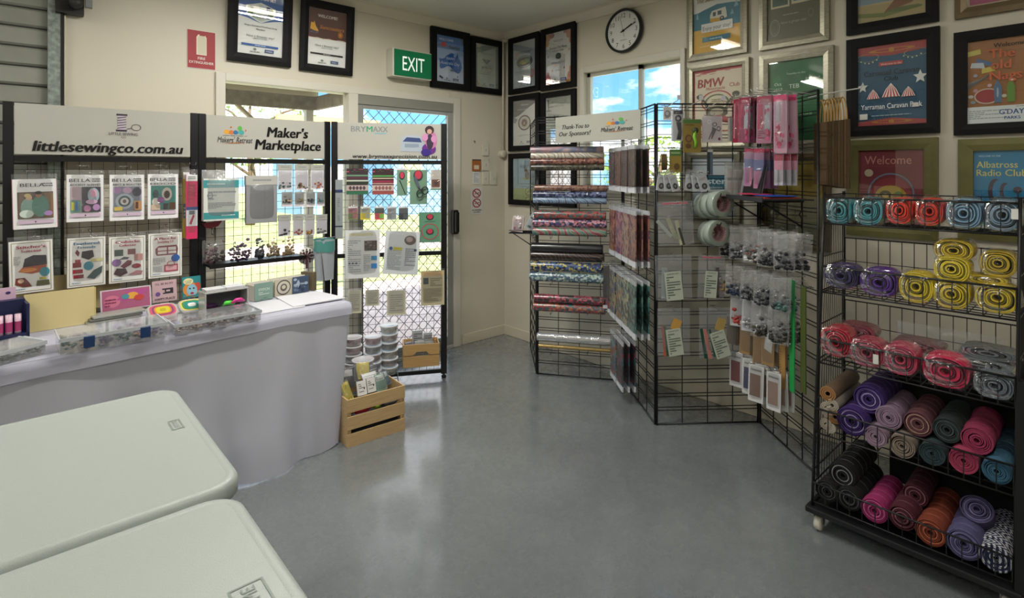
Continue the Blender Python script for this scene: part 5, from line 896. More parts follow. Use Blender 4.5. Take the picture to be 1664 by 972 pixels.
stand_card(206, 503, .22, .11, '#cfc4cc', [('r', .03, .05, .97, .95, '#a8587a'), ('e', .22, .45, .16, .28, '#c9708a'), ('p', [(.3, .5), (.6, .9), (.95, .85), (.8, .5), (.5, .4)], '#b04a8a'), ('e', .62, .62, .12, .16, '#e0a03a'), ('e', .48, .6, .08, .12, '#4a8a94'), ('e', .75, .5, .1, .14, '#c23f3a'), ('lines', .08, .2, .3, .6, 3, '#8a2f5a')], 'tin_sign', 'tin sign', 'low wide pink tin sign with a rainbow design', .0, -.2)
stand_card(268, 490, .118, .115, '#c8a8ac', [('t', "I'LL BE IN MY", .5, .84, .13, '#33262f', .72, .02), ('p', [(.42, .36), (.42, .42), (.5, .42), (.5, .55), (.4, .55), (.4, .62), (.85, .62), (.85, .36)], '#2f2a33'), ('r', .56, .46, .72, .54, '#c8a8ac'), ('e', .22, .38, .1, .1, '#6a4a8a'), ('tf', 'HAPPY PLACE', .5, .14, .14, '#33262f', .8, .02)], 'tin_sign', 'tin sign', 'square pink tin sign with a black sewing machine')
stand_card(312, 484, .095, .12, '#2f8a90', [('e', .45, .4, .42, .32, '#e08a34'), ('e', .8, .5, .18, .2, '#c9503a'), ('e', .5, .36, .28, .28, '#8fc0d0'), ('e', .4, .44, .05, .04, '#1d2a3a'), ('e', .6, .44, .05, .04, '#1d2a3a'), ('e', .5, .22, .1, .05, '#a82a3c'), ('e', .32, .78, .27, .15, '#e6dfa8'), ('t', 'IT LOOKS', .32, .8, .07, '#2a2a2a', .4), ('t', 'GOOD', .32, .72, .07, '#2a2a2a', .3), ('blobs', 0, 0, 1, .14, 10, ['#2a2a44', '#8a3a3a', '#c9a33a'])], 'comic_card', 'card', 'teal comic style card with a blue face and speech bubble')
def tin(px, py, w_, d_, h_, c, cols, label, pitch=.5):
    _, _, x, y = on_table(px, py); t = thing('tin', label, 'tin', (x, y, TS+.028), (pitch, 0, trot))
    sup = lambda a, r: (math.copysign(abs(math.cos(a))**.6, math.cos(a))*w_/2*r, math.copysign(abs(math.sin(a))**.6, math.sin(a))*d_/2*r)
    b = MB(); n = 28
    def loops(rs):
        vs = []
        for r, z in rs:
            for k in range(n): a = 2*PI*k/n; p = sup(a, r); vs.append((p[0], p[1], z))
        return vs, [(i*n+k, i*n+(k+1) % n, (i+1)*n+(k+1) % n, (i+1)*n+k) for i in range(len(rs)-1) for k in range(n)]+[tuple((len(rs)-1)*n+k for k in range(n))]
    v, f = loops([(.92, 0), (1, .004), (1, h_), (.95, h_+.004), (.9, h_+.002)]); b.add(v, f, mat('#cfcac4', .25, metal=.3), False)
    for q, (r, col) in enumerate(cols):
        v, f = loops([(r, h_+.003+.0006*q)]); b.add(v, [tuple(range(n))], mat(col, .3))
    b.build('lid', t)
tin(264, 517, .13, .1, .012, 0, [(.84, '#c9586a'), (.7, '#8a4a7a'), (.56, '#d98a3a'), (.44, '#d0c23a'), (.2, '#b5a42c')], 'rounded tin with a yellow centre tilted on the table')
tin(311, 508, .12, .095, .012, 0, [(.84, '#d8c95a'), (.72, '#5a8a4a'), (.6, '#2f8a80'), (.3, '#e6e6e0')], 'rounded tin with a teal centre tilted on the table', .5)
for k in range(3):
    _, _, x, y = on_table(188, 522); t = thing('flat_tin', ['bottom', 'middle', 'top'][k]+' of three slim grey cases stacked behind the long box', 'case', (x+.012*k, y, TS+.012*k), trot+.05)
    MB().box(-.11, .10, 0, .09, 0, .011, mat(['#8a8c84', '#6a6c64', '#a4a69c'][k], .3, metal=.2)).build('shell', t, bevel=.003)
# show box with pink and green pens
t = tthing('show_box', 'open fronted clear framed box with dark inside behind the glossy box', 'display box', 370, 508, .02)
b = MB(); gm = mat('#a9aaa4', .25, coat=.5)
b.box(-.105, .105, .004, .1, 0, .006, gm).box(-.105, -.097, .004, .1, .006, .105, gm).box(.097, .105, .004, .1, .006, .105, gm).box(-.105, .105, .004, .1, .105, .113, gm); b.build('frame', t, bevel=.003)
MB().box(-.097, .097, .094, .098, .006, .105, mat('#4a4c50', .6)).build('back', t)
t_show = t.matrix_basis.copy()
for k, (x, c, l) in enumerate([(-.05, '#c93a8a', 'pink rounded clip in the show box, left one'), (.01, '#4fd03a', 'bright green clip in the show box'), (.045, '#c22f80', 'pink rounded clip in the show box, right one'), (-.03, '#5a3268', 'purple curved clip in the show box'), (0.02, '#2a2a2e', 'black curved clip in the show box')]):
    _, _, X, Y = on_table(370+x*550, 508); b = MB(); z = .02+.014*(k % 3)
    b.tube([(-.035, .03+.008*k, z), (-.01, .025+.008*k, z+.012), (.012, .025+.008*k, z+.01), (.035, .03+.008*k, z)], [.005, .011, .012, .006], mat(c, .3), 8); o = b.build('clip_tool', loc=(X, Y, TS), rot=trot+.1*k); tag(o, l, 'clip')
for xx, l in ((-.05, 'left'), (.045, 'right')):
    v = t_show @ Vector((xx, .03, .1135)); q = thing('card_tray', 'white card stack on top of the clear framed show box, %s half' % l, 'card stack', v, trot)
    for k in range(3): MB().box(-.045, .045, -.02, .05+.004*k, .004*k, .004*k+.003, mat('#d6d7d8', .5)).build('card', q)
# three card boxes
for i, (px, py, bg, ops, l) in enumerate([(428, 488, '#7f9c90', [('t', 'STITCH', .5, .62, .2, '#dfe6d8', .7, .02), ('lines', .2, .3, .8, .5, 2, '#d0dcd0'), ('blobs', 0, 0, 1, .2, 7, ['#a9b8a0', '#5a7a6c'])], 'sage green card box with lettering, left of three'), (460, 481, '#c4bca8', [('e', .5, .5, .42, .45, '#4a4642'), ('e', .5, .5, .36, .38, '#c9c2b2'), ('e', .5, .5, .2, .22, '#5a544c'), ('e', .5, .52, .12, .12, '#c9c2b2')], 'cream card box with a round black rosette, middle of three'), (488, 476, '#46566e', [('blobs', .05, .05, .95, .95, 18, ['#8a9ab4', '#6a7a94', '#2f3c52', '#a8b4c4'])], 'slate blue flowered card box, right of three')]):
    _, _, x, y = on_table(px, py); t = thing('card_box', l, 'card box', (x, y, TS), trot+.12)
    b = MB().box(-.052, .052, 0, .1, 0, .085, mat('#c8c2b2', .5)); b.build('sleeve', t)
    f = MB().box(-.052, .052, -.006, -.001, .002, .098, mat(bg, .4)); layers(f, .104, .096, ops, -.0066, 0, .002); f.build('front_card', t, bevel=.001)
    for k in range(5): MB().box(-.048, .048, .012+.018*k, .016+.018*k, .085, .094+.003*(k % 2), mat('#d8d4c8', .5)).build('card', t)
_, _, x, y = on_table(512, 472); t = thing('paper_bag', 'narrow brown paper bag edge beside the blue card box', 'bag', (x, y, TS), trot+.5)
MB().box(-.012, .012, 0, .09, 0, .11, mat('#6a5f48', .7)).build('side', t)

# ================= white folding tables in front =================
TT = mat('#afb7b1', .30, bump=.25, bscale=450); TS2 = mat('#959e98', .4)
def ftable(x1, y0, y1, x0, label, logo):
    t = thing('folding_table', label, 'table', (0, 0, 0)); r = .075; ins = .0
    def outline(e):
        pts = []
        for cx, cy, a0 in ((x1-r, y0+r, -90), (x1-r, y1-r, 0), (x0+r, y1-r, 90), (x0+r, y0+r, 180)):
            for k in range(9): a = math.radians(a0+90*k/8); pts.append((cx+(r-e)*math.cos(a), cy+(r-e)*math.sin(a)))
        return pts
    rings = [(.012, .695), (0, .70), (0, .728), (.004, .736), (.012, .74), (.02, .7405), (.026, .739)]
    vs = []; n = 36
    for e, z in rings: vs += [(x, y, z) for x, y in outline(e)]
    fs = [(i*n+k, i*n+(k+1) % n, (i+1)*n+(k+1) % n, (i+1)*n+k) for i in range(len(rings)-1) for k in range(n)]
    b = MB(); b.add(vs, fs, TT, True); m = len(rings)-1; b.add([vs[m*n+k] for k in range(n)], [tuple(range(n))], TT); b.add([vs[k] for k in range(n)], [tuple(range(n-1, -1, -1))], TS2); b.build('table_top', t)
    lm = mat('#7c8084', .35, metal=.6)
    for xx in (x1-.35, x0+.35):
        for yy in (y0+.1, y1-.1):
            MB().tube([(xx, yy, .70), (xx+(.06 if xx > (x0+x1)/2 else -.06), yy, 0)], .013, lm, 8).build('leg', t)
        MB().tube([(xx, y0+.1, .25), (xx, y1-.1, .25)], .009, lm, 8).build('brace', t)
    lx, ly, s = logo; b = MB(); gm = mat('#8f9a91', .3); zz = .7402; w_, d_ = .036*s, .085*s
    b.add([(lx-w_, ly-d_, zz), (lx+w_, ly-d_, zz), (lx+w_, ly+d_, zz), (lx-w_, ly+d_, zz), (lx-w_+.004, ly-d_+.004, zz), (lx+w_-.004, ly-d_+.004, zz), (lx+w_-.004, ly+d_-.004, zz), (lx-w_+.004, ly+d_-.004, zz)], [(0, 1, 5, 4), (1, 2, 6, 5), (2, 3, 7, 6), (3, 0, 4, 7)], gm)
    v, f, wd = text_shape('LIFETIME', 0); b.add([(lx-bb*.04*s, ly+a*.145*s/wd, zz+.0003) for a, bb in v], f, gm)
    b.build('moulded_mark', t); return t
ftable(-2.895, -2.385, -1.615, -4.7, 'white plastic folding table nearer the market table', (-2.955, -1.95, .42))
ftable(-2.925, -3.17, -2.405, -4.75, 'white plastic folding table at the bottom left edge of the photograph', (-3.0, -2.80, .8))
# ================= zigzag gridwall =================
A0, A1, A2, A3, A4 = (-.095, -.435), (-.4914, -.910), (-.1426, -1.415), (-.551, -1.943), (-.075, -2.33)
A5 = (A4[0]-.638*.585, A4[1]-.769*.585)
G0, G1, G2, G3, G4 = (Pl(a, to=b) for a, b in ((A0, A1), (A1, A2), (A2, A3), (A3, A4), (A4, A5)))
GW = mat('#101113', .4); GH = 1.85
def gridwall(pl, label):
    t = thing('gridwall', label, 'grid panel', (*pl.o, 0), pl.a); w = pl.len; e = .009
    f = MB()
    for x in (e, w-e): f.tube([(x, 0, .0), (x, 0, GH)], .006, GW, 6)
    for z in (.006, GH): f.tube([(e, 0, z), (w-e, 0, z)], .005, GW, 6)
    f.build('frame', t)
    b = MB()
    for i in range(1, 4): b.wire((e+(w-2*e)*i/4, .004, .006), (e+(w-2*e)*i/4, .004, GH), .0032, GW)
    z = .085
    while z < GH-.02:
        for dz in (0, .018): b.wire((e, -.002, z+dz), (w-e, -.002, z+dz), .0029, GW)
        z += .0785
    b.build('wire_mesh', t, kind='stuff')
    return t
g0 = gridwall(G0, 'narrow looking black gridwall panel running back to the room corner')
g1 = gridwall(G1, 'black gridwall panel holding the horizontal printed vinyl rolls')
g2 = gridwall(G2, 'black gridwall panel holding the dense rows of printed sheet packs')
g3 = gridwall(G3, 'widest looking black gridwall panel, with tape rolls and zip bags')
g4 = gridwall(G4, 'black gridwall panel with pink packs and trinket bags beside the wire cart')
def ghook(panel, pl, s, z, ln, m=CHROME):
    b = MB(); b.tube([(s, 0, z+.012), (s, -.006, z), (s, -ln, z), (s, -ln-.008, z+.012)], .0016, m, 5).box(s-.02, s+.02, -.004, 0, z+.004, z+.008, m); b.build('hook', panel)
# vinyl rolls on G1
VR = [
 (862, 981, 243.5, 'pinkblue', ['#8a8fa8', '#b8868f', '#6f7f9c', '#c9a8ac'], 'noise', 'pink and blue marbled vinyl roll, topmost of the top four'),
 (863, 982, 252.8, 'bronze', ['#cfc8b0', '#a58a6c', '#e2dccb'], 'wave', 'cream and bronze vinyl roll, second from the top'),
 (862, 982, 262.5, 'redbrown', ['#7a3f34', '#a8684a', '#5a2f30', '#c98f6a'], 'voronoi', 'red brown printed vinyl roll, third from the top'),
 (863, 982, 272, 'olive', ['#3f3c2c', '#5a5640', '#2a2a24', '#8a8468'], 'voronoi', 'dark olive vinyl roll, lowest of the top four'),
 (868, 987, 306, 'brownlace', ['#6d4438', '#9a6a50', '#4a2c2a'], 'voronoi', 'brown lace print vinyl roll, upper of the second trio'),
 (866, 986, 316.5, 'navyflake', ['#2f3566', '#6a78a8', '#1f2448', '#c9d4e8'], 'voronoi', 'navy and white flecked vinyl roll, middle of the second trio'),
 (867, 986, 326, 'skyscale', ['#7fa3c4', '#3f5f8c', '#a9c4d8', '#58708f'], 'wave', 'light blue scalloped vinyl roll, lowest of the second trio'),
 (868, 985, 349.5, 'redteal', ['#8f3038', '#b5533f', '#2f6f70', '#5f2430'], 'voronoi', 'red vinyl roll with teal circles, upper of the third trio'),
 (866, 986, 363, 'fuchsia', ['#b04a5f', '#4a4a84', '#d88a9a', '#3a3048', '#8f8fb8'], 'voronoi', 'pink and violet vinyl roll, middle of the third trio'),
 (866, 986, 377, 'tealgold', ['#3f8a88', '#c9a23f', '#1f3a44', '#7fb8b0', '#a83f4a'], 'wave', 'teal and gold plaid vinyl roll, lowest of the third trio'),
 (864, 980, 403.5, 'black1', ['#16181a', '#1d211f', '#101214'], 'noise', 'plain black vinyl roll, topmost of the dark four'),
 (863, 982, 417, 'black2', ['#141414', '#1c1a18', '#8a4a24', '#121212', '#141414'], 'wave', 'black vinyl roll with orange flecks, second of the dark four'),
 (862, 980, 434, 'bluegold', ['#26407f', '#c9b83f', '#1f2f5c', '#3f6fa8', '#2a3a48'], 'voronoi', 'blue and yellow vinyl roll, third of the dark four'),
 (861, 981, 451, 'mintblue', ['#7fa89c', '#3f6f8c', '#b8cfc4', '#4a5f7a', '#6f9a78'], 'voronoi', 'mint and blue vinyl roll, lowest of the dark four'),
 (868, 984, 487, 'roses', ['#2a4038', '#9a2a44', '#3a3030', '#c24a60', '#2f3f34'], 'voronoi', 'dark vinyl roll with large red roses, upper of the pair'),
 (867, 984, 501, 'redmulti', ['#8a2434', '#a8403a', '#2f5f68', '#b5703a', '#6a2030'], 'voronoi', 'red multicoloured vinyl roll, lower of the pair'),
]
def vroll(pl, x0, x1, y, r, off, m, label, tilt=0, name='vinyl_roll', dx=0):
    s0, z = pl.hit(x0, y, off); s1 = pl.hit(x1, y, off)[0]; z = pl.hit((x0+x1)/2, y, off)[1]; w = s1-s0
    t = thing(name, label, 'vinyl roll', pl.W((s0+s1)/2, z, off), (0, 0, pl.a), 'rolls of printed vinyl on the gridwall')
    b = MB(); b.lathe([(r, -w/2+.004), (r*1.01, -w/2+.02), (r, 0), (r*1.01, w/2-.02), (r, w/2-.004), (r*.9, w/2), (r*.55, w/2)], m, 18, 'x')
    b.lathe([(r*.55, -w/2), (r*.9, -w/2), (r, -w/2+.004)], m, 18, 'x'); b.build('sheet', t)
    b = MB(); b.lathe([(r*.55, -w/2), (r*.45, -w/2), (r*.45, w/2), (r*.55, w/2)], mat('#cfc8b8', .6), 14, 'x'); b.build('core', t)
    return t
used = set()
for x0, x1, y, nm, cols, kind, lab in VR:
    vroll(G1, x0, x1, y, (.0222 if y < 330 else .0285 if y < 390 else .0335 if y < 460 else .0305), .06, pattern(nm, cols, 70 if kind == 'voronoi' else (9 if kind == 'wave' else 6), kind, .32, .35), lab)
m = film('clear_roll', '#b9bec6', .45, .08, .2, .3); vroll(G1, 873, 1000, 551, .030, .06, m, 'clear silver vinyl roll, alone near the floor above the gold one')
vroll(G1, 875, 998, 566, .013, .055, mat('#a8905a', .25, metal=.5), 'thin gold foil roll under the clear silver one', name='foil_roll')
for px in (895, 955):
    for y in (284, 335, 388, 463, 511, 575):
        s, z = G1.hit(px, y, .06); b = MB(); b.tube([(s, 0, z+.03), (s, -.01, z), (s, -.075, z), (s, -.085, z+.02)], .0018, GW, 5); b.build('roll_hook', g1)
# sponsor banner
s0, _ = G1.hit(903, 215, .03); p0 = G1.W(s0, 0, .03); d0 = ray(1041, 200); p1 = G2.W(*G2.hit(1041, 200, .02), .02)
BN = Pl((p0[0], p0[1]), to=(p1[0], p1[1])); z1 = (BN.hit(903, 191)[1]+BN.hit(1041, 178)[1])/2; z0 = (BN.hit(903, 232)[1]+BN.hit(1041, 227)[1])/2
t = thing('sponsor_banner', 'cream sponsor thank-you banner across the top of the gridwall', 'banner', (*BN.o, z0), BN.a); h_ = z1-z0
b = MB().box(0, BN.len, -.002, .002, 0, h_, mat('#b4b3a8', .3)); layers(b, BN.len, h_, [('tf', 'Thank-You to', .26, .60, .24, '#17171a', .34, .025, .25), ('tf', 'Our Sponsors!', .25, .34, .24, '#17171a', .40, .025, .25)]+retreat_logo(.75, .5, .42, .85), -.0026, BN.len/2); b.build('banner_sheet', t)
# small shelf at the left of G0
sx, sy, sz = G0.W(.42, 1.12, .0); s_, z_ = G0.hit(862, 377, 0)
zS = 1.456-97/900*4.1; t = thing('wire_shelf', 'small black wire shelf sticking out at the left edge of the gridwall', 'shelf', (A1[0], A1[1], zS), (0, 0, G1.a))
b = MB()
for k in range(7): b.wire((-.20, -.02+.022*k, 0), (-.005, -.02+.022*k, 0), .002, GW)
b.tube([(-.2, -.02, 0), (-.2, .112, 0), (-.005, .112, 0), (-.005, -.02, 0), (-.2, -.02, 0)], .004, GW, 5); b.tube([(-.2, -.02, .02), (-.005, -.02, .02)], .003, GW, 5)
b.build('wire_deck', t); MB().tube([(-.17, -.02, 0), (-.01, -.02, -.10)], .004, GW, 5).build('brace', t)
def at_local(tt, x, y, z):
    v = tt.matrix_basis @ Vector((x, y, z)); return v
for (x, w_, h_, lean, c, ops, lab) in [(-.15, .08, .11, .1, '#c9b8b8', [('blobs', .1, .1, .9, .9, 8, ['#b05a6a', '#5a5a5c', '#e4dcd8'])], 'pink and grey packet standing on the small wire shelf'), (-.06, .08, .12, .5, '#a8b0b4', [('blobs', .05, .1, .95, .9, 10, ['#3f5f5a', '#b5707a', '#e0e0dc', '#3a3f48'])], 'leaning striped packet on the small wire shelf')]:
    v = at_local(t, x, .03, .004+.02*lean*3*.6); q = thing('craft_packet', lab, 'packet', v, (0, lean, G1.a)); b = MB().box(-w_/2, w_/2, -.008, .008, 0, h_, mat(c, .4)); layers(b, w_, h_, ops, -.0086); b.build('card', q); sheet_bag(w_+.01, h_, .03, FILM, 3, 0, .01).build('bag', q)

# sheet packs on G2: face to the aisle, hung several deep
rows2 = [
 (1.62, .285, [(.10, ['#3f5a6a', '#8a4a54', '#2f3038', '#a8b4b8']), (.25, ['#6a3f34', '#8f5a4a', '#3a2a2a']), (.40, ['#3f2428', '#5a3434', '#241c20']), (.56, ['#3a2426', '#5f3a2c', '#1f1a1e'])], 'top'),
 (1.235, .33, [(.11, ['#b5482f', '#d88a4a', '#7a2438', '#3a2f3a']), (.27, ['#b83f6a', '#8a4a8a', '#d88a8f', '#3a2f48']), (.42, ['#8f4a5a', '#c9a08a', '#4a3f5a']), (.57, ['#6a4460', '#b5705a', '#2f3048'])], 'second'),
 (.83, .34, [(.12, ['#2f3560', '#5a6aa0', '#c9b85a', '#1f2238']), (.28, ['#b0b8a8', '#c98f4a', '#3f7a78', '#3a3c48']), (.43, ['#7fa89c', '#c9c48a', '#3a4a5a', '#a85a4a']), (.57, ['#3f7f78', '#5fa08f', '#24403f', '#8a8a5a'])], 'third'),
 (.40, .315, [(.14, ['#6fb0a8', '#b5533f', '#2f6f8c', '#d8c48a']), (.30, ['#2f5f70', '#8a2f44', '#24303c', '#b58a4a'])], 'lowest')]
ords = ['rearmost', 'second', 'third', 'fourth']; lay = ['outermost', 'middle', 'innermost']
for zt, hh, cols, rn in rows2:
    for ci, (s, cl_) in enumerate(cols):
        ghook(g2, G2, s, zt+.02, .17)
        for k in range(3):
            off = .115-.038*k; pm = pattern('sheet%s%d' % (rn, ci), cl_, 50, 'voronoi', .35, .2)
            lab = '%s printed sheet pack, %s hook, %s row of the gridwall beside the rolls' % (lay[k], ords[ci], rn)
            t = pack_at(G2, s+.03+.004*k, zt-hh, .135, hh, off, 'sheet_pack', 'printed sheets', lab, bg=None, bag=False, group='printed sheet packs on the second gridwall', roll=.02*math.sin(5*s+k))
            b = MB(); b.box(-.0675, .0675, -.004, .004, .035, hh-.03, pm); b.build('printed_sheet', t)
            MB().box(-.0675, .0675, -.005, .005, 0, .034, mat('#d0d2d8', .4)).build('label_strip', t); MB().box(-.0675, .0675, -.005, .005, hh-.028, hh-.004, mat('#c9ccd0', .3)).build('top_strip', t)
            if k == 0: sheet_bag(.145, hh, .022, FILM, ci, 0, .03, 4).build('bag', t)
for i, (px, yt, yb) in enumerate([(986, 432, 500), (994, 430, 505)]):   # dark packs at the end of G1
    s, z = G1.hit(px, yb, .06); z1 = G1.hit(px, yt, .06)[1]
    pack_at(G1, s, z, .05, z1-z, .08+.03*i, 'dark_pack', 'craft pack', ['dark clear pack hanging at the right end of the vinyl rolls, left one', 'dark clear pack hanging at the right end of the vinyl rolls, right one'][i], bg='#3c3436', ops=[('r', 0, 0, 1, .25, '#8a3f4c'), ('r', 0, 0, 1, .08, '#c9c9cc')])
    ghook(g1, G1, s, z1+.01, .14)

# ---- G3 front facing packs ----
GP = g3
def g3p(*a, **k):
    t = pack(G3, *a, **k); s, z = G3.hit((a[0]+a[1])/2, a[2]-2, a[4]); ghook(GP, G3, max(.02, min(G3.len-.02, s)), z, a[4]+.03); return t
g3p(1078, 1091, 174, 195, .05, 'round_tag', 'tag', 'small white tag with a grey ball at the top left of the tape panel', bg='#d8d6d0', ops=[('e', .5, .45, .38, .3, '#8a8c90'), ('e', .45, .5, .2, .14, '#c9cacc'), ('lines', .2, .12, .8, .2, 1, '#777')], bag=False)
g3p(1092, 1110, 180, 229, .06, 'cutter_card', 'tool card', 'white card with a curved black cutter tool', bg='#c9ccd0', ops=[('r', .1, .88, .9, 1, '#2a2c34'), ('e', .5, .74, .3, .12, '#26282e'), ('e', .5, .74, .14, .05, '#b8babf'), ('p', [(.3, .62), (.75, .62), (.82, .3), (.75, .04), (.35, .04), (.5, .3)], '#2c3038')], th=.02)
g3p(1110, 1139, 194, 248, .08, 'rotary_cutter_card', 'tool card', 'kraft and green card holding a lime rotary cutter', bg='#8f7a34', ops=[('r', 0, .88, 1, 1, '#4f7a3a'), ('lines', .1, .8, .6, .86, 1, '#5a4a24'), ('e', .3, .42, .2, .12, '#6a4428'), ('e', .3, .42, .13, .08, '#8a6438'), ('e', .28, .2, .16, .08, '#6a4428')], bag=False)
s, z = G3.hit(1130, 222, .095); t = thing('rotary_cutter', 'lime green rotary cutter mounted on the kraft card', 'rotary cutter', G3.W(s, z, .095), G3.a)
MB().tube([(0, 0, .03), (-.006, 0, 0), (.004, 0, -.03), (0, 0, -.062)], [.007, .011, .009, .007], mat('#7fb83a', .3), 8).build('handle', t)
MB().lathe([(0, -.006), (.016, -.006), (.016, .0), (0, 0)], mat('#3f4a3c', .3), 16, 'y', (0, 0, .035)).build('blade_guard', t)
g3p(1141, 1173, 189, 231, .07, 'scissor_pack', 'tool card', 'white pack with small black embroidery scissors', bg='#d3cdd0', ops=[('ring', .35, .78, .1, .08, .35, '#f0f0f0'), ('p', [(.3, .1), (.34, .1), (.6, .55), (.56, .57)], '#4a4a50'), ('p', [(.45, .12), (.48, .1), (.72, .5), (.5, .6)], '#6a6a70'), ('ring', .62, .68, .12, .08, .3, '#3a343c'), ('ring', .82, .52, .1, .09, .3, '#3a343c'), ('e', .85, .12, .06, .06, '#7a3a5a')])
g3p(1184, 1207, 192, 229, .07, 'ring_pack', 'craft pack', 'clear pack of coiled grey rings beside the pink packs', bg='#b9b8b2', ops=[('e', .5, .35, .4, .26, '#9a9c9c'), ('ring', .5, .35, .36, .23, .2, '#d8dadb'), ('ring', .5, .35, .22, .14, .25, '#6f7274')], th=.02)
g3p(1088, 1107, 243, 280, .06, 'rotary_cutter_card', 'tool card', 'smaller kraft card with green top under the cutter tool', bg='#9a8438', ops=[('r', 0, .72, 1, 1, '#4f7a3a'), ('lines', .1, .8, .9, .9, 1, '#c9d8a8'), ('e', .6, .25, .25, .15, '#6a5028')], bag=False)
s, z = G3.hit(1079, 262, .06); t = thing('leather_loops', 'small bundle of olive brown straps at the left edge of the tape panel', 'straps', G3.W(s, z, .06), G3.a)
for k in range(4): MB().tube([(-.012+.008*k, 0, .04), (-.014+.009*k, -.01, 0), (-.01+.008*k, 0, -.05)], .0045, mat('#6a5a30', .5), 6).build('strap', t)
g3p(1149, 1158, 243, 284, .05, 'slim_pack', 'craft pack', 'very slim dark green and blue pack left of the tube box', bg='#2f3c3a', ops=[('r', .5, 0, 1, 1, '#5a6a7a'), ('r', 0, .9, 1, 1, '#c9c9c4')], bag=False)
for i, (x0, x1) in enumerate([(1066, 1080), (1080, 1094), (1093, 1105), (1111, 1126), (1126, 1140), (1139, 1154)]):
    l = ['left', 'middle', 'right'][i % 3]+' of three clear packs of black clasps, '+('left hand group' if i < 3 else 'right hand group')+' above the tape'
    g3p(x0, x1, 284, 310, .05+.02*(i % 3), 'clasp_pack', 'craft pack', l, bg='#c9ccce', ops=[('lines', .15, .7, .85, .85, 2, '#8a8a8a'), ('e', .5, .3, .3, .2, '#2a2c30'), ('e', .5, .3, .12, .08, '#8a8c90')], th=.01, roll=[.15, -.1, -.3][i % 3])
# tape rolls
def taperoll(px, py, off, lab):
    s, z = G3.hit(px, py, off); t = thing('tape_roll', lab, 'tape roll', G3.W(s, z, off), (0, 0, G3.a+.25), 'rolls of tape on pegs')
    R1, R2, w = .073, .043, .024
    b = MB(); b.lathe([(R2+.004, -w), (R1-.002, -w), (R1, -w+.002), (R1, w-.002), (R1-.002, w), (R2+.004, w)], mat('#9fab9e', .3, coat=.3), 36, 'y')
    for q in range(4): r = R2+.008+.006*q; b.lathe([(r, -w-.0004), (r+.0012, -w-.0004)], mat('#8b978b', .4), 36, 'y')
    b.build('tape', t)
    b = MB(); b.lathe([(R2+.004, -w-.0005), (R2, -w), (R2, w), (R2+.004, w)], pattern('tapecore', ['#c9a8a4', '#b5545c', '#d8c4be', '#a8404c'], 40, 'wave', .5, 0), 30, 'y'); b.build('cardboard_core', t)
for k in range(3): taperoll(1148+11.5*k, 334-1.5*k, .03+.052*k, ['rear', 'middle', 'front'][k]+' clear tape roll of the upper row of three')
for k in range(2): taperoll(1155+9*k, 379.5-1*k, .04+.054*k, ['rear', 'front'][k]+' clear tape roll of the lower pair')
for y in (318, 364): s, z = G3.hit(1162, y, .1); b = MB(); b.tube([(s, 0, z+.02), (s, -.01, z), (s, -.17, z), (s, -.18, z+.015)], .003, GW, 6); b.build('peg', GP)
# zip bags
def zipbag(x0, x1, y0, y1, lab, sticks, card, tint='#d3dce6', roll=0, off=.07, red=True):
    sa, sb_ = G3.hit(x0, (y0+y1)/2, off)[0], G3.hit(x1, (y0+y1)/2, off)[0]; z1, z0 = G3.hit((x0+x1)/2, y0, off)[1], G3.hit((x0+x1)/2, y1, off)[1]; w, h = sb_-sa, z1-z0
    t = thing('zip_bag', lab, 'zip bag', G3.W((sa+sb_)/2, z0, off), (0, roll, G3.a))
    sheet_bag(w, h, .02, film('zip'+tint, tint, .11, .2, .04, .5), int(x0), 0, 0).build('bag', t)
    if red: MB().box(-w*.36, w*.36, -.004, .004, h*.93, h*.97, mat('#c9707a' if red is True else red, .4)).build('zip_seal', t)
    for i, (sx_, ln, wd, col, a, zb) in enumerate(sticks):
        b = MB().box(-wd/2, wd/2, -.002, .002, 0, ln, mat(col, .5)); o = b.build('strip', t); o.location = (sx_, -.003-.003*i, zb); o.rotation_euler = (0, a, 0)
    if card:
        cx, cw_, cz_, ch, ca_ = card; b = MB().box(-cw_/2, cw_/2, -.0015, .0015, 0, ch, mat('#c4cbb9', .5)); layers(b, cw_, ch, [('tf', 'SAMPLES', .5, .93, .07, '#5a6a5a', .7, .01), ('lines', .1, .06, .9, .86, 9, '#55605a')], -.0022)
        o = b.build('printed_card', t); o.location = (cx, -.016, cz_); o.rotation_euler = (0, ca_, 0)
    s, z = G3.hit((x0+x1)/2, y0+3, off); ghook(GP, G3, max(.02, min(G3.len-.02, s)), z, off+.02); return t
zipbag(1070, 1128, 327, 398, 'large zip bag with grey and tan bar samples, left of the tape rolls', [(.0, .13, .024, '#b5b38f', -.35, .03), (.03, .14, .022, '#c9c6a4', -.2, .0), (-.03, .12, .02, '#a8b0a8', -.7, .05), (.04, .1, .012, '#3a3a34', -.25, .0)], None, roll=-.04)
zipbag(1066, 1125, 414, 487, 'zip bag with a pale green printed card, left of the upper pair', [(-.06, .17, .03, '#a9b4b4', .05, .01), (-.045, .17, .02, '#8f9a98', .02, .0)], (.0, .095, .0, .16, -.07), roll=-.03, red=False)
zipbag(1133, 1176, 415, 486, 'zip bag with pale green card and dark brown strip, right of the upper pair', [(.038, .17, .02, '#4a3434', -.03, .01)], (-.01, .07, .01, .15, .04), roll=.03)
zipbag(1068, 1121, 501, 578, 'zip bag with orange and green strips behind a tilted card, lower left', [(-.05, .17, .014, '#c9603f', -.08, .0), (-.035, .17, .014, '#2f5a44', -.1, .0), (.0, .06, .05, '#c99a4a', .4, .15)], (.012, .085, .005, .15, -.14), red=False)
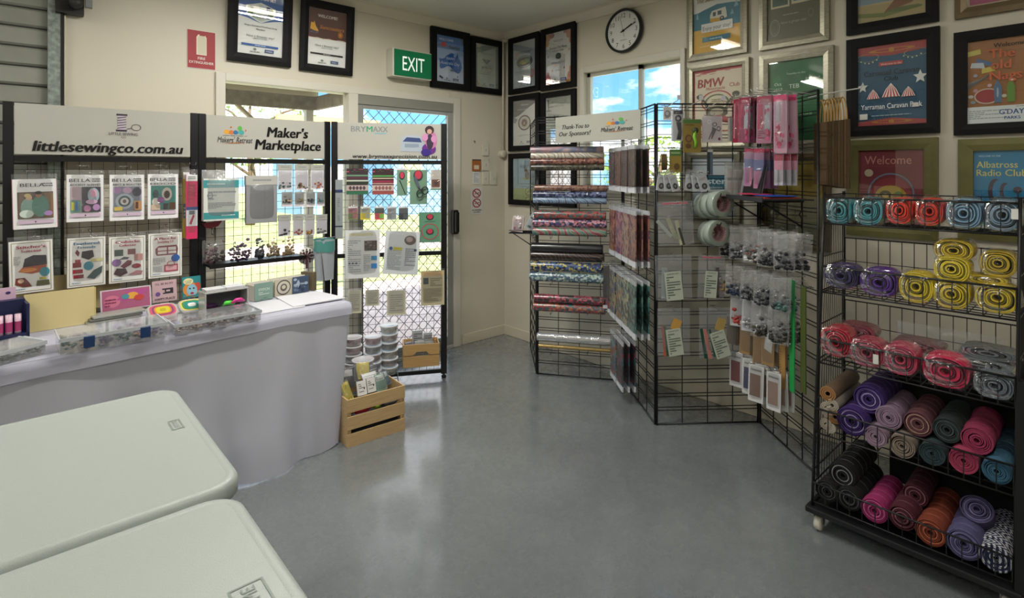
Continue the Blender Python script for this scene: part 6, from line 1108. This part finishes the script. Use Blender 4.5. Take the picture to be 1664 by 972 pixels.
zipbag(1136, 1197, 500, 582, 'zip bag with green and pink strips behind a tilted card, lower right', [(-.07, .17, .016, '#1f4a34', -.16, .0), (-.045, .17, .02, '#c98074', -.2, .0), (-.02, .16, .012, '#2f5a44', -.2, .01), (.0, .07, .05, '#b59a5a', .3, .16)], (.03, .085, .01, .15, -.3), red=False)
s0, z0 = G3.hit(1186, 556, .02); s1, z1 = G3.hit(1200, 475, .02)
t = thing('kraft_strip', 'tall kraft brown strip standing behind the lower right zip bag', 'strip', G3.W((s0+s1)/2, z0, .02), G3.a); MB().box(-(s1-s0)/2, (s1-s0)/2, -.006, 0, 0, z1-z0, mat('#8a6a3a', .6)).build('card', t)

# ---- shelf on G4 ----
shz = 1.325
t = thing('metal_shelf', 'black metal shelf on gridwall brackets under the tube box', 'shelf', (*G4.o, shz), G4.a)
MB().box(.0, .56, -.26, -.01, -.006, 0, mat('#232527', .35)).build('board', t); MB().box(0, .56, -.266, -.26, -.014, .01, mat('#4a4d50', .3, metal=.6)).build('lip', t)
for x in (.06, .45): MB().box(x, x+.006, -.25, 0, -.02, -.006, GW).tube([(x, -.22, -.015), (x, -.01, -.14)], .005, GW, 6).tube([(x, -.008, -.02), (x, -.008, -.06), (x, -.02, -.08), (x, -.008, -.10), (x, -.008, -.15)], .004, GW, 5).build('bracket', t)
SHT = t.matrix_basis.copy()
def on_shelf(x, y, z=0.0): return SHT @ Vector((x, y, z))
t = thing('tube_box', 'clear frosted box holding three pale glue tubes on the shelf', 'display box', on_shelf(.06, -.17, .001), G3.a)
b = MB(); BX = film('frost', '#dcdcd8', .3, .25, .05, 0); b.box(-.055, .055, -.018, -.016, 0, .15, BX).box(-.055, .055, .016, .018, 0, .19, BX).box(-.055, -.053, -.018, .018, 0, .17, BX).box(.053, .055, -.018, .018, 0, .17, BX).box(-.055, .055, -.018, .018, 0, .002, BX); b.build('box', t)
for k in range(3):
    b = MB(); x = -.034+.034*k; b.lathe([(0, .004), (.013, .004), (.013, .12), (.010, .128), (.010, .145), (0, .145)], mat('#d9c9c9', .35), 14, 'z', (x, 0, 0)); b.lathe([(.0133, .085), (.0133, .1)], mat('#2b2a33', .4), 14, 'z', (x, 0, 0)).lathe([(.0133, .03), (.0133, .07)], mat('#c9a0ac', .4), 14, 'z', (x, 0, 0)); b.build('glue_tube', t)
for k in range(5):
    t = thing('folder', ['leftmost pale grey', 'second black', 'third black', 'fourth black', 'rightmost black'][k]+' leaning folder on the shelf', 'folder', on_shelf(.16+.028*k, -.16, .002), (0, .18, G3.a))
    MB().box(-.003, .003, -.06, .06, 0, .165, mat('#8a8c90' if k == 0 else '#1b1c1e', .35)).build('cover', t); MB().box(.003, .006, -.058, .058, .002, .162, mat('#b9b9b6', .4)).build('sheets', t)
for k, (x, y, w_, d_, c, l, a) in enumerate([(.34, -.12, .26, .17, '#c9421f', 'orange foam sheet at the bottom of the stack on the shelf', .0), (.33, -.12, .22, .15, '#26282c', 'black foam sheet in the stack on the shelf', .1), (.36, -.12, .24, .14, '#1f4fb0', 'blue foam sheet on top of the shelf stack', .05), (.27, -.16, .13, .13, '#e0436a', 'bright pink foam sheet on the shelf stack', -.1), (.07, -.23, .09, .04, '#b5c93a', 'lime green foam strip lying on the shelf before the tube box', .1)]):
    p = on_shelf(x, y, .001+.0045*(k if k < 4 else 0)); b = MB().box(-w_/2, w_/2, -d_/2, d_/2, 0, .004, mat(c, .5)); o = b.build('foam_sheet', loc=p, rot=G4.a+a); tag(o, l, 'foam sheet')

# ---- G4 hung packs (faces toward the aisle, seen edge on) ----
def hang4(s, zt, w, h, offs, nm, cat, lab, bg, ops=(), blob=None, roll=0, bag=True, th=.006, ln=None, grp=None, yaw=.62, filmm=None, top=.01):
    ghook(g4, G4, s, zt+.008, max(offs)+.03)
    for k, off in enumerate(offs):
        pos = ['outermost', 'second', 'third', 'innermost'][k if k < len(offs)-1 or len(offs) == 1 else 3]
        pack_at(G4, s, zt-h, w, h, off, nm, cat, lab if len(offs) == 1 else pos+' '+lab, bg=bg, ops=list(ops), blob=blob, roll=roll+.03*math.sin(7*s+k*2), bag=bag, th=th, top=top, group=grp, yaw=yaw+.12*math.sin(9*s+3*k), filmm=filmm)
PK = [('r', 0, .86, 1, 1, '#96173f'), ('r', .08, .3, .42, .84, '#a8234f'), ('r', .55, .3, .9, .8, '#a9a9b2'), ('lines', .1, .1, .9, .28, 4, '#8f2a50'), ('blobs', .05, .05, .95, .8, 7, ['#8f1a40', '#b8bcc4', '#c04a74'])]
hang4(.07, 1.86, .06, .235, [.16, .11], 'pink_pack', 'craft pack', 'flat pink pack by the ring pack', '#93486a', PK, yaw=.3)
hang4(.15, 1.86, .075, .24, [.19, .14, .09], 'pink_pack', 'craft pack', 'crimson pack left of centre in the top pink row', '#9a1238', [('r', .1, .1, .2, .9, '#c98a9f')], th=.018, yaw=.25)
hang4(.25, 1.855, .07, .24, [.21, .175, .14, .10], 'pink_pack', 'craft pack', 'pink and grey pack at the centre of the top pink row', '#8f3f60', PK, yaw=.3)
hang4(.35, 1.85, .085, .245, [.15, .10], 'pink_pack', 'craft pack', 'pink headed wide pack right of centre in the top row', '#a06a80', PK, yaw=.5)
hang4(.46, 1.84, .07, .29, [.12, .07], 'pink_pack', 'craft pack', 'long pack with magenta plastic coils at the top right', '#b58a9c', [('r', 0, .9, 1, 1, '#c93a6a'), ('blobs', .1, .08, .9, .5, 14, ['#c21f5a', '#a8184a', '#d84a7a']), ('r', .2, .55, .5, .88, '#a8a4ac')], th=.012)
hang4(.20, 1.585, .05, .205, [.16, .12, .08], 'pen_pack', 'craft pack', 'pink and violet pen pack in the second pink row', '#a87f9f', [('r', 0, .9, 1, 1, '#b01f4c'), ('r', 0, .5, 1, .72, '#6f78a8'), ('r', .1, .05, .35, .5, '#a86aa0'), ('r', .6, .05, .85, .5, '#d890b0')])
hang4(.29, 1.58, .05, .21, [.15, .11, .07], 'pen_pack', 'craft pack', 'pink and blue pen pack right of the violet ones', '#a8789a', [('r', 0, .9, 1, 1, '#b01f4c'), ('r', 0, .45, 1, .72, '#5f6a9c'), ('r', .2, .05, .45, .45, '#c06a98')])
hang4(.11, 1.505, .05, .12, [.12], 'pen_pack', 'craft pack', 'small white and crimson pack low at the left of the pink pens', '#dcdce0', [('e', .5, .85, .4, .2, '#a81f3f'), ('r', 0, 0, 1, .1, '#a81f3f')])
hang4(.44, 1.545, .045, .155, [.12, .08, .05], 'pen_pack', 'craft pack', 'short pack with crimson header at the right of the second pink row', '#b8b4bc', [('r', 0, .8, 1, 1, '#a81f44'), ('r', 0, .5, 1, .8, '#d08aa4'), ('r', .4, 0, .6, .5, '#8a8c90')])
def trinkets(zt, h, items, row):
    for s, offs, cols, l in items: hang4(s, zt, .092, h, offs, 'trinket_bag', 'bag of trinkets', l+', '+row, '#c4c6c8' if 'white' in l else None, blob=(cols, 34, .07, .40, .014), roll=.02, yaw=.95, filmm=TRF)
TRF = film('zip_film', '#d8dadc', .12, .18, .05, .7)
DKM = ['#1d1f22', '#2c2f33', '#3a3c40']
trinkets(1.145, .175, [(.03, [.2, .14, .08], DKM, 'black button bag at the corner post'), (.14, [.19, .13, .07], ['#3a3c40', '#8a8c90', '#2c2f33'], 'grey metal trinket bag'), (.26, [.17, .12, .07], ['#8a4a3a', '#d8d8d4', '#3a3a3a'], 'copper ring trinket bag'), (.38, [.15, .10, .05], DKM, 'black trinket bag nearer the cart'), (.49, [.12, .08, .04], DKM, 'black trinket bag against the cart post')], 'first row under the shelf')
trinkets(.925, .165, [(.0, [.22, .15], ['#b5852c', '#d8a83f', '#8a6420'], 'golden bead bag'), (.11, [.2, .15, .1], ['#2f3c5a', '#20242a'], 'navy bead bag'), (.23, [.17, .12, .07], DKM, 'black bead bag at the middle'), (.34, [.15, .10, .05], DKM, 'black bead bag right of middle'), (.45, [.12, .07], ['#3f5f5c', '#2a3f3f', '#6a8a84'], 'teal grey bead bag')], 'second row under the shelf')
trinkets(.765, .175, [(.10, [.17, .11], ['#b03a34', '#c95a4a', '#8a2a2a'], 'red bead bag with white card'), (.2, [.15, .1], ['#b9bcc0', '#8a8c90', '#e0e0e0'], 'silver bead bag with white card'), (.31, [.15, .1, .06], ['#4a4638', '#2f2c26'], 'olive brown bead bag'), (.43, [.12, .08, .04], ['#2c2c28', '#44423a'], 'dark bead bag')], 'third row under the shelf')
for s, offs, w_, h, zt, l in [(.05, [.18, .13], .07, .17, .645, 'kraft backed hook pack at the corner'), (.15, [.15, .1], .07, .18, .63, 'kraft backed hook pack, second from the corner'), (.25, [.13, .08], .06, .2, .61, 'tall kraft backed hook pack'), (.33, [.12, .08, .05], .065, .17, .62, 'kraft pack with white torn label')]:
    hang4(s, zt, w_, h, offs, 'kraft_pack', 'craft pack', l, '#9a7a4a', [('r', 0, .9, 1, 1, '#c9ccce')]+([('p', [(.2, .5), (.8, .4), (.9, .85), (.3, .9)], '#cfd0cc')] if 'torn' in l else [('r', .8, 0, 1, .9, '#5a4628')]))
hang4(.40, .585, .03, .23, [.08], 'wooden_ruler', 'ruler', 'light wooden ruler strip left of the bright green strip', '#a8804a', [('lines', .05, .1, .3, .9, 14, '#7a5a30')], bag=False)
CD = lambda c: [('r', .1, .15, .8, .75, c), ('lines', .15, .82, .85, .92, 1, '#8a8a8a')]
for s, offs, c, w_, l in [(.07, [.17, .12], '#7a3030', .075, 'white card pack with dark red block'), (.18, [.15, .10], '#3a3a68', .07, 'white card pack with navy block'), (.28, [.16, .12, .08], '#8a6a58', .08, 'white card pack with small brown block'), (.39, [.12, .08, .05], '#a88a7a', .075, 'white card pack with pale brown block')]:
    hang4(s, .435, w_, .195, offs, 'card_pack', 'craft pack', l+' in the lowest row', '#d2d2d0', CD(c))
for s, off, c, zt, zb, l in [(.455, .06, '#1f9a4a', .92, .36, 'bright green tall strip hanging on the gridwall beside the cart'), (.52, .04, '#4f5a24', .90, .38, 'olive tall strip hanging right of the bright green strip')]:
    t = pack_at(G4, s, zb, .045, zt-zb, off, 'tall_strip', 'strip', l, bg=c, bag=False, th=.004); ghook(g4, G4, s, zt-.01, off)
# kraft paper bags hanging past the end of the gridwall
KB = mat('#4c3a22', .7, var=.12, vscale=20); KB2 = mat('#5a4529', .7, var=.1, vscale=20)
G5 = Pl(A5, a=G4.a)
for k in range(8):
    s, z1 = RIGHT.hit(1334+5*k, 195, .36); z0 = RIGHT.hit(1337+5.4*k, 303, .36)[1]; z1 = RIGHT.hit(1340, 199-.3*k, .36)[1]; z0 = RIGHT.hit(1340, 300+.8*k, .36)[1]
    t = thing('kraft_bag', 'kraft paper bag with twisted handles, %s from the gridwall post' % ['first', 'second', 'third', 'fourth', 'fifth', 'sixth', 'seventh', 'eighth'][k], 'paper bag', RIGHT.W(s, z0, .36), -.72, 'kraft paper bags')
    h = z1-z0; MB().box(-.004, .004, -.055, .055, 0, h, KB if k % 2 else KB2).build('bag_body', t)
    MB().tube([(0, -.035, h-.01)]+[(0, -.035*math.cos(a*PI/8), h+.11*math.sin(a*PI/8)) for a in range(9)]+[(0, .035, h-.01)], .0035, mat('#b08a4a', .5), 6).build('handle', t)
b = MB(); sA, zA = RIGHT.hit(1334, 150, .36)
t = thing('bag_rail', 'white wire prong holding the kraft bag handles', 'hook', RIGHT.W(sA, RIGHT.hit(1340, 153, .36)[1], .36), -PI/2); MB().tube([(-.06, 0, -.01), (0, 0, 0), (.17, 0, .012), (.18, 0, .025)], .003, mat('#c9c9c4', .3), 6).build('prong', t)
# bare chrome prongs across the top
for k in range(9):
    s = .05+.06*k; b = MB(); b.tube([(s, 0, GH-.02), (s, -.02, GH-.012), (s, -.24, GH+.012), (s, -.25, GH+.026)], .0022, mat('#c4c4c0', .25, metal=.4), 5); b.build('prong', g4)
for k in range(5):
    s = .06+.12*k; b = MB(); b.tube([(s, 0, GH-.03), (s, -.02, GH-.02), (s, -.2, GH-.005), (s, -.21, GH+.01)], .0022, mat('#c4c4c0', .25, metal=.4), 5).box(s-.012, s+.012, -.224, -.222, GH-.005, GH+.02, mat('#dcdcdc', .4)); b.build('prong', g3)
# ================= wire basket cart =================
CW = mat('#0c0d0f', .4); YC0, YC1, XB = -2.90, -3.515, -.50
XF = lambda z: -.876+.136*min(1, max(0, (z-.15)/1.2))
LV = [(1.24, 1.35, 1.36, 'top'), (.955, 1.062, 1.16, 'second'), (.668, .768, .88, 'third'), (.388, .486, .60, 'fourth'), (.115, .195, .33, 'lowest')]
t = thing('basket_cart', 'tall black wire basket cart on white casters holding webbing rolls', 'cart', (0, 0, 0))
b = MB(); b.box(-.90, -.46, YC1-.02, YC0+.02, .075, .098, mat('#131417', .45)); b.build('base_tray', t, bevel=.004)
for x in (-.86, -.50):
    for y in (YC1+.02, YC0-.02):
        w_ = MB(); w_.lathe([(0, -.013), (.026, -.013), (.030, -.008), (.030, .008), (.026, .013), (0, .013)], mat('#c9c4b4', .4), 20, 'y', (x, y, .031)); w_.build('caster_wheel', t)
        MB().box(x-.012, x+.012, y-.018, y-.014, .03, .078, mat('#8a8c8e', .3, metal=.6)).box(x-.012, x+.012, y+.014, y+.018, .03, .078, mat('#8a8c8e', .3, metal=.6)).build('caster_fork', t, bevel=.001)
def ladder(y, nm):
    b = MB(); pts = [(XF(z), y, z) for z in (.09, .4, .7, 1.0, 1.37)]; b.tube(pts, .006, CW, 6); b.tube([(XB, y, .09), (XB, y, 1.37)], .006, CW, 6)
    b.build('side_post', t)
    b = MB(); n = 12
    for k in range(1, n):
        f = k/n; b.wire((XF(.12)*(1-f)+XB*f, y, .1), (XF(1.3)*(1-f)+XB*f, y, 1.36), .0016, CW)
    for z in (.1, .24, .38, .52, .68, .82, .96, 1.1, 1.24, 1.36): b.wire((XF(z), y, z), (XB, y, z), .003, CW)
    b.build(nm, t, kind='stuff')
ladder(YC0, 'side_wires'); ladder(YC1, 'side_wires')
MB().box(-.70, XB-.01, YC1-.008, YC1-.004, .1, .74, mat('#15171a', .6)).build('dark_side_panel', t)
MB().box(XB-.006, XB-.002, YC1+.01, -3.08, .14, .66, mat('#101113', .7)).build('dark_back_panel', t)
b = MB(); b.add([(XF(z)+dx, YC1-dy, z) for z in (.09, .76) for dx, dy in ((-.012, .0), (.03, .0), (.03, .03), (-.012, .03))], [(0, 1, 2, 3), (7, 6, 5, 4), (0, 4, 5, 1), (1, 5, 6, 2), (2, 6, 7, 3), (3, 7, 4, 0)], CW); b.build('front_post', t)
for z0, zr, zb, nm in LV:
    k = MB(); xf = XF(z0); xr = XF(zr)-.008
    k.tube([(XB, YC0-.006, zr), (xr, YC0-.006, zr), (xr, YC1+.006, zr), (XB, YC1+.006, zr)], .004, CW, 6).tube([(XB, YC0-.006, z0), (xf, YC0-.006, z0), (xf, YC1+.006, z0), (XB, YC1+.006, z0)], .0035, CW, 6)
    rb = k.build('basket', t, label=None); k = MB(); n = 14
    for i in range(n+1):
        y = YC0-.006+(YC1-YC0+.012)*i/n; k.wire((xr, y, zr), (xf, y, z0), .0022, CW); k.wire((xf, y, z0), (XB, y, z0), .0018, CW)
        k.wire((XB, y, z0), (XB, y, zb), .002, CW)
    for i in range(1, 6): x = xf+(XB-xf)*i/6; k.wire((x, YC0, z0-.001), (x, YC1, z0-.001), .0025, CW)
    k.wire((XB, YC0, zb), (XB, YC1, zb), .0035, CW); k.wire((XB, YC0, (z0+zb)/2), (XB, YC1, (z0+zb)/2), .002, CW)
    k.build('basket_wires', rb, kind='stuff')

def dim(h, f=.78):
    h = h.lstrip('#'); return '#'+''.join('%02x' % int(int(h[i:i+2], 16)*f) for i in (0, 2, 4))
# --- coiled webbing ---
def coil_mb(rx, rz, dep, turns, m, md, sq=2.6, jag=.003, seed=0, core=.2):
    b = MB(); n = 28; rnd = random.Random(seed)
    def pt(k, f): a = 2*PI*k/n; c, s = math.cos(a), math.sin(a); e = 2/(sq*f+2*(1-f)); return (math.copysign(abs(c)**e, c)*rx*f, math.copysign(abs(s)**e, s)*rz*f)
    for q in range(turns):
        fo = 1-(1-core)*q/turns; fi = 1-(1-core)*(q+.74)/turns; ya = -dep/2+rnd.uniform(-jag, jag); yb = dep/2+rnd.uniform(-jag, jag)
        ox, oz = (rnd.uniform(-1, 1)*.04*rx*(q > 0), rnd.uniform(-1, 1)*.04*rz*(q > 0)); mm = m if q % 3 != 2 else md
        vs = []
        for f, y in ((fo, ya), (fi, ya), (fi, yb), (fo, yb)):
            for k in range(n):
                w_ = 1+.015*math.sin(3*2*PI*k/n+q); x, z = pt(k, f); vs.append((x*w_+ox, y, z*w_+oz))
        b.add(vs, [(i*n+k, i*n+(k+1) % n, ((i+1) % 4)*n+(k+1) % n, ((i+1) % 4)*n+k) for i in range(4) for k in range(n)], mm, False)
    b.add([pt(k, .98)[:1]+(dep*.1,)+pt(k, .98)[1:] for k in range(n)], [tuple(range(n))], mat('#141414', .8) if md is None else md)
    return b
def bagskin(rx, rz, dep, seed=0):
    b = MB(); rnd = random.Random(seed); ph = rnd.uniform(0, 9)
    def fn(u, v):
        a = 2*PI*u; w_ = (v-.5)*2; e = (1-abs(w_)**3)**.35; c, s = math.cos(a), math.sin(a); q = .62
        k = 1+.05*math.sin(7*a+ph+3*v)+.03*math.sin(13*a+8*v+ph)
        return (math.copysign(abs(c)**q, c)*rx*e*k, w_*dep/2, math.copysign(abs(s)**q, s)*rz*e*k)
    return b.grid(fn, 26, 10, BAGF)
BAGF = film('crinkled_bag', '#eef0f2', .0, .09, .02, .9, 20, .28)
def CP(x): return Pl((x, 0), -PI/2)
def bagged(px, py, rxp, rzp, lvl, col, dk, label, name='webbing_coil', dx=.055, dep=.09, roll=0, turns=7, rough=.6):
    z0, zr, zb, nm = LV[lvl]; x = XF(z0)+dx; pl = CP(x-dep/2); s, z = pl.hit(px, py); sc = (pl.hit(px+1, py)[0]-s); rx = 1.1*rxp*sc; rz = 1.08*rzp*(pl.hit(px, py-1)[1]-z)
    t = thing(name, label, 'webbing coil', (x, -s, z), (0, roll, -PI/2))
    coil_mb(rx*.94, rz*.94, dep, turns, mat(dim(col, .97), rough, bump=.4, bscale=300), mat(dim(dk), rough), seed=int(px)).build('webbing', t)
    bagskin(rx*1.06, rz*1.08, dep+.05, int(px)).build('bag', t); return t
for px, py, rx, rz, c, d, l, o in [
 (1362, 342, 20, 21, '#3f8f98', '#245a62', 'teal webbing coil in a clear bag, leftmost in the top basket', 0), (1410, 343, 23, 22, '#4a98a2', '#2a636c', 'teal webbing coil in a clear bag, second in the top basket', 0),
 (1461, 342, 21, 21, '#e8341a', '#8f2416', 'orange red webbing coil, left one of two in the top basket', 0), (1509, 344, 22, 22, '#e02f16', '#8a2214', 'orange red webbing coil, right one of two in the top basket', 0),
 (1565, 347, 28, 24, '#7aa2bd', '#3f5f74', 'light blue webbing coil in the top basket', 0), (1628, 350, 29, 25, '#748ea0', '#3c4f5e', 'grey blue webbing coil with a white label, rightmost in the top basket', 0)]:
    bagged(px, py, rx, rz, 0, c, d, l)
for px, py, rx, rz, c, d, l, dx in [
 (1366, 449, 27, 19, '#352c60', '#211d38', 'dark indigo webbing coil at the left of the second basket', .055), (1427, 459, 30, 22, '#54248a', '#33204c', 'purple webbing coil in the second basket', .055),
 (1488, 467, 27, 24, '#d3bb1c', '#8a7a12', 'yellow webbing coil, leftmost yellow in the second basket', .055), (1546, 479, 29, 22, '#cdb41c', '#85750f', 'yellow webbing coil at the bottom of the stack of three', .055),
 (1546, 438, 28, 20, '#d6c024', '#8a7a12', 'yellow webbing coil in the middle of the stack of three', .075), (1549, 407, 31, 17, '#c4aa22', '#7d6e14', 'yellow webbing coil at the top of the stack of three', .11),
 (1619, 485, 34, 23, '#cbb21c', '#82730f', 'yellow webbing coil at the lower right of the second basket', .055), (1622, 429, 29, 21, '#b89c1e', '#75660f', 'yellow webbing coil at the upper right of the second basket', .09)]:
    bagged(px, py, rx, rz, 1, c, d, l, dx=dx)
bagged(1602, 455, 34, 7, 1, '#c9b01e', '#82730f', 'flattened yellow webbing coil lying between the two right hand yellow coils', dx=.09, turns=4)
for px, py, rx, rz, c, d, l, dx in [
 (1357, 556, 24, 23, '#b01a30', '#6a1622', 'crimson webbing coil at the left of the third basket', .055), (1408, 574, 28, 21, '#a83850', '#6f2a38', 'dull pink webbing coil with a white label in the third basket', .055),
 (1390, 540, 30, 12, '#8a3044', '#55202c', 'dark pink webbing coil lying at the back left of the third basket', .16), (1462, 585, 27, 23, '#b83858', '#7a3044', 'pink webbing coil in the middle of the third basket', .055),
 (1536, 604, 37, 25, '#cc1c50', '#861c3c', 'hot pink webbing coil in the third basket', .055), (1614, 627, 32, 20, '#66717a', '#3a4248', 'grey webbing coil at the lower right of the third basket', .055)]:
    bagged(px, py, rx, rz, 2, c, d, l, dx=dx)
bagged(1605, 575, 44, 9, 2, '#5f666b', '#3a4044', 'flat grey webbing coil in a bag, upper of two at the back right', dx=.14, turns=4)
bagged(1590, 592, 52, 8, 2, '#6a7074', '#44494d', 'flat grey webbing coil in a bag, lower of two at the back right', dx=.12, turns=4)
bagged(1490, 563, 40, 8, 2, '#7a4a54', '#4c2c34', 'flat dusky pink webbing coil at the back centre of the third basket', dx=.15, turns=4)
# label tags on bagged coils
for px, py, lv in ((1649, 348, 0), (1423, 584, 2)):
    x = XF(LV[lv][0])-.018; s, z = CP(x).hit(px, py); q = MB().box(-.009, .009, -.001, .001, -.018, .018, mat('#d2d2ca', .5)).build('bag_label', loc=(x, -s, z), rot=-PI/2); tag(q, ['white paper label on the rightmost top basket coil', 'white paper label on the dull pink coil'][lv > 0], 'label')

# --- long bundles of webbing, several coils side by side ---
def bundle(px, py, rp, lvl, col, edge, label, n=5, dx=.0, cd=.05, dk=None, turns=8, matl=None, tilt=0, core=.16, flat_=1.0):
    z0, zr, zb, nm = LV[lvl]; xa = XF(z0)+.012+dx; pl = CP(xa); s, z = pl.hit(px, py); r = rp*(pl.hit(px+1, py)[0]-s)
    t = thing('webbing_roll', label, 'webbing roll', (xa, -s, z), (tilt, 0, -PI/2))
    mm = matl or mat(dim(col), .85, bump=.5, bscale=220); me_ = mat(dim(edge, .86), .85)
    for k in range(n):
        rnd = random.Random(int(px)+k); rr = r*(1+rnd.uniform(-.02, .02)); b = MB()
        if k == 0:
            b = coil_mb(rr, rr*flat_, cd*.9, turns, mm, mat(dk or edge, .85), 2.0, .0012, int(px), core)
        b.lathe([(rr*.93, -cd*.47), (rr*.985, -cd*.46), (rr, -cd*.38), (rr*1.005, 0), (rr, cd*.38), (rr*.985, cd*.46), (rr*.93, cd*.47)], mm, 26, 'y')
        b.lathe([(rr*.99, cd*.40), (rr*1.008, cd*.44), (rr*.99, cd*.49)], me_, 26, 'y')
        if flat_ != 1: b.v = [(x, y, z_*flat_) for x, y, z_ in b.v]
        o = b.build('coil', t); o.location = (rnd.uniform(-.002, .002), cd*(k+.5), rnd.uniform(-.002, .002))
    return t
B4 = [(1384, 686, 25, '#45247a', '#8a7ca8', 'purple webbing roll with pale stripes, lower left in the fourth basket', 5, .0), (1411, 650, 25, '#4a2a80', '#8a7ca8', 'purple webbing roll with pale stripes, upper one of the purple pair', 5, .05),
 (1422, 711, 19, '#c0a4b8', '#a88aa0', 'pale mauve webbing roll, lower one of the mauve pair', 5, .0), (1443, 679, 22, '#ab90a8', '#947a92', 'pale mauve webbing roll, upper one of the mauve pair', 5, .04),
 (1465, 726, 22, '#b5a492', '#7a6a5c', 'cream webbing roll with dark rings in the fourth basket', 5, .0), (1490, 690, 24, '#7a4450', '#9a7a6a', 'brown and maroon striped webbing roll in the fourth basket', 5, .04),
 (1514, 738, 22, '#3c5458', '#2c3c40', 'dull teal webbing roll, low in the fourth basket', 5, .0), (1539, 700, 25, '#2c3a3a', '#3f504e', 'dark green webbing roll in the fourth basket', 5, .04),
 (1564, 751, 25, '#cf4a70', '#a8385a', 'rose pink webbing roll, lower one of the rose pair', 5, .0), (1587, 716, 28, '#b83a64', '#93304f', 'rose pink webbing roll, upper one of the rose pair', 5, .03),
 (1620, 768, 25, '#4a7f9e', '#2f5a74', 'sky blue webbing roll at the right of the fourth basket', 5, .0), (1634, 735, 22, '#34576a', '#27434f', 'dark blue webbing roll behind the sky blue one', 3, .12)]
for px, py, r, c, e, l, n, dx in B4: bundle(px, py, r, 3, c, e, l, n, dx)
B5 = [(1343, 799, 18, '#0a0a0c', '#4a4a4c', 'black webbing roll with grey edges, front left in the lowest basket', 5, .0), (1379, 812, 20, '#0a0a0c', '#55555a', 'black webbing roll with grey edges, front second in the lowest basket', 6, .0),
 (1368, 774, 22, '#0a0a0c', '#7a7a7e', 'black webbing roll with grey edges, on top of the two front ones', 6, .03),
 (1420, 831, 22, '#bf2f78', '#d06a9c', 'magenta webbing roll in the lowest basket', 5, .0), (1465, 842, 23, '#5f1a2c', '#8a5a64', 'maroon webbing roll in the lowest basket', 6, .0),
 (1486, 806, 21, '#561828', '#8a5a64', 'maroon webbing roll on top, tilted back', 4, .10), (1512, 867, 26, '#a0452a', '#b8684a', 'rust orange webbing roll in the lowest basket', 6, .0),
 (1565, 886, 30, '#6a6494', '#7a74a0', 'lilac webbing roll in the lowest basket', 6, .0)]
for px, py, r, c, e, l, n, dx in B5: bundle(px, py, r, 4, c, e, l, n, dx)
bundle(1587, 826, 29, 4, '#66608c', '#7a74a0', 'single lilac webbing coil leaning flat on top of the lilac roll', 1, .12, cd=.045, tilt=-.9)
bundle(1617, 908, 28, 4, '#20305f', '#1a2448', 'navy and white chevron webbing roll at the right of the lowest basket', 6, .0, matl=pattern('chevron', ['#1c2448', '#d0d2d8'], 1, 'chevron', .8, 0))
# rolled fabric tubes at the left end of basket four
for k, (px, py, r, c, e) in enumerate([(1338, 638, 13, '#6a5644', '#a8743a'), (1352, 659, 11, '#8a8276', '#b5aa98'), (1345, 671, 9, '#a89a88', '#b8ac9a'), (1357, 678, 12, '#6f5a42', '#a8743a'), (1337, 688, 10, '#a39684', '#b8ac9a'), (1349, 696, 9, '#b0a696', '#c0b6a6'), (1334, 661, 10, '#9c9282', '#b8ac9a')]):
    x = XF(.39)+.02; s, z = CP(x).hit(px, py); r_ = r*(CP(x).hit(px+1, py)[0]-s)
    t = thing('cork_roll', ['thick brown', 'grey', 'small cream', 'tan ended brown', 'lowest cream', 'lower right cream', 'leftmost cream'][k]+' rolled sheet at the left end of the fourth basket', 'rolled sheet', (x, min(-s, YC0-.012-r_), z), (0, 0, -PI/2))
    b = MB(); b.lathe([(r_*.25, .001), (r_*.97, .0), (r_, .003), (r_, .30), (r_*.9, .302), (0, .302)], mat(c, .6, bump=.3), 18, 'y'); b.build('sheet', t)
    b = MB(); 
    for q in range(3): b.lathe([(r_*(.85-.25*q), -.0012), (r_*(.98-.25*q), -.0012)], mat(e, .6), 18, 'y')
    b.build('rolled_end', t)
# stray grey parcel behind basket three, white oval plate on the wall side
t = thing('plastic_sleeve', 'clear plastic sleeve with white edge standing at the back of the third basket', 'plastic sleeve', (XB-.02, -3.28, .67), -PI/2)
sheet_bag(.34, .16, .02, FILMW, 4, 0, .0, 8).build('sleeve', t)
